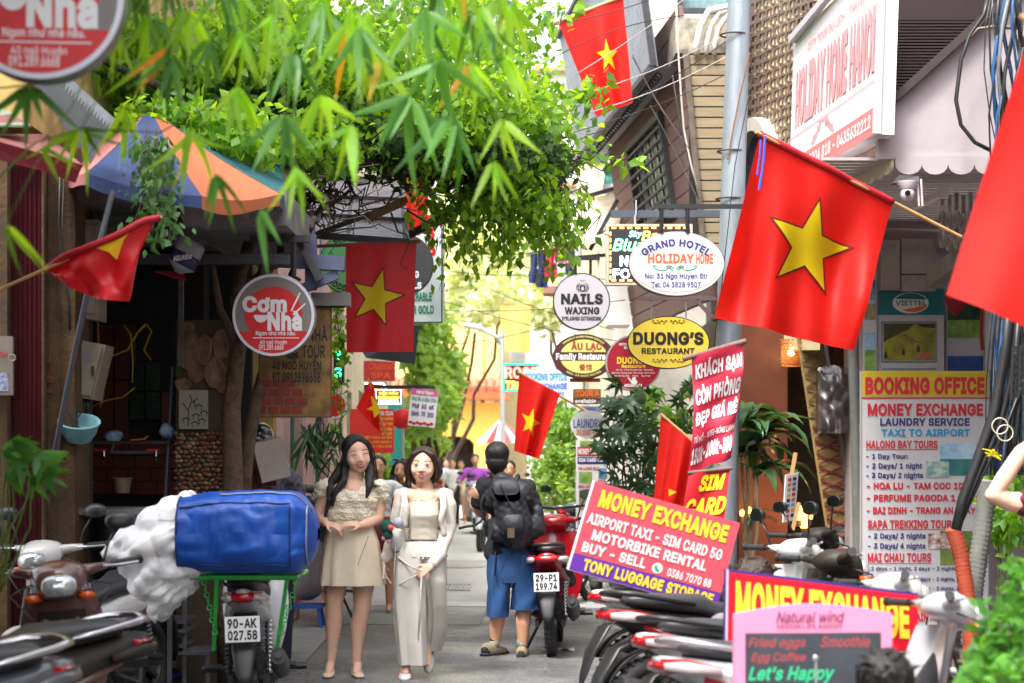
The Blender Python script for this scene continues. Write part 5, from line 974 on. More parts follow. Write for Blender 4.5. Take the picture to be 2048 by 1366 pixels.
def leaf_cloud(name,mt,parent,centers,size,droop=.5,seed=0,shape=0):
    """many small folded leaves (4 triangles each) at the given points"""
    g=np.random.default_rng(seed);n=len(centers);ctr=np.asarray(centers,dtype=float)
    s_=size*g.uniform(.6,1.25,n)
    # direction of the leaf tip: outward and drooping
    d=g.normal(size=(n,3));d[:,2] -= droop*1.6;d /= np.linalg.norm(d,axis=1)[:,None]
    r_=g.normal(size=(n,3));sd_=np.cross(d,r_);sd_ /= np.linalg.norm(sd_,axis=1)[:,None];up=np.cross(sd_,d)
    L_=s_[:,None];b0=ctr;tip=ctr+d*L_;wd=.32 if shape == 0 else .2
    m1=ctr+d*L_*.38+sd_*L_*wd+up*L_*.09;m2=ctr+d*L_*.38 - sd_*L_*wd+up*L_*.09;md=ctr+d*L_*.45
    v=np.stack([b0,m1,tip,m2,md],1).reshape(-1,3);k=np.arange(n)[:,None]*5
    f=np.concatenate([k+np.array([0,1,4]),k+np.array([1,2,4]),k+np.array([2,3,4]),k+np.array([3,0,4])],1).reshape(-1,3)
    org=ORG[parent];v=v - np.array(org);me=bpy.data.meshes.new(name);me.vertices.add(len(v));me.vertices.foreach_set('co',v.ravel());me.loops.add(f.size);me.loops.foreach_set('vertex_index',f.ravel().astype(np.int32));me.polygons.add(len(f));me.polygons.foreach_set('loop_start',np.arange(len(f),dtype=np.int32)*3);me.polygons.foreach_set('loop_total',np.full(len(f),3,dtype=np.int32));me.materials.append(mt);me.update(calc_edges=True)
    o=bpy.data.objects.new(name,me);C.objects.link(o);o.parent=parent;ORG[o]=org;return o
def blob_pts(px,py,rx,ry,Y,ryd,n,seed,hollow=.35,clump=30):
    """points in an uneven ellipsoid whose middle stands where the photo shows it"""
    g=np.random.default_rng(seed);k=Y/FPX;ctr=np.array(P(px,py,Y));R_=np.array([rx*k,ryd,ry*k])
    cl=g.normal(size=(clump,3));cl /= np.linalg.norm(cl,axis=1)[:,None];cl=cl*(g.uniform(hollow,1,clump) ** .6)[:,None]
    q=cl[g.integers(0,clump,n)]+g.normal(size=(n,3))*.2;return ctr+q*R_
ct=thing('climbing_tree','large leafy tree arching over the alley from the stone-clad pillar','tree',P(455,1400,12.3))
pth=[P(462,1420,12.3),P(458,1150,12.3),P(466,980,12.3),P(462,820,12.32),P(478,690,12.35),P(470,590,12.4),P(500,480,12.6),P(528,400,12.9),P(580,345,13.4),P(650,318,14)]
m=MB();m.tube(pth,[.085,.075,.066,.06,.046,.04,.04,.04,.038,.035],n=12);m.tube([P(480,1050,12.45),P(495,900,12.6),P(512,800,12.7),P(538,700,12.9),P(560,600,13.0)],[.05,.045,.04,.03,.02],n=10);m.tube([P(480,700,12.35),P(440,620,12.3),P(430,560,12.2),P(424,520,12.2)],[.03,.025,.02,.015],n=8);m.build('trunk',BARK,ct,smooth=2)
def branchlet(m,a,b_,r0,r1,wob,seed,n=7):
    g=random.Random(seed);pts=[];
    for i in range(n+1):
        k=i/n;p=Vector(a).lerp(Vector(b_),k);w_=wob*math.sin(math.pi*k);pts.append(p+Vector((g.uniform(-w_,w_),g.uniform(-w_,w_),g.uniform(-w_,w_))))
    m.tube(pts,[r0+(r1 - r0)*i/n for i in range(n+1)],n=5);return pts
m=MB()
big_b=[((650,318,14),(900,330,15)),((650,318,14),(820,250,15)),((580,345,13.4),(560,120,13.6)),((900,330,15),(1080,300,15.6)),((900,330,15),(1000,420,15.2)),((580,345,13.4),(330,180,13)),((820,250,15),(1050,120,16)),((470,590,12.4),(640,420,14)),((560,480,13),(700,380,14.4)),((820,470,15.4),(1000,350,15.3)),((520,560,12.6),(640,430,13.5)),((330,180,13),(150,90,13)),((540,440,13),(600,560,14)),((650,318,14),(520,440,13))]
for i,(a,b_) in enumerate(big_b): branchlet(m,P(*a),P(*b_),.035,.012,.12,i)
g=random.Random(4)
for i in range(170):
    a=g.uniform(.0,1);x=520+a*620;y=330+g.gauss(0,45) - (a - .5)*60;Y=13.6+a*2.2
    branchlet(m,P(x,y,Y),P(x+g.gauss(0,90),y+g.gauss(-10,50),Y+g.gauss(0,.5)),.009,.003,.1,100+i,5)
for i in range(50):
    x=560+g.random()*120;branchlet(m,P(x,350+g.random()*40,14),P(x - 60+g.gauss(0,50),440+g.random()*60,14),.007,.003,.1,400+i,5)
m.build('branches',BARKD,ct,smooth=2)
blobs=[ # px py rx ry Y depth n
 (960,250,190,150,15.4,.9,3000),(1050,250,85,110,15.6,.7,1200),(1040,390,110,80,15.2,.6,900),(860,210,200,130,14.6,.8,2600),(700,150,200,150,14.2,.8,2900),(540,130,190,140,14,.8,2900),(370,110,170,100,13.8,.8,2400),(250,150,110,80,13.6,.6,1300),
 (620,285,120,60,13.6,.5,800),(450,270,110,60,12.6,.5,1200),(780,20,260,60,15,.9,1500),(990,50,110,60,15.6,.7,500),(330,255,80,60,12.3,.3,1000)]
pts=np.concatenate([blob_pts(*b_,seed=i*7+3,clump=46) for i,b_ in enumerate(blobs)])
leaf_cloud('crown',LEAF_A,ct,pts,.085,.5,5)
# thick underside, its shade put into a darker leaf colour
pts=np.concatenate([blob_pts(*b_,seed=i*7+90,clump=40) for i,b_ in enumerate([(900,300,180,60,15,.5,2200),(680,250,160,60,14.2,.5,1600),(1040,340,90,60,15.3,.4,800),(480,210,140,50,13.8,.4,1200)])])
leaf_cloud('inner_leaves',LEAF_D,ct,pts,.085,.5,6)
# hanging twigs with leaves
m=MB();pts=[]
g=random.Random(9)
for i in range(64):
    x=g.choice([g.uniform(840,960),g.uniform(940,1160),g.uniform(1000,1180),g.uniform(860,1120)]);y0=380+g.uniform(-20,30);ln=g.uniform(60,180)*(1 if x > 860 else .6);Y=g.uniform(14.6,15.6);a=P(x,y0,Y);b_=P(x+g.gauss(0,18),y0+ln,Y)
    q=branchlet(m,a,b_,.0035,.0015,.05,700+i,6)
    for p,p2 in zip(q,q[1:]):
        for k in range(3): pts.append(tuple(p.lerp(p2,g.random())+Vector((g.gauss(0,.05),g.gauss(0,.05),0))))
m.build('hanging_twigs',BARKD,ct,smooth=2);leaf_cloud('hanging_leaves',LEAF_A,ct,pts,.085,1.2,8)
m=MB();pts=[]
for i,((x0,y0),(x1,y1),Y) in enumerate([((1110,300),(1265,318),15.5),((1120,230),(1210,150),15.8),((1120,180),(1210,200),15.8),((1080,60),(1160,10),15.8)]):
    q=branchlet(m,P(x0,y0,Y),P(x1,y1,Y),.005,.002,.05,900+i,8)
    for p in q[2:]:
        for k in range(4): pts.append(tuple(p+Vector((g.gauss(0,.06),g.gauss(0,.06),g.gauss(0,.04)))))
m.build('outer_twigs',BARKD,ct,smooth=2);leaf_cloud('outer_leaves',LEAF_A,ct,pts,.11,.6,9)
# creeper tuft hanging in front of the parasol
cr=thing('creeper','dark green creeper trailing down in front of the blue parasol panel','creeper',P(320,520,10.4));m=MB();pts=[]
for i in range(14):
    x=300+g.gauss(0,22);q=branchlet(m,P(x,240+g.random()*60,11.3),P(312+g.gauss(0,24),g.uniform(330,520),10.4),.004,.002,.06,950+i,9)
    for p,p2 in zip(q[1:],q[2:]):
        for k in range(5): pts.append(tuple(p.lerp(p2,g.random())+Vector((g.gauss(0,.035),g.gauss(0,.03),0))))
m.build('stems',BARKD,cr,smooth=2);leaf_cloud('leaves',leafmat('leaf_creeper_dark',(.03,.10,.03),(.09,.22,.06),.35),cr,pts,.06,.9,12)
cr=thing('creeper','thin vine climbing the wall between the tour board and the left flag','creeper',P(676,840,17.5));m=MB();pts=[]
for i in range(6):
    q=branchlet(m,P(672+g.gauss(0,6),480,17.4),P(676+g.gauss(0,9),g.uniform(700,850),17.5),.004,.002,.06,980+i,12)
    for p in q:
        for k in range(4): pts.append(tuple(p+Vector((g.gauss(0,.04),g.gauss(0,.03),g.gauss(0,.05)))))
m.build('stems',BARKD,cr,smooth=2);leaf_cloud('leaves',LEAF_A,cr,pts,.075,.8,13)
# ---- bamboo in the foreground
bt=thing('bamboo_plant','blurred bamboo with long drooping leaves hanging across the top of the picture','bamboo',P(520,-300,6.6))
lv=[]
for kk,(bend,tw) in enumerate(((.10,.0),(.22,.35),(.05,-.3),(.3,.1))):
    m=MB();n=8;vs=[];fs=[]
    for i in range(n+1):
        k=i/n;wdt=.066*(math.sin(math.pi*min(1,k*1.02) ** .55) ** .8 if 0 < k < 1 else .02)*(1 - k*.35);x=k;z=-bend*k*k;a=tw*k
        for s_,dz in ((-1,.018),(0,0),(1,.018)): vs.append((x,s_*wdt*math.cos(a),z+dz*wdt*10*abs(s_)+s_*wdt*math.sin(a)))
    for i in range(n):
        for j in range(2): fs.append((i*3+j,i*3+j+1,(i+1)*3+j+1,(i+1)*3+j))
    m.add(vs,fs);lv.append(m.mesh('leaf',LEAF_B,2))
lvd=[]
for me in lv:
    q=me.copy();q.name='leaf';q.materials.clear();q.materials.append(LEAF_BD);lvd.append(q)
def put_leaf(parent,base,ang,tilt,size,k,twist=0):
    """leaf grows from base; ang: direction in the picture plane (0 right, -90 down), tilt towards the camera"""
    a=R(ang);t_=R(tilt);d=Vector((math.cos(a)*math.cos(t_),math.sin(t_),math.sin(a)*math.cos(t_)));side=d.cross(Vector((0,-1,0)));
    if side.length < 1e-3: side=Vector((1,0,0))
    side.normalize();side=Matrix.Rotation(twist,3,d) @ side;up=d.cross(side);M=Matrix((d,side,up)).transposed()
    return link('leaf',lv[k % 4],parent,base,M.to_euler(),size)
nodes=[ # px py Y, n leaves, leaf px, spread centre
 (340,112,6.4,5,120,-95),(300,110,6.6,3,100,-120),(475,172,6.2,5,110,-85),(568,232,6.0,6,118,-85),(592,335,5.9,5,130,-75),(378,262,6.2,6,105,-80),(430,350,6.0,4,110,-75),(250,220,6.6,5,100,-90),(160,255,6.6,4,105,-110),(165,258,6.7,3,95,-30),(60,172,6.2,5,110,-90),(82,292,6.3,4,80,-40),(10,452,5.6,3,110,-60),(870,120,6.4,6,125,-95),(940,125,6.5,5,110,-80),(988,322,6.1,4,95,-85),(822,195,6.3,7,140,-92),(690,55,6.5,6,120,-95),(1012,112,6.6,4,105,-60),(720,60,6.4,5,115,-80),(590,100,6.6,5,110,-100),(640,190,6.3,5,130,-85),(760,110,6.5,5,120,-95),(905,230,6.3,5,130,-95),(1005,240,6.5,4,100,-80),(480,60,6.6,5,110,-90),(420,80,6.7,5,105,-100),(540,30,6.7,5,120,-95),(380,20,6.8,5,115,-90),(850,20,6.6,6,125,-80),(940,30,6.7,5,110,-70),(1020,10,6.8,4,110,-60),(290,30,6.9,5,110,-95),(640,10,6.8,5,120,-90),(230,70,6.7,3,90,-70),(700,250,6.2,4,120,-100),(520,420,5.8,3,100,-75)]
g=random.Random(21)
for i in range(30): nodes.append((g.uniform(260,1060),g.uniform(-60,60),g.uniform(6.6,7.2),4,g.uniform(95,120),g.uniform(-110,-70)))
m=MB()
for i,(px,py,Y,n,ln,ctr_) in enumerate(nodes):
    p=P(px,py,Y)
    for k in range(n):
        sp_=(k - (n - 1)/2)*g.uniform(12,22);lo_=put_leaf(bt,p+Vector((g.uniform(-.008,.008),g.uniform(-.02,.02),g.uniform(-.006,.006))),ctr_+sp_+g.uniform(-6,6),g.uniform(-35,30),ln*Y/FPX*g.uniform(.95,1.4),g.randrange(4),g.uniform(-.9,.9))
        if (i*7) % 10 < 4: lo_.data=lvd[k % 4]
    src=min(((340,-60),(560,-60),(780,-60),(980,-60)),key=lambda q: abs(q[0] - px));branchlet(m,P(src[0]+g.uniform(-60,60),-80,6.8),p,.0022,.001,.03,1200+i,5)
m.tube([P(-40,392,6.2),P(70,285,6.3),P(165,258,6.5),P(320,265,6.4),P(480,175,6.3)],[.005,.004,.003,.003,.002],n=6);m.tube([P(-40,180,6.3),P(60,170,6.2)],.003,n=6)
m.build('stalks',mat('bamboo_stalk',c(96,120,40),.5,trans=.1),bt,smooth=2)
for (px,py,Y,ang,ln,k) in ((335,95,6.5,-140,110,3),(330,118,6.4,-128,90,3)):
    o=put_leaf(bt,P(px,py,Y),ang,5,ln*Y/FPX,k);o.data=o.data.copy();o.data.materials[0]=mat('leaf_withered',c(236,140,30),.5,var=.3,trans=.5);o['label']='withered orange leaf'
# ---- left bottom plant
def sprig(parent,px,py,Y,mt,n,ln,mesh_k=0,spread=60,ctr_=-30,seed=0,fat=1.0):
    g=random.Random(seed)
    for k in range(n):
        o=put_leaf(parent,P(px+g.uniform(-5,5),py+g.uniform(-5,5),Y),ctr_+g.uniform(-spread,spread),g.uniform(-30,40),ln*Y/FPX*g.uniform(.7,1.1),k,g.uniform(-.7,.7));o.data=FAT[k % 4] if fat > 1 else lv[k % 4]
        if fat > 1: pass
FATS={}
def fat_leaves(mt,f_):
    res=[]
    for me in lv:
        q=me.copy();q.name='leaf';[setattr(v,'co',(v.co.x,v.co.y*f_,v.co.z)) for v in q.vertices];q.materials.clear();q.materials.append(mt);res.append(q)
    return res
FAT=fat_leaves(leafmat('leaf_broad',(.03,.12,.02),(.08,.24,.04),.35),2.6)
lp=thing('broad_leaf_plant','bright green broad-leaved plant at the left edge below the shutter','plant',P(10,1100,8.2));m=MB()
for i,(px,py) in enumerate(((25,880),(40,920),(75,915),(90,940),(15,950),(60,960),(5,905))): sprig(lp,px,py,8.2,None,6,62,spread=75,ctr_=-20,seed=i,fat=2);branchlet(m,P(-10,1200,8.3),P(px,py,8.2),.006,.003,.03,1300+i,5)
m.build('stems',MATS['bamboo_stalk'],lp,smooth=2)
# ---- schefflera (palmate leaves), each rosette an object
def rosette(mt,n=8,wd=1.7,droop=.35):
    m=MB()
    for i in range(n):
        a=2*math.pi*i/n;
        src=lv[0];vs=[]
        for v in src.vertices:
            x,y,z=v.co.x,v.co.y*wd,v.co.z - droop*v.co.x ** 2*.8;x=x+.08;vs.append((x*math.cos(a) - y*math.sin(a),x*math.sin(a)+y*math.cos(a),z))
        m.add(vs,[tuple(p.vertices) for p in src.polygons])
    return m.mesh('leaf_rosette',mt,2)
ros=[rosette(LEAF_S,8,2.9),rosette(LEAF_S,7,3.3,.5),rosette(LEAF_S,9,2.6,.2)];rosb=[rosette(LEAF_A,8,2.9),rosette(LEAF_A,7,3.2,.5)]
sc=thing('schefflera','tall umbrella plant with whorled dark leaves left of the hotel banner','plant',P(1300,1300,16.6));g=random.Random(31)
for i in range(165):
    a=g.random();px=1195+190*g.random() ** .9;top=770 - 12*math.sin((px - 1190)/30);py=top+(1015 - top)*g.random();
    if px < 1225 and (py < 800 or py > 960) and g.random() < .6: continue
    Y=16.6+g.uniform(-.5,.6);lit=py < 850 and px > 1290 and g.random() < .45  # brighter leaf material paints light on the upper right rosettes
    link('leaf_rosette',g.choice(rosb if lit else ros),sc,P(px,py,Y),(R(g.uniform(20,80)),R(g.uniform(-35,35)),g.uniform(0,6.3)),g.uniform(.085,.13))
m=MB()
for i in range(14): branchlet(m,P(1300+g.gauss(0,15),1300,16.6),P(1210+g.random()*170,790+g.random()*150,16.6+g.uniform(-.3,.3)),.014,.005,.08,1400+i,7)
m.build('stems',BARK,sc,smooth=2)
tp=thing('plant_pot','dark round planter hidden behind the sign box under the umbrella plant','plant pot',P(1300,1300,16.6));
m=MB();q=P(1300,0,16.6);m.loft([((q.x,16.6,.11),.16,.16,2),((q.x,16.6,.45),.22,.22,2),((q.x,16.6,.5),.23,.23,2)],n=16,ax='z');m.build('pot',DARK,tp,smooth=True)
# ---- dracaena: long drooping leaves, right of the pole
DR=fat_leaves(leafmat('leaf_dracaena',(.03,.09,.035),(.07,.17,.07),.25,.3),1.25)
def longleaf(L_,wd,droop,mt,seed=0):
    m=MB();n=12;g=random.Random(seed)
    def f(u,v):
        ang=1.15 - droop*v;return None
    x=z=0;rows=[];a=.9
    for i in range(n+1):
        k=i/n;w_=wd*math.sin(math.pi*min(.985,(k*.95+.05)) ** .75);rows.append([(x,-w_,z+.01+.006*math.sin(i*1.7)),(x,0,z - .004),(x,w_,z+.01+.006*math.sin(i*2.1+1))]);x += L_/n*math.cos(a);z += L_/n*math.sin(a);a -= droop*2.6/n
    m.add([p for r_ in rows for p in r_],[(i*3+j,i*3+j+1,(i+1)*3+j+1,(i+1)*3+j) for i in range(n) for j in range(2)]);return m.mesh('leaf',mt,2)
DL=[longleaf(.50,.058,dr,MATS['leaf_dracaena'],i) for i,dr in enumerate((.75,.9,1.0,.6))]
dr_=thing('dracaena','dragon plant with long drooping glossy leaves in front of the brown door','plant',P(1500,1250,16.4));g=random.Random(77);m=MB()
for (px,py,n) in ((1492,845,13),(1520,880,12),(1482,905,11),(1512,950,9),(1500,1045,5)):
    for k in range(n): link('leaf',g.choice(DL),dr_,P(px+g.uniform(-8,8),py+g.uniform(-12,12),16.4+g.uniform(-.05,.05)),(R(g.uniform(-10,10)),R(g.uniform(-20,25)),g.uniform(-1.9,1.9) if g.random() < .75 else g.uniform(0,6.28)),g.uniform(.85,1.25)*(.5 if n == 5 else 1))
    branchlet(m,P(1500,1260,16.4),P(px,py,16.4),.02,.014,.03,1500+px,6)
m.build('stem',mat('cane_bark',c(160,140,110),.8,var=.2),dr_,smooth=2)
tp=thing('plant_pot','round planter at the foot of the dragon plant by the brown door','plant pot',P(1500,1260,16.4));m=MB();q=P(1500,0,16.4);m.loft([((q.x,16.4,.11),.14,.14,2),((q.x,16.4,.38),.19,.19,2),((q.x,16.4,.42),.2,.2,2)],n=16,ax='z');m.build('pot',mat('terracotta',c(140,84,60),.8),tp,smooth=True)
# hanging foliage on the left, under the tour board
hp=thing('hanging_fern','dark hanging fern with long fronds behind the tour board','plant',P(630,850,18.2));g=random.Random(88)
FF=fat_leaves(leafmat('leaf_fern',(.02,.07,.02),(.06,.15,.04),.3),.9)
for i in range(60):
    a=P(600+g.random()*80,838+g.random()*30+(g.random()*60 if g.random() < .6 else 0),18.2);o=put_leaf(hp,a,-90+g.gauss(0,28),g.uniform(-20,20),g.uniform(.2,.36),i,g.uniform(-1,1));o.data=FF[i % 4]
m=MB();[branchlet(m,P(640,826,18.25),P(600+i*10,900+(i*37) % 60,18.2),.004,.002,.04,1600+i,6) for i in range(9)];m.build('stems',BARKD,hp,smooth=2)
# bottom-right foreground shrub
bs=thing('potted_shrub','blurred leafy shrub in the bottom right corner','shrub',P(2010,1500,6.4));pts=np.concatenate([blob_pts(2020,1300,60,110,6.4,.25,380,201),blob_pts(1985,1345,50,50,6.2,.2,160,202),blob_pts(2045,1190,30,70,6.5,.2,120,203)])
leaf_cloud('leaves',leafmat('leaf_gloss',(.05,.18,.03),(.14,.38,.06),.4,.25),bs,pts,.062,.2,14);m=MB()
for i in range(12): branchlet(m,P(2030,1480,6.4),P(1960+g.random()*90,1180+g.random()*160,6.4),.006,.003,.04,1700+i,6)
m.build('stems',BARK,bs,smooth=2)
bs=thing('potted_shrub','green shrub behind the arm and grey conduit at the right edge','shrub',P(2020,1130,13.5));pts=np.concatenate([blob_pts(2015,1030,40,60,13.5,.3,260,211),blob_pts(2010,950,30,40,13.7,.3,90,212)]);leaf_cloud('leaves',LEAF_A,bs,pts,.1,.3,15);m=MB();[branchlet(m,P(2010,1300,13.5),P(1990+i*9,960+i*14,13.5),.008,.003,.05,1800+i,6) for i in range(6)];m.build('stems',BARK,bs,smooth=2)
# far shrubs and trees
def far_tree(label,parts,base,mt,sz,seed,r=.1,nm='tree',top=None):
    t=thing(nm,label,nm,base);pts=np.concatenate([blob_pts(*p,seed=seed+i,clump=26) for i,p in enumerate(parts)]);leaf_cloud('crown',mt,t,pts,sz,.4,seed)
    m=MB();p0=parts[0]
    for i,p in enumerate(parts): branchlet(m,base,P(p[0],p[1],p[4]),r,r*.3,.15,seed+50+i,8)
    m.build('trunk',BARK,t,smooth=2);return t
far_tree('green tree standing behind the menu board in mid-alley',[(862,700,48,90,33,.9,1500),(880,800,42,50,32,.8,800),(840,830,36,40,31,.6,500),(835,630,40,50,33,.6,450),(900,740,26,50,33,.6,350)],Vector((-1.6,33,0)),LEAF_F,.17,301,.07)
far_tree('pale-coloured tree above the yellow house',[(960,540,70,90,48,1.2,1300),(900,480,60,70,50,1.2,900),(1050,520,50,90,46,1,700),(1010,400,60,60,48,1,500)],Vector((-1.9,50,0)),LEAF_Y,.3,321,.07)
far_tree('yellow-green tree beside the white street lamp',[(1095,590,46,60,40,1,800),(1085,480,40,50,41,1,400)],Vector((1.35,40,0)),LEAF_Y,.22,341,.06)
far_tree('bright green shrub behind the small flag',[(1115,900,42,80,21.5,.4,900),(1140,960,24,60,21,.3,300),(1095,960,30,50,22,.3,300),(1125,840,30,30,21.5,.3,200)],Vector((.95,21.5,0)),LEAF_F,.1,361,.02,'shrub')
far_tree('dark green bush between the smiling girl and the teal column',[(765,940,24,40,27,.3,320)],Vector((-1.7,27,0)),LEAF_A,.1,381,.02,'shrub')
far_tree('leafy tree low over the shopfronts beyond the hanging menu',[(850,880,44,40,38,.8,500),(815,900,30,30,37,.6,260)],Vector((-2.0,38,0)),LEAF_F,.16,391,.07)
# ============================================================ SCOOTERS AND CYCLES
RUB=mat('tyre_rubber',(.022,.022,.024),.8,var=.2,scale=20,bump=.3,dirt=.2);PLB=mat('black_plastic',(.02,.02,.022),.4,var=.15,scale=6);CHR=mat('chrome',c(200,200,205),.15,.95);GLH=mat('headlamp_glass',c(200,204,206),.06,.5,var=.3,scale=30)
SEAT=mat('seat_vinyl',(.035,.037,.042),.38,bump=.2,bscale=200);RLT=mat('tail_red',c(180,12,24),.12,coat=.8,var=.25,scale=30);ORL=mat('indicator_orange',c(220,90,30),.2,coat=.5);ENG=mat('engine_metal',c(86,86,88),.5,.6,var=.3,scale=14,dirt=.5);PLATE=mat('plate_white',c(226,228,230),.35);CLR=mat('clear_lens',c(214,200,200),.1,.2,coat=.6)
def paint(nm,col): return mat('paint_'+nm,col,.28,coat=.7,var=.04,scale=5,dirt=.06)
def mirrorglass(): return mat('mirror_glass',c(120,140,120),.05,.95)
def wheel(t,y,r,wd,disc=True):
    m=MB();m.torus((0,y,r),r - wd*.5,wd*.5,'x',36,10,.95)
    for i in range(36):
        a=2*math.pi*i/36;p=Vector((0,y+r*math.cos(a)*.985,r+r*math.sin(a)*.985));m.box(p,(wd*.8,.014,.01),Matrix.Rotation(a - math.pi/2,3,'X'))
    w_=m.build('wheel',RUB,t,smooth=True);m=MB();m.torus((0,y,r),r - wd*1.05,.012,'x',32,6,2);m.cyl((-.05,y,r),(.05,y,r),.04,n=14)
    for i in range(5):
        a=2*math.pi*i/5;d=Vector((0,math.cos(a),math.sin(a)));m.beam(Vector((0,y,r))+d*.03,Vector((0,y,r))+d*(r - wd*1.05),.026,.03)
    m.build('rim',ENG,w_)
    if disc: m=MB();m.cyl((.045,y,r),(.05,y,r),r*.45,n=24);m.build('brake_disc',CHR,w_)
def scooter(label,body,accent,kind='underbone',plate=None,loc=(0,0,0),rotz=0,lean=5,group='motorbikes parked along the alley',tail='wide',mirrors=True,rail='black',bwid=1.0,small=False,scale=.95):
    t=thing('motorbike',label,'motorbike',(0,0,0),group);r=.28 if kind == 'underbone' else .25;bw=(.12 if kind == 'underbone' else .17)*bwid
    wheel(t,.64,r,.075);wheel(t,-.62,r,.09,False)
    # tail and side panels: long tapering shell under the seat
    m=MB();m.loft([((0,.12,.50),.06,.05),((0,.05,.55),bw*.9,.10),((0,-.2,.60),bw*1.1,.13),((0,-.45,.65),bw*1.08,.11),((0,-.68,.71),bw*.8,.075),((0,-.86,.77),bw*.4,.035),((0,-.90,.785),bw*.2,.015)],n=22);m.build('rear_body',body,t,smooth=2)
    m=MB();m.loft([((0,.02,.50),bw*1.0,.03),((0,-.25,.55),bw*1.18,.045),((0,-.52,.63),bw*1.12,.035),((0,-.72,.70),bw*.84,.02)],n=18);m.build('side_trim',accent,t,smooth=2)
    m=MB();m.loft([((0,.16,.66),.05,.02),((0,.1,.69),.085,.04),((0,-.1,.735),.115,.055,3),((0,-.32,.76),.125,.055,3),((0,-.40,.80),.12,.055,3),((0,-.62,.82),.105,.045,3),((0,-.76,.83),.07,.03),((0,-.79,.83),.03,.01)],n=22);m.build('seat',SEAT,t,smooth=2)
    # grab rail round the tail
    m=MB();m.tube([(.115,-.45,.80),(.13,-.62,.83),(.12,-.78,.86),(.06,-.87,.87),(-.06,-.87,.87),(-.12,-.78,.86),(-.13,-.62,.83),(-.115,-.45,.80)],[.01,.012,.015,.015,.015,.015,.012,.01],n=8);m.build('grab_rail',CHR if rail == 'chrome' else SIL if rail == 'silver' else PLB,t,smooth=2)
    # tail light: V of red either side of a clear middle
    m=MB();m.loft([((0,-.80,.755),bw*.62,.035),((0,-.87,.757),bw*.62,.032),((0,-.91,.76),bw*.45,.018)],n=18);tl=m.build('tail_light',RLT,t,smooth=2)
    for s_ in (-1,1):
        m=MB();m.loft([((s_*bw*.95,-.66,.73),.022,.02),((s_*bw*.8,-.80,.75),.03,.028),((s_*bw*.62,-.89,.757),.02,.015)],n=12);m.build('indicator',CLR if tail != 'plain' else body,t,smooth=2)
        m=MB();m.prism([(s_*bw*1.0,-.60,.735),(s_*bw*.86,-.80,.785),(s_*bw*.5,-.90,.79),(s_*bw*.5,-.90,.778),(s_*bw*.9,-.78,.765)],(s_*.006,0,0));m.build('red_flash',RLT if tail != 'plain' else body,t)
    # long black mudguard and plate
    hasp=True
    m=MB();m.loft([((0,-.70,.66),.07,.03),((0,-.84,.60),.075,.02),((0,-.93,.47),.07,.012),((0,-.98,.34),.045,.01),((0,-1.0,.28),.02,.006)],n=12,ax='z');m.build('mudguard',PLB,t,smooth=2)
    S_=Flat((-.095,-.985,.66),(.095,-.985,.66),(.095,-.985,.52),(-.095,-.985,.52));b0=board('number_plate',S_,.006,PLATE,t) if plate else None
    if plate: 
        for k,ln in enumerate(plate):
            mb=MB();text(mb,S_,ln,.08,.08+.46*k,.92,.46+.46*k,.03,.003);mb.build('lettering',MK,b0)
    m=MB();m.torus((0,-.62,r),r+.03,.012,'x',16,6,4.0,a0=R(40),a1=R(150));m.build('inner_fender',PLB,t,smooth=2)
    for s_ in (-1,1):
        m=MB();q=[Vector((s_*.115,-.45 - .10*k/26,.62 - .32*k/26)) for k in range(27)];m.tube(q,[.026 if k % 2 else .017 for k in range(27)],n=10);m.build('shock_absorber',CHR if s_ > 0 else ENG,t,smooth=True)
        m=MB();m.beam((s_*.1,-.1,.30),(s_*.1,-.66,r),.03,.05);m.build('swing_arm',PLB,t)
    m=MB();m.tube([(.12,.05,.26),(.16,-.15,.24),(.17,-.35,.27),(.175,-.5,.32)],.02,n=8);m.loft([((.18,-.42,.30),.045,.045,2),((.185,-.7,.37),.052,.055,2),((.185,-.9,.43),.045,.048,2)],n=14);ex=m.build('exhaust',ENG,t,smooth=True);m=MB();m.cyl((.185,-.9,.43),(.185,-.93,.437),.02,n=10);m.build('tail_pipe',PLB,ex)
    m=MB();m.loft([((0,.32,.36),.06,.06),((0,.2,.33),.12,.1),((0,-.05,.32),.13,.11),((0,-.2,.35),.08,.07)],n=14);m.box((0,.25,.36),(.12,.12,.1));m.build('engine',ENG,t,smooth=True)
    m=MB();m.cyl((-.30,-.02,.28),(.30,-.02,.28),.014,n=8);m.cyl((-.31,-.02,.28),(-.2,-.02,.28),.022,n=8);m.cyl((.31,-.02,.28),(.2,-.02,.28),.022,n=8);m.cyl((-.26,-.42,.33),(-.16,-.42,.33),.02,n=8);m.cyl((.26,-.42,.33),(.16,-.42,.33),.02,n=8);m.build('foot_peg',PLB,t)
    m=MB();m.beam((-.09,-.05,.26),(-.22,-.12,.02),.018);m.build('side_stand',PLB,t)
    # front: leg shield, fork, fender
    fw=.20 if kind == 'underbone' else .24
    m=MB()
    def shield(u,v): a=(u - .5)*2;wd=fw*(.55+.45*math.sin(math.pi*(.15+.75*v)));return Vector((a*wd,.47 - .10*v - .10*a*a - .03*math.sin(math.pi*v),.92 - .58*v))
    m.grid(shield,14,12);m.grid(lambda u,v: shield(1 - u,v)+Vector((0,-.012,0)),14,12);m.build('leg_shield',body,t,smooth=2)
    m=MB();m.grid(lambda u,v: shield(.2+.6*u,.15+.3*v)+Vector((0,.006,0)),8,5);m.build('shield_stripe',accent,t,smooth=2)
    m=MB();m.loft([((0,.36,.64),.05,.16),((0,.2,.50),.055,.09),((0,.0,.52),.06,.08)],n=14);m.build('centre_tunnel',body if kind == 'underbone' else PLB,t,smooth=2)
    if kind != 'underbone': m=MB();m.bbox(-.16,.16,-.02,.38,.26,.30);m.build('floor_board',PLB,t)
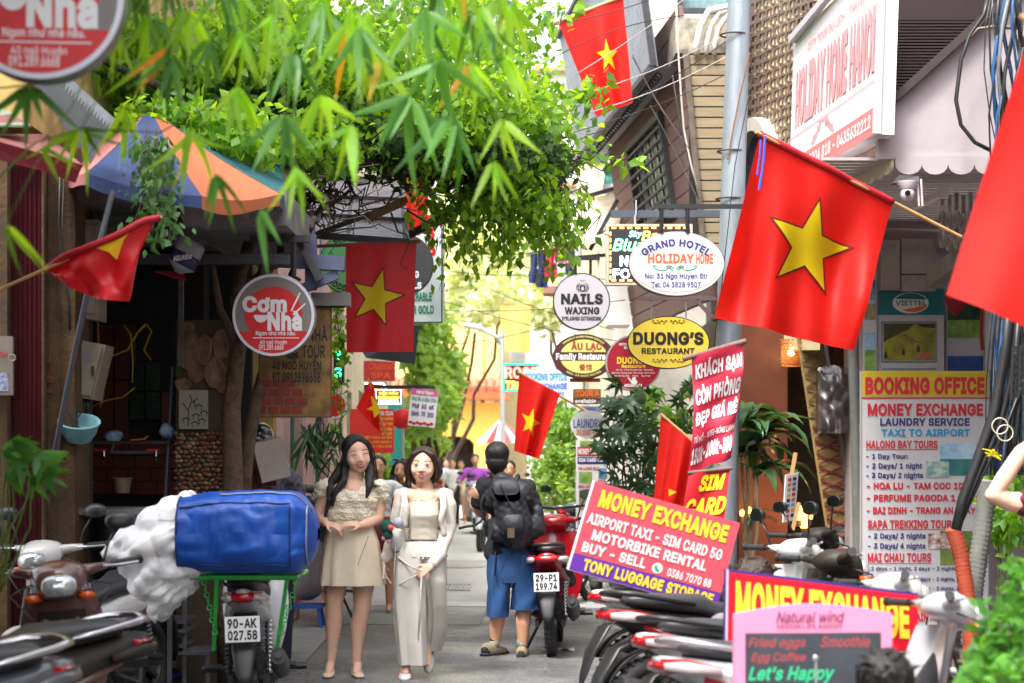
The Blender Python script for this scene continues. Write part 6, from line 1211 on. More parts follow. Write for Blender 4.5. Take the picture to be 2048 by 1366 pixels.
    for s_ in (-1,1):
        m=MB();m.cyl((s_*.075,.63,r),(s_*.07,.49,.80),.017,n=10);m.cyl((s_*.075,.64,r),(s_*.072,.57,.52),.024,n=10);m.build('fork',ENG,t)
    m=MB();m.torus((0,.64,r),r+.025,.02,'x',20,8,3.0,a0=R(20),a1=R(150));m.build('front_fender',body,t,smooth=2)
    # handlebar cowl with headlight
    m=MB();m.loft([((0,.56,.95),.05,.05),((0,.52,.96),.10,.075),((0,.45,.985),.13,.08),((0,.38,1.0),.11,.06),((0,.32,1.0),.06,.03)],n=20);cw=m.build('handlebar_cowl',body,t,smooth=2)
    for s_ in (-1,1):
        m=MB();m.loft([((s_*.08,.42,1.0),.05,.035),((s_*.17,.39,1.015),.03,.022),((s_*.22,.37,1.02),.018,.016)],n=12,ax='x');m.build('cowl_wing',body,cw,smooth=2)
    m=MB();m.loft([((0,.53,.955),.085,.055),((0,.575,.95),.075,.048),((0,.60,.945),.04,.025)],n=18);m.build('headlight',GLH,t,smooth=2)
    m=MB();m.tube([(-.36,.30,1.03),(-.22,.36,1.02),(0,.42,.98),(.22,.36,1.02),(.36,.30,1.03)],.011,n=8);hb=m.build('handlebar',PLB,t,smooth=2)
    for s_ in (-1,1):
        m=MB();m.cyl((s_*.24,.352,1.022),(s_*.36,.30,1.032),.018,n=10);m.cyl((s_*.36,.30,1.032),(s_*.375,.292,1.034),.022,n=10);m.build('grip',PLB,hb)
        m=MB();m.tube([(s_*.2,.40,1.02),(s_*.27,.40,1.02),(s_*.36,.36,1.025)],.006,n=6);m.build('brake_lever',SIL,hb)
        m=MB();m.loft([((s_*.1,.5,.90),.03,.02),((s_*.13,.53,.90),.028,.016)],n=8,ax='y');m.build('turn_signal',ORL,t,smooth=2)
        if mirrors:
            m=MB();m.tube([(s_*.2,.37,1.03),(s_*.23,.36,1.12),(s_*.27,.34,1.19)],.006,n=6);ms=m.build('mirror',PLB,t,smooth=2);m=MB();m.loft([((s_*.29,.37,1.21),.03,.018,2.3),((s_*.29,.36,1.215),.06,.034,2.3),((s_*.29,.335,1.22),.068,.040,2.3),((s_*.29,.33,1.22),.066,.039,2.3)],n=20);m.build('mirror_shell',PLB,ms,smooth=2);m=MB();m.loft([((s_*.29,.329,1.22),.06,.034,2.3),((s_*.29,.327,1.22),.06,.034,2.3)],n=20);m.build('mirror_glass',mirrorglass(),ms)
    m=MB();m.tube([(.1,.42,.97),(.22,.5,.92),(.12,.52,.8),(.05,.5,.7)],.005,n=6);m.tube([(-.1,.42,.97),(-.24,.48,.94),(-.14,.52,.8),(-.06,.5,.7)],.005,n=6);m.build('cable',PLB,t,smooth=2)
    t.scale=(scale,)*3;t.location=Vector(loc);t.rotation_euler=(0,R(lean)*-1,R(rotz));return t
def at_tail(px,py_unused,Y,rotz,off=-.95):
    """ground position of the middle of a bike whose tail end stands at px, Y"""
    a=R(rotz);tail=Vector((-(-off)*0,0,0));X=(px - CX)*Y/FPX;return (X - (-math.sin(a))*off,Y - math.cos(a)*off,0)
WP=paint('pearl_white',c(216,216,214));RP=paint('red',c(170,20,36));BP=paint('black',c(24,24,28));SP=paint('silver',c(176,178,184));MP=paint('maroon',c(96,62,60));NVP=paint('navy',c(40,44,80));GP=paint('grey',c(84,86,92))
# left: delivery bike with rack
a_=scooter('delivery motorbike seen from behind carrying a green rack and a blue bag',SP,WP,plate=('90-AK','027.58'),loc=at_tail(492,0,10.3,4),rotz=4,lean=2,tail='wide')
# green steel rack
GRN=mat('rack_green',c(36,160,56),.4,coat=.3,dirt=.15);rk=thing('luggage_rack','bright green tubular steel rack bolted over the delivery motorbike tail','rack',P(492,1155,10.45))
Yr=10.35;zt=P(0,1155,Yr).z;xl,xr=P(380,0,Yr).x,P(592,0,Yr).x
m=MB();m.tube([(xl,Yr,zt),(xr,Yr,zt),(xr,Yr+.55,zt),(xl,Yr+.55,zt),(xl,Yr,zt)],.014,n=8)
for k in range(1,4): m.cyl((xl,Yr+.55*k/4,zt),(xr,Yr+.55*k/4,zt),.008,n=6)
m.build('top_frame',GRN,rk)
for x in (432,572):
    m=MB();m.beam(P(x+2,1158,Yr),P(x - 4 if x < 500 else x - 18,1300,Yr+.1),.02,.03);m.build('strut',GRN,rk)
for x0,x1 in ((408,430),(592,562)):
    for k in range(9):
        p=P(x0+(x1 - x0)*k/8,1165+100*k/8,Yr+.02);m=MB();m.torus(p,.013,.004,'x' if k % 2 else 'y',12,5);m.build('chain_link',GRN,rk)
# blue bag
BLB=mat('bag_blue',c(10,74,166),.45,var=.12,scale=5,bump=.5,bscale=9,dirt=.08);bg_=thing('laundry_bag','big shiny blue zipped laundry bag lying on the green rack','bag',P(500,1150,10.5));Yg0=10.2
def bag(u,v):
    # u along (left to right), v around
    k=u;x=366+272*k;a=2*math.pi*v;top=984+8*(2*k - 1) ** 2 - 4*math.sin(math.pi*k);bot=1146 - 4*(1 - k);cy_=(top+bot)/2;h=(bot - top)/2
    if k > .82: h *= max(.02,math.sqrt(max(0,1 - ((k - .82)/.182) ** 2)))
    cc,ss=math.cos(a),math.sin(a);e=.6;yy=math.copysign(abs(ss) ** e,ss);dd=math.copysign(abs(cc) ** e,cc)
    p=P(x,cy_ - h*yy,Yg0+.24);p.y=Yg0+.24 - .24*dd*(1 if k < .82 else math.sqrt(max(0.01,1 - ((k - .82)/.19) ** 2)))
    nn=noise.noise(p*5)*.018+(abs(noise.noise(Vector((p.x*6+p.z*5,p.y*7,p.z*12 - p.x*5)))) - .2)*.028 - abs(noise.noise(p*24))*.005;return p+Vector((0,-nn,nn*.5))
m=MB();m.grid(bag,110,90);m.build('sack',BLB,bg_,smooth=2)
NV2=mat('seam_navy',c(16,34,100),.6);m=MB()
for v in (.10,.885): m.tube([bag(.02+.80*i/30,v)+Vector((0,-.004,0)) for i in range(31)],.004,n=5)
m.tube([bag(.82,.10 - .215*i/10 if i <= 10 else 0)+Vector((0,-.004,0)) for i in range(11)],.004,n=5);m.tube([bag(.005,v/24) for v in range(25)],.006,n=5);m.build('seam',NV2,bg_,smooth=2)
m=MB();m.tube([bag(.3+.66*i/24,.17+.02*i/24)+Vector((0,-.006,.004)) for i in range(25)] ,.005,n=5);m.tube([bag(.93,.17 - .36*i/16)+Vector((.004,-.006,0)) for i in range(17)],.005,n=5);m.build('zip',mat('zip_grey',c(150,150,160),.5,.3),bg_,smooth=2)
# white linen spilling out on the left
LIN=mat('linen_white',c(244,244,246),.8,bump=.3,bscale=14,trans=.15);ln_=thing('white_linen','crumpled white bed linen spilling out of the blue bag on the left','linen',P(300,1220,10.4))
LNS=[(385,1030,34,0),(385,1080,40,-.04),(380,1125,36,-.02),(350,1030,36,.02),(345,1080,44,-.06),(350,1130,40,-.05),(312,1050,34,.02),(300,1095,42,-.04),(318,1140,40,-.05),(262,1085,30,0),(240,1102,22,0),(270,1120,34,-.02),(295,1165,34,-.03),(335,1180,36,-.02),(322,1212,22,0),(366,1168,26,0),(222,1108,12,0),(320,1232,10,0),(375,998,14,0)]
# left: white bike facing us
scooter('white and navy motorbike facing the camera beside the dark eatery',WP,NVP,loc=((172 - CX)*10.9/FPX,11.0,0),rotz=160,lean=-2,plate=None)
m=None
scooter('dusty maroon motorbike facing the camera in front of the white one',MP,BP,loc=((150 - CX)*9.0/FPX,9.0,0),rotz=192,lean=-4,rail='chrome',bwid=1.35)
scooter('black motorbike with chrome grab rail, its seat filling the lower left',BP,MP,loc=at_tail(322,0,8.0,128),rotz=128,lean=4,rail='chrome',bwid=1.5,tail='plain')
scooter('dark grey motorbike cut off by the bottom left corner',GP,NVP,loc=at_tail(170,0,7.0,130),rotz=130,lean=5,rail='chrome',bwid=1.4,tail='plain')
# left, behind the girls
scooter('black motorbike parked behind the smiling girl',BP,GP,loc=((655 - CX)*17.6/FPX,17.8,0),rotz=188,lean=4)
# right: tails towards the alley
scooter('red motorbike with white number plate next to the man with the backpack',RP,BP,loc=at_tail(1098,0,14.2,-4),rotz=-4,lean=2,plate=('29-P1','199.74'),rail='black',kind='scooter')
scooter('white and red motorbike under the tilted sign box, tail to the alley',WP,RP,loc=at_tail(1165,0,10.3,-66),rotz=-66,lean=5,rail='silver',bwid=1.1)
scooter('black motorbike with red trim second from the tilted sign box',BP,RP,loc=at_tail(1178,0,9.1,-68),rotz=-68,lean=5,rail='black',bwid=1.1,mirrors=False)
scooter('pearl white motorbike with a black rail in the row on the right',WP,BP,loc=at_tail(1222,0,8.2,-74),rotz=-74,scale=.9,lean=6,rail='black',bwid=1.25,mirrors=False)
scooter('silver motorbike nearest to the camera in the row on the right',SP,RP,kind='scooter',loc=at_tail(1235,0,7.4,-80),rotz=-80,scale=.88,mirrors=False,lean=6,rail='silver',bwid=1.25)
scooter('black and orange-lamped motorbike behind the tilted sign box',BP,RP,loc=((1560 - CX)*12.2/FPX,12.4,0),rotz=-60,lean=5)
scooter('blue-grey motorbike parked beyond the man with the backpack',GP,SP,loc=((1125 - CX)*19.4/FPX,19.6,0),rotz=-30,lean=4)
FARS=[((1078,24,-20),WP),((1100,27,-40),RP),((880,44,-10),RP),((866,47,15),GP),((1062,36,-40),BP),((975,31,170),SP)]
names=['white motorbike far down the right side below the small flag','red motorbike far down the right side behind the green shrub','red motorbike in the far distance on the left of the rider','grey motorbike farthest away beside the yellow house door','black motorbike in the distance beyond the right-hand shrub','silver motorbike standing in the road behind the man with the backpack']
src_=None
for i,((px,Y,rz),pm) in enumerate(FARS):
    if src_ is None: src_=scooter(names[i],pm,BP,loc=((px - CX)*Y/FPX,Y,0),rotz=rz,lean=4)
    else:
        o=copy_tree(src_);o.location=((px - CX)*Y/FPX,Y,0);o.rotation_euler=(0,R(-4),R(rz));o['label']=names[i]
        for ch in o.children:
            if ch.data and ch.data.materials and ch.data.materials[0] is WP and pm is not WP: ch.material_slots[0].link='OBJECT';ch.material_slots[0].material=pm
# bicycle by the poster stand
bc=thing('bicycle','black bicycle leaning near the poster stand with blue frame','bicycle',P(1115,1190,17.2));bx,by=P(1108,0,17.2).x,17.2
BLF=mat('frame_blue',c(30,130,190),.35,coat=.4)
for yy in (-.5,.5):
    m=MB();m.torus((bx,by+yy,.33),.32,.016,'x',36,8);w_=m.build('wheel',RUB,bc,smooth=2);m=MB()
    for k in range(16): a=math.pi*2*k/16;m.cyl((bx,by+yy,.33),(bx,by+yy+.31*math.cos(a),.33+.31*math.sin(a)),.0015,n=4,cap=False)
    m.build('spokes',CHR,w_)
m=MB();m.tube([(bx,by - .5,.33),(bx,by - .1,.30),(bx,by+.32,.78),(bx,by - .2,.75),(bx,by - .5,.33)],.014,n=8);m.tube([(bx,by - .1,.3),(bx,by - .22,.85)],.014,n=8);m.tube([(bx,by+.5,.33),(bx,by+.33,.95)],.014,n=8);m.build('frame',BLF,bc)
m=MB();m.tube([(bx - .28,by+.25,1.03),(bx,by+.33,1.0),(bx+.28,by+.25,1.03)],.012,n=8);m.build('handlebar',PLB,bc);m=MB();m.loft([((bx,by - .34,.88),.07,.02),((bx,by - .2,.885),.05,.025),((bx,by - .08,.88),.02,.015)],n=12);m.build('saddle',SEAT,bc,smooth=2)
bc.rotation_euler=(0,0,0)
# ============================================================ PEOPLE
SKIN=mat('skin',c(224,176,148),.5,sss=.12,var=.04,scale=12);SKIN2=mat('skin_tan',c(214,160,130),.5,sss=.1,var=.04,scale=12);SKIN3=mat('skin_fair',c(230,186,162),.68,spec=.25,sss=.14,var=.04,scale=12)
HAIRK=mat('hair_black',(.012,.010,.010),.35,bump=.6,bscale=40,aniso=(6,6,.6),spec=.5);HAIRB=mat('hair_brown',(.035,.016,.012),.38,bump=.6,bscale=40,aniso=(6,6,.6));EYEW=mat('eye_white',c(226,220,216),.25);EYEK=mat('eye_dark',(.012,.009,.008),.12);LIPM=mat('lips_rose',c(186,92,92),.4);TEE=mat('teeth',c(236,232,226),.3);BROW=mat('brow_dark',(.05,.032,.025),.8);BLUSH=mat('shoe_cream',c(216,196,170),.5)
def remesh(name,mb,voxel,mt,parent,smooth_it=4,disp=None,sm=.5):
    me=mb.mesh(name,mt,False,ORG[parent]);o=bpy.data.objects.new(name,me);C.objects.link(o)
    r_=o.modifiers.new('r','REMESH');r_.mode='VOXEL';r_.voxel_size=voxel
    if smooth_it: s_=o.modifiers.new('s','SMOOTH');s_.factor=sm;s_.iterations=smooth_it
    dg=bpy.context.evaluated_depsgraph_get();dg.update();nm=bpy.data.meshes.new_from_object(o.evaluated_get(dg));bpy.data.objects.remove(o);bpy.data.meshes.remove(me);nm.name=name
    nm.materials.clear();nm.materials.append(mt)
    if disp:
        n=len(nm.vertices);co=np.empty(n*3);nm.vertices.foreach_get('co',co);no=np.empty(n*3);nm.vertices.foreach_get('normal',no);co=co.reshape(-1,3);no=no.reshape(-1,3);co=co+no*disp(co)[:,None];nm.vertices.foreach_set('co',co.ravel())
    nm.polygons.foreach_set('use_smooth',[True]*len(nm.polygons));nm.update();q=bpy.data.objects.new(name,nm);C.objects.link(q);q.parent=parent;ORG[q]=ORG[parent];return q
def cap_(m,a,b_,r1,r2=None,n=14,fx=1.0):
    """tapered limb with round ends; fx widens it sideways"""
    a,b_=Vector(a),Vector(b_);r2=r1 if r2 is None else r2;d=b_ - a;L_=d.length;k=5;pts=[];rs=[]
    if L_ < 1e-6: return m.sphere(a,r1,n,8)
    dn=d/L_
    for i in range(k): t=math.pi/2*i/k;pts.append(a - dn*r1*math.cos(t));rs.append(max(.0006,r1*math.sin(t)))
    pts.append(a);rs.append(r1);pts.append(b_);rs.append(r2)
    for i in range(1,k+1): t=math.pi/2*i/k;pts.append(b_+dn*r2*math.sin(t));rs.append(max(.0006,r2*math.cos(t)))
    return m.tube(pts,rs,n)
def limb(m,pts,rs):
    for i in range(len(pts) - 1): cap_(m,pts[i],pts[i+1],rs[i],rs[i+1])
def hand(m,wrist,dir_,palm_n,size=1.0,curl=.5,spread=.12,thumb_side=1):
    """palm, four unequal fingers with two bends, thumb leaving the side near the wrist"""
    w0=Vector(wrist);d=Vector(dir_).normalized();n=Vector(palm_n);n=(n - d*n.dot(d)).normalized();s_=d.cross(n)*thumb_side;z=size
    for k in (-.026,-.009,.009,.026): cap_(m,w0+s_*k*.7*z,w0+d*.085*z+s_*k*z,.013*z,.0105*z,8)
    for k,ln in ((.028,.070),(.0095,.080),(-.0095,.074),(-.027,.058)):
        p=w0+d*.088*z+s_*k*z;a=d+s_*k*spread*20;a.normalize();seg=ln*z/2.6;cur=a
        for j in range(3):
            ang=curl*(.55+.45*j);cur=(cur*math.cos(ang)+n*math.sin(ang)).normalized();q=p+cur*seg;cap_(m,p,q,(.0092 - .001*j)*z,(.0085 - .001*j)*z,8);p=q
    p=w0+d*.022*z+s_*.03*z;a=(d*.7+s_*.7+n*.25).normalized();q=p+a*.036*z;cap_(m,p,q,.012*z,.010*z,8);a2=(d*.9+s_*.15+n*.5).normalized();cap_(m,q,q+a2*.03*z,.010*z,.0082*z,8)
def head_frame(c_,yaw,pitch,roll): return Matrix.Translation(Vector(c_)) @ Euler((R(pitch),R(roll),R(yaw)),'XYZ').to_matrix().to_4x4()
def head_body(m,M,k=1.0,neck=None,wide=1.0):
    q=lambda*a: M @ Vector((a[0]*k*wide,a[1]*k,a[2]*k));r3=M.to_3x3()
    m.sphere(q(0,.014,.026),Vector((.072*wide,.088,.084))*k,20,14,r3);m.sphere(q(0,-.018,-.018),Vector((.064*wide,.066,.080))*k,20,14,r3);m.sphere(q(0,-.028,-.062),Vector((.046*wide,.046,.040))*k,16,10,r3);m.sphere(q(0,-.060,-.090),Vector((.018,.014,.013))*k,12,8,r3)
    for s_ in (-1,1):
        m.sphere(q(s_*.036,-.056,-.032),Vector((.024,.020,.024))*k,12,8,r3);m.sphere(q(s_*.077,.012,-.012),Vector((.009,.018,.028))*k,10,8,r3);m.sphere(q(s_*.0105,-.088,-.034),Vector((.0085,.009,.007))*k,8,6,r3)
    cap_(m,q(0,-.078,.004),q(0,-.098,-.030),.0065*k,.0095*k,10);cap_(m,q(-.012,-.080,-.058),q(.012,-.080,-.058),.009*k,.009*k,8)
    if neck: cap_(m,q(0,.018,-.07),neck,.046*k,.05*k,16)
def face_parts(body,M,k=1.0,smile=False,closed=False,lip=LIPM,wide=1.0,openm=False):
    q=lambda*a: M @ Vector((a[0]*k*wide,a[1]*k,a[2]*k));r3=M.to_3x3()
    for s_ in (-1,1):
        if not closed:
            m=MB();m.sphere(q(s_*.031,-.0775,.004),Vector((.0135,.0055,.0046))*k,14,10,r3);e=m.build('eye',EYEW,body,smooth=2);m=MB();m.sphere(q(s_*.031,-.0808,.004),Vector((.0058,.0034,.0047))*k,12,8,r3);m.build('iris',EYEK,body,smooth=2)
        m=MB();z0=.0088 if not closed else .004;pts=[q(s_*(.031+dx),-.0835+abs(dx)*.32,z0+(-.35*dx*dx*30 if not closed else .16*abs(dx)*-1+.004*math.cos(dx*90))) for dx in (-.017,-.009,0,.009,.018)];m.tube(pts,[.0008,.0017,.0020,.0017,.0008] if not closed else [.0008,.0022,.0026,.0022,.001],n=6);m.build('eyelid',EYEK,body,smooth=2)
        m=MB();pts=[q(s_*(.033+dx),-.0800+abs(dx)*.36,.0285 - 7*(dx - .002) ** 2*1.0) for dx in (-.019,-.009,0,.011,.021)];m.tube(pts,[.0012,.0030,.0028,.0022,.0008],n=6);m.build('eyebrow',BROW,body,smooth=2)
    m=MB();w_=.026 if smile else .0185;up=.006 if smile else -.001
    A=[(-w_,up),(-w_*.5,.002),(-.004,.0035),(0,.002),(.004,.0035),(w_*.5,.002),(w_,up)];m.tube([q(x,-.0905+x*x*22,-.0555+z) for x,z in A],[.0008,.0026,.0036,.0030,.0036,.0026,.0008],n=8)
    dz=-.0135 if smile else -.0115 if openm else -.008;m.tube([q(x,-.0885+x*x*22,-.0555+z) for x,z in ((-w_,up),(-w_*.5,dz*.8),(0,dz*1.1),(w_*.5,dz*.8),(w_,up))],[.0008,.0034,.0046,.0034,.0008],n=8);m.build('lips',lip,body,smooth=2)
    if smile: m=MB();m.tube([q(x,-.0885+x*x*20,-.0575+abs(x)*.12) for x in (-.018,-.009,0,.009,.018)],[.001,.0034,.0042,.0034,.001],n=6);m.build('teeth',TEE,body,smooth=2)
    for s_ in (-1,1): m=MB();m.sphere(q(s_*.006,-.0985,-.0385),Vector((.0024,.002,.0016))*k,8,6,r3);m.build('nostril',mat('nostril',c(120,60,50),.8),body)
def garment(name,rings,Y,mt,parent,fold=(0,0),n=64,rows=40,fn=None,slit=None,depth_k=None,thick=True):
    """cloth lofted from rings (centre px, py, half width px, half depth m, [dy]) seen in the photo"""
    k=Y/FPX;Rg=[tuple(r_)+(0,)*(5 - len(r_)) for r_ in rings];m=MB();vs=[]
    for j in range(rows+1):
        f=j/rows*(len(Rg) - 1);i=min(int(f),len(Rg) - 2);u=f - i;u=u*u*(3 - 2*u) if False else u;a=[Rg[i][q]*(1 - u)+Rg[i+1][q]*u for q in range(5)];v=j/rows
        for q in range(n):
            t_=2*math.pi*q/n;w_=fold[1]*v*math.sin(fold[0]*t_+1.5*math.sin(3*t_)) if fold[0] else 0;extra=fn(t_,v) if fn else 0
            rx=a[2]*k+w_+extra;ry=a[3]+w_+extra;ct_,st_=math.cos(t_),math.sin(t_);e=.85
            x=(a[0] - CX)*k+math.copysign(abs(ct_) ** e,ct_)*rx;y=Y+a[4]+math.copysign(abs(st_) ** e,st_)*ry;vs.append((x,y,EYE+(HY - a[1])*k))
    fs=[(j*n+q,j*n+(q+1) % n,(j+1)*n+(q+1) % n,(j+1)*n+q) for j in range(rows) for q in range(n)];m.add(vs,fs);return m.build(name,mt,parent,smooth=2)
def W(px,py,Y,dy=0): return P(px,py,Y)+Vector((0,dy,0))
def wrinkle(f1,a1,f2=0,a2=0,dirv=(1,.3,2)):
    def d(co): s_=co @ np.array(dirv);return a1*np.sin(f1*s_+2*np.sin(9*co[:,0]+7*co[:,2]))+a2*np.sin(f2*(co[:,2]*1.3 - co[:,0])+3*np.sin(11*co[:,1]+5*co[:,2]))
    return d
# the linen is one soft heap: its lumps are joined and then folded
m=MB()
for (x,y,r_,dy) in LNS: m.sphere(P(x,y,Yg0+.28+dy),(r_*10.4/FPX,.15+r_*.0018,r_*10.4/FPX),16,10)
def lin_fold(co):
    out=np.empty(len(co))
    for i,p in enumerate(co):
        al,ac=.8*p[0]+.6*p[2],.6*p[0] - .8*p[2];w_=noise.noise(Vector((p[0]*4,p[1]*4,p[2]*4)));f1=abs(noise.noise(Vector((al*4.5+w_,ac*13+2*w_,p[1]*7))));f2=abs(noise.noise(Vector((al*12+w_,ac*30+3*w_,p[1]*14))));out[i]=.050*(.30 - f1)+.014*(.25 - f2)
    return out
remesh('cloth',m,.0095,LIN,ln_,22,lin_fold,.6)
# ---------------- smiling girl
G=13.25
g1=thing('person','smiling young woman with long black hair in a cream puffed blouse and beige mini skirt','person',Vector(((690 - CX)*G/FPX,G,0)))
M1=head_frame(W(714,909,G,-.01),17,3,-6);k1=1.16
m=MB();head_body(m,M1,k1,W(708,962,G,.02),1.06)
cap_(m,W(678,977,G,.01),W(740,978,G,.01),.045,.045);limb(m,[W(706,985,G),W(704,1020,G),W(702,1050,G),W(702,1085,G)],[.098,.100,.088,.115])
limb(m,[W(684,1000,G),W(728,1000,G)],[.07,.07]);limb(m,[W(680,1095,G),W(726,1095,G)],[.115,.115])
for hip,kn,ca,an in ((W(674,1110,G),W(669,1212,G,-.02),W(667,1252,G,.005),W(661,1326,G,.02)),(W(731,1110,G),W(724,1214,G,-.02),W(717,1254,G,.005),W(712,1326,G,.02))):
    limb(m,[hip,hip.lerp(kn,.6),kn,ca,ca.lerp(an,.55),an],[.088,.074,.055,.056,.038,.031])
for px in (660,715): limb(m,[W(px,1330,G,.03),W(px,1338,G,-.05),W(px+1,1344,G,-.13)],[.03,.03,.022])
limb(m,[W(652,988,G,.02),W(641,1015,G,.03),W(638,1033,G,.02),W(650,1043,G,-.10),W(656,1045,G,-.15)],[.052,.046,.040,.032,.025]);limb(m,[W(758,986,G,.02),W(757,1012,G,.03),W(755,1036,G,.01),W(735,1047,G,-.1),W(724,1049,G,-.15)],[.052,.048,.042,.034,.026])
hand(m,W(656,1045,G,-.15),(1.0,-.35,-.28),(.1,.4,-1),.9,.55,.1,-1);hand(m,W(724,1049,G,-.15),(-1.0,-.35,.12),(0,.5,-1),.9,.55,.1,1)
b1=remesh('body',m,.0068,SKIN3,g1,3);face_parts(b1,M1,k1,smile=True,closed=True,wide=1.06)
q1=lambda*a: M1 @ (Vector(a)*k1)
m=MB();m.sphere(q1(0,.026,.040),Vector((.081,.088,.080))*k1,22,14,M1.to_3x3())
for s_ in (-1,1):
    limb(m,[q1(s_*.012,-.055,.088),q1(s_*.052,-.052,.062),q1(s_*.073,-.028,.02),q1(s_*.077,-.004,-.04),q1(s_*.078,.012,-.10)],[.010,.014,.014,.020,.026])
limb(m,[q1(0,.07,.0),q1(-.01,.085,-.09),q1(-.02,.09,-.16)],[.07,.065,.05])
limb(m,[q1(-.075,.03,-.05),q1(-.105,.03,-.10),W(663,965,G,-.03),W(662,1000,G,-.10),W(652,1034,G,-.09)],[.035,.044,.030,.020,.008]);limb(m,[q1(-.08,.0,-.08),W(690,962,G,-.09),W(672,985,G,-.11),W(668,1010,G,-.11)],[.024,.026,.022,.01])
limb(m,[q1(.075,.02,-.06),W(740,955,G,-.04),W(740,975,G,-.09),W(736,993,G,-.11)],[.032,.032,.024,.012]);limb(m,[q1(.07,.02,-.1),W(741,962,G,-.05),W(752,972,G,-.08),W(764,970,G,-.08)],[.02,.014,.008,.003])
remesh('hair',m,.006,HAIRK,g1,3,lambda co: .0008*np.sin(co[:,0]*600+12*np.sin(co[:,2]*9)))
m=MB();gg=random.Random(2)
for i in range(60):
    s_=-1 if i % 2 else 1;x=gg.uniform(.05,.1);m.tube([q1(s_*.01,-.06,.098),q1(s_*x*.7,-.06,.07),q1(s_*(x),-.03,.0),q1(s_*(x+.01),.0,-.1),q1(s_*(x+.01)+gg.gauss(0,.01),-.01,-.2)],.0012,n=4)
m.build('hair_strands',HAIRK,g1,smooth=2)
BLC=mat('blouse_cream',c(238,228,206),.85,bump=.9,bscale=70,var=.06,scale=30)
m=MB();limb(m,[W(676,978,G),W(736,979,G)],[.052,.052]);limb(m,[W(682,1000,G,-.02),W(728,1000,G,-.02)],[.098,.098]);limb(m,[W(684,1024,G,-.01),W(722,1026,G,-.01)],[.106,.102])
m.sphere(W(650,972,G,.0),(.062,.07,.05),16,12);m.sphere(W(641,985,G,.01),(.052,.06,.045),16,12);m.sphere(W(760,975,G,.0),(.055,.065,.055),16,12);m.sphere(W(765,992,G,.01),(.045,.055,.045),16,12)
remesh('blouse',m,.006,BLC,g1,2,lambda co: .006*np.sin(co[:,0]*150+4*np.sin(co[:,2]*90))*np.sin(co[:,2]*120+3*np.sin(co[:,0]*80))+.004*np.sin(co[:,0]*60+co[:,2]*30))
m=MB();gg=random.Random(5)
for i in range(26):
    a=i/25;p=W(650+92*a,1033+5*math.sin(a*19),G,-.10+.07*(2*a - 1) ** 2);m.sphere(p,(.014,.014,.010),8,6)
m.build('ruffle_hem',BLC,g1,smooth=2)
SKT=mat('skirt_beige',c(226,210,186),.8,var=.04,bump=.4,bscale=300)
garment('skirt',[(699,1040,43,.105),(700,1052,46,.115),(702,1085,55,.145),(702,1130,62,.165),(703,1169,67,.18)],G,SKT,g1,(9,.011),rows=36,fn=lambda t_,v: .012*v*math.exp(-((t_ - 4.95)*9) ** 2) - .014*v*math.exp(-((t_ - 5.08)*12) ** 2))
m=MB();m.tube([W(712,1169,G,-.182),W(722,1120,G,-.172),W(740,1070,G,-.135)],.0025,n=5);m.build('wrap_seam',mat('seam_tan',c(170,130,100),.8),g1)
for px,rz in ((660,0),(717,12)):
    m=MB();r3=Matrix.Rotation(R(rz),3,'Z');cc=W(px,1346,G,-.09)
    m.loft([(cc+r3 @ Vector((0,.13,.012)),.030,.020),(cc+r3 @ Vector((0,.06,.006)),.034,.018),(cc+r3 @ Vector((0,-.03,0)),.040,.016),(cc+r3 @ Vector((0,-.085,-.002)),.034,.013),(cc+r3 @ Vector((0,-.11,-.004)),.018,.008)],n=18);sh_=m.build('shoe',BLUSH,g1,smooth=2)
    m=MB();cc2=cc+Vector((0,.01,.02));m.tube([cc2+r3 @ Vector((-.036,.01,0)),cc2+r3 @ Vector((0,-.005,.016)),cc2+r3 @ Vector((.036,.01,0))],.004,n=6);m.build('strap',BLUSH,sh_)
    m=MB();m.box(cc+r3 @ Vector((0,.115,-.012)),(.05,.05,.028));m.build('heel',BLUSH,sh_)
m=MB();m.tube([W(668,950,G,.0),W(668,985,G,-.10),W(655,1020,G,-.11),W(650,1045,G,-.05)],.005,n=6);m.build('bag_strap',BLACK,g1);m=MB();m.loft([(W(643,1062,G,.05),.05,.07,3),(W(643,1062,G,.11),.05,.07,3)],n=16);m.build('handbag',BLACK,g1,smooth=True)
# ---------------- girl with bob, white outfit
H2=13.15;g2=thing('person','young woman with brown bob hair in a cream cardigan, ribbed top and loose white trousers','person',Vector(((840 - CX)*H2/FPX,H2,0)))
M2=head_frame(W(846,931,H2,-.01),-3,0,3);k2=1.1
m=MB();head_body(m,M2,k2,W(850,976,H2,.02),1.1);cap_(m,W(818,992,H2,.01),W(880,992,H2,.01),.040,.040);limb(m,[W(848,1000,H2),W(847,1040,H2),W(845,1080,H2),W(843,1110,H2)],[.088,.086,.082,.11])
limb(m,[W(800,994,H2,.02),W(790,1045,H2,.03),W(776,1105,H2,0),W(768,1122,H2,-.01)],[.042,.038,.03,.023]);limb(m,[W(893,994,H2,.02),W(897,1050,H2,.02),W(876,1115,H2,-.1),W(862,1132,H2,-.16)],[.042,.038,.03,.024])
hand(m,W(768,1122,H2,-.01),(.12,-.15,-1),(1,-.1,0),.9,.25,.1,-1);hand(m,W(862,1130,H2,-.17),(-.75,-.1,-.62),(-.2,.8,-.3),.85,.9,.08,-1)
for px,py,dy in ((812,1325,-.05),(853,1315,.12)): limb(m,[W(px,1240,H2,dy),W(px,py,H2,dy),W(px,py+14,H2,dy - .06)],[.045,.032,.03])
b2=remesh('body',m,.0068,SKIN3,g2,3);face_parts(b2,M2,k2,openm=True,wide=1.1)
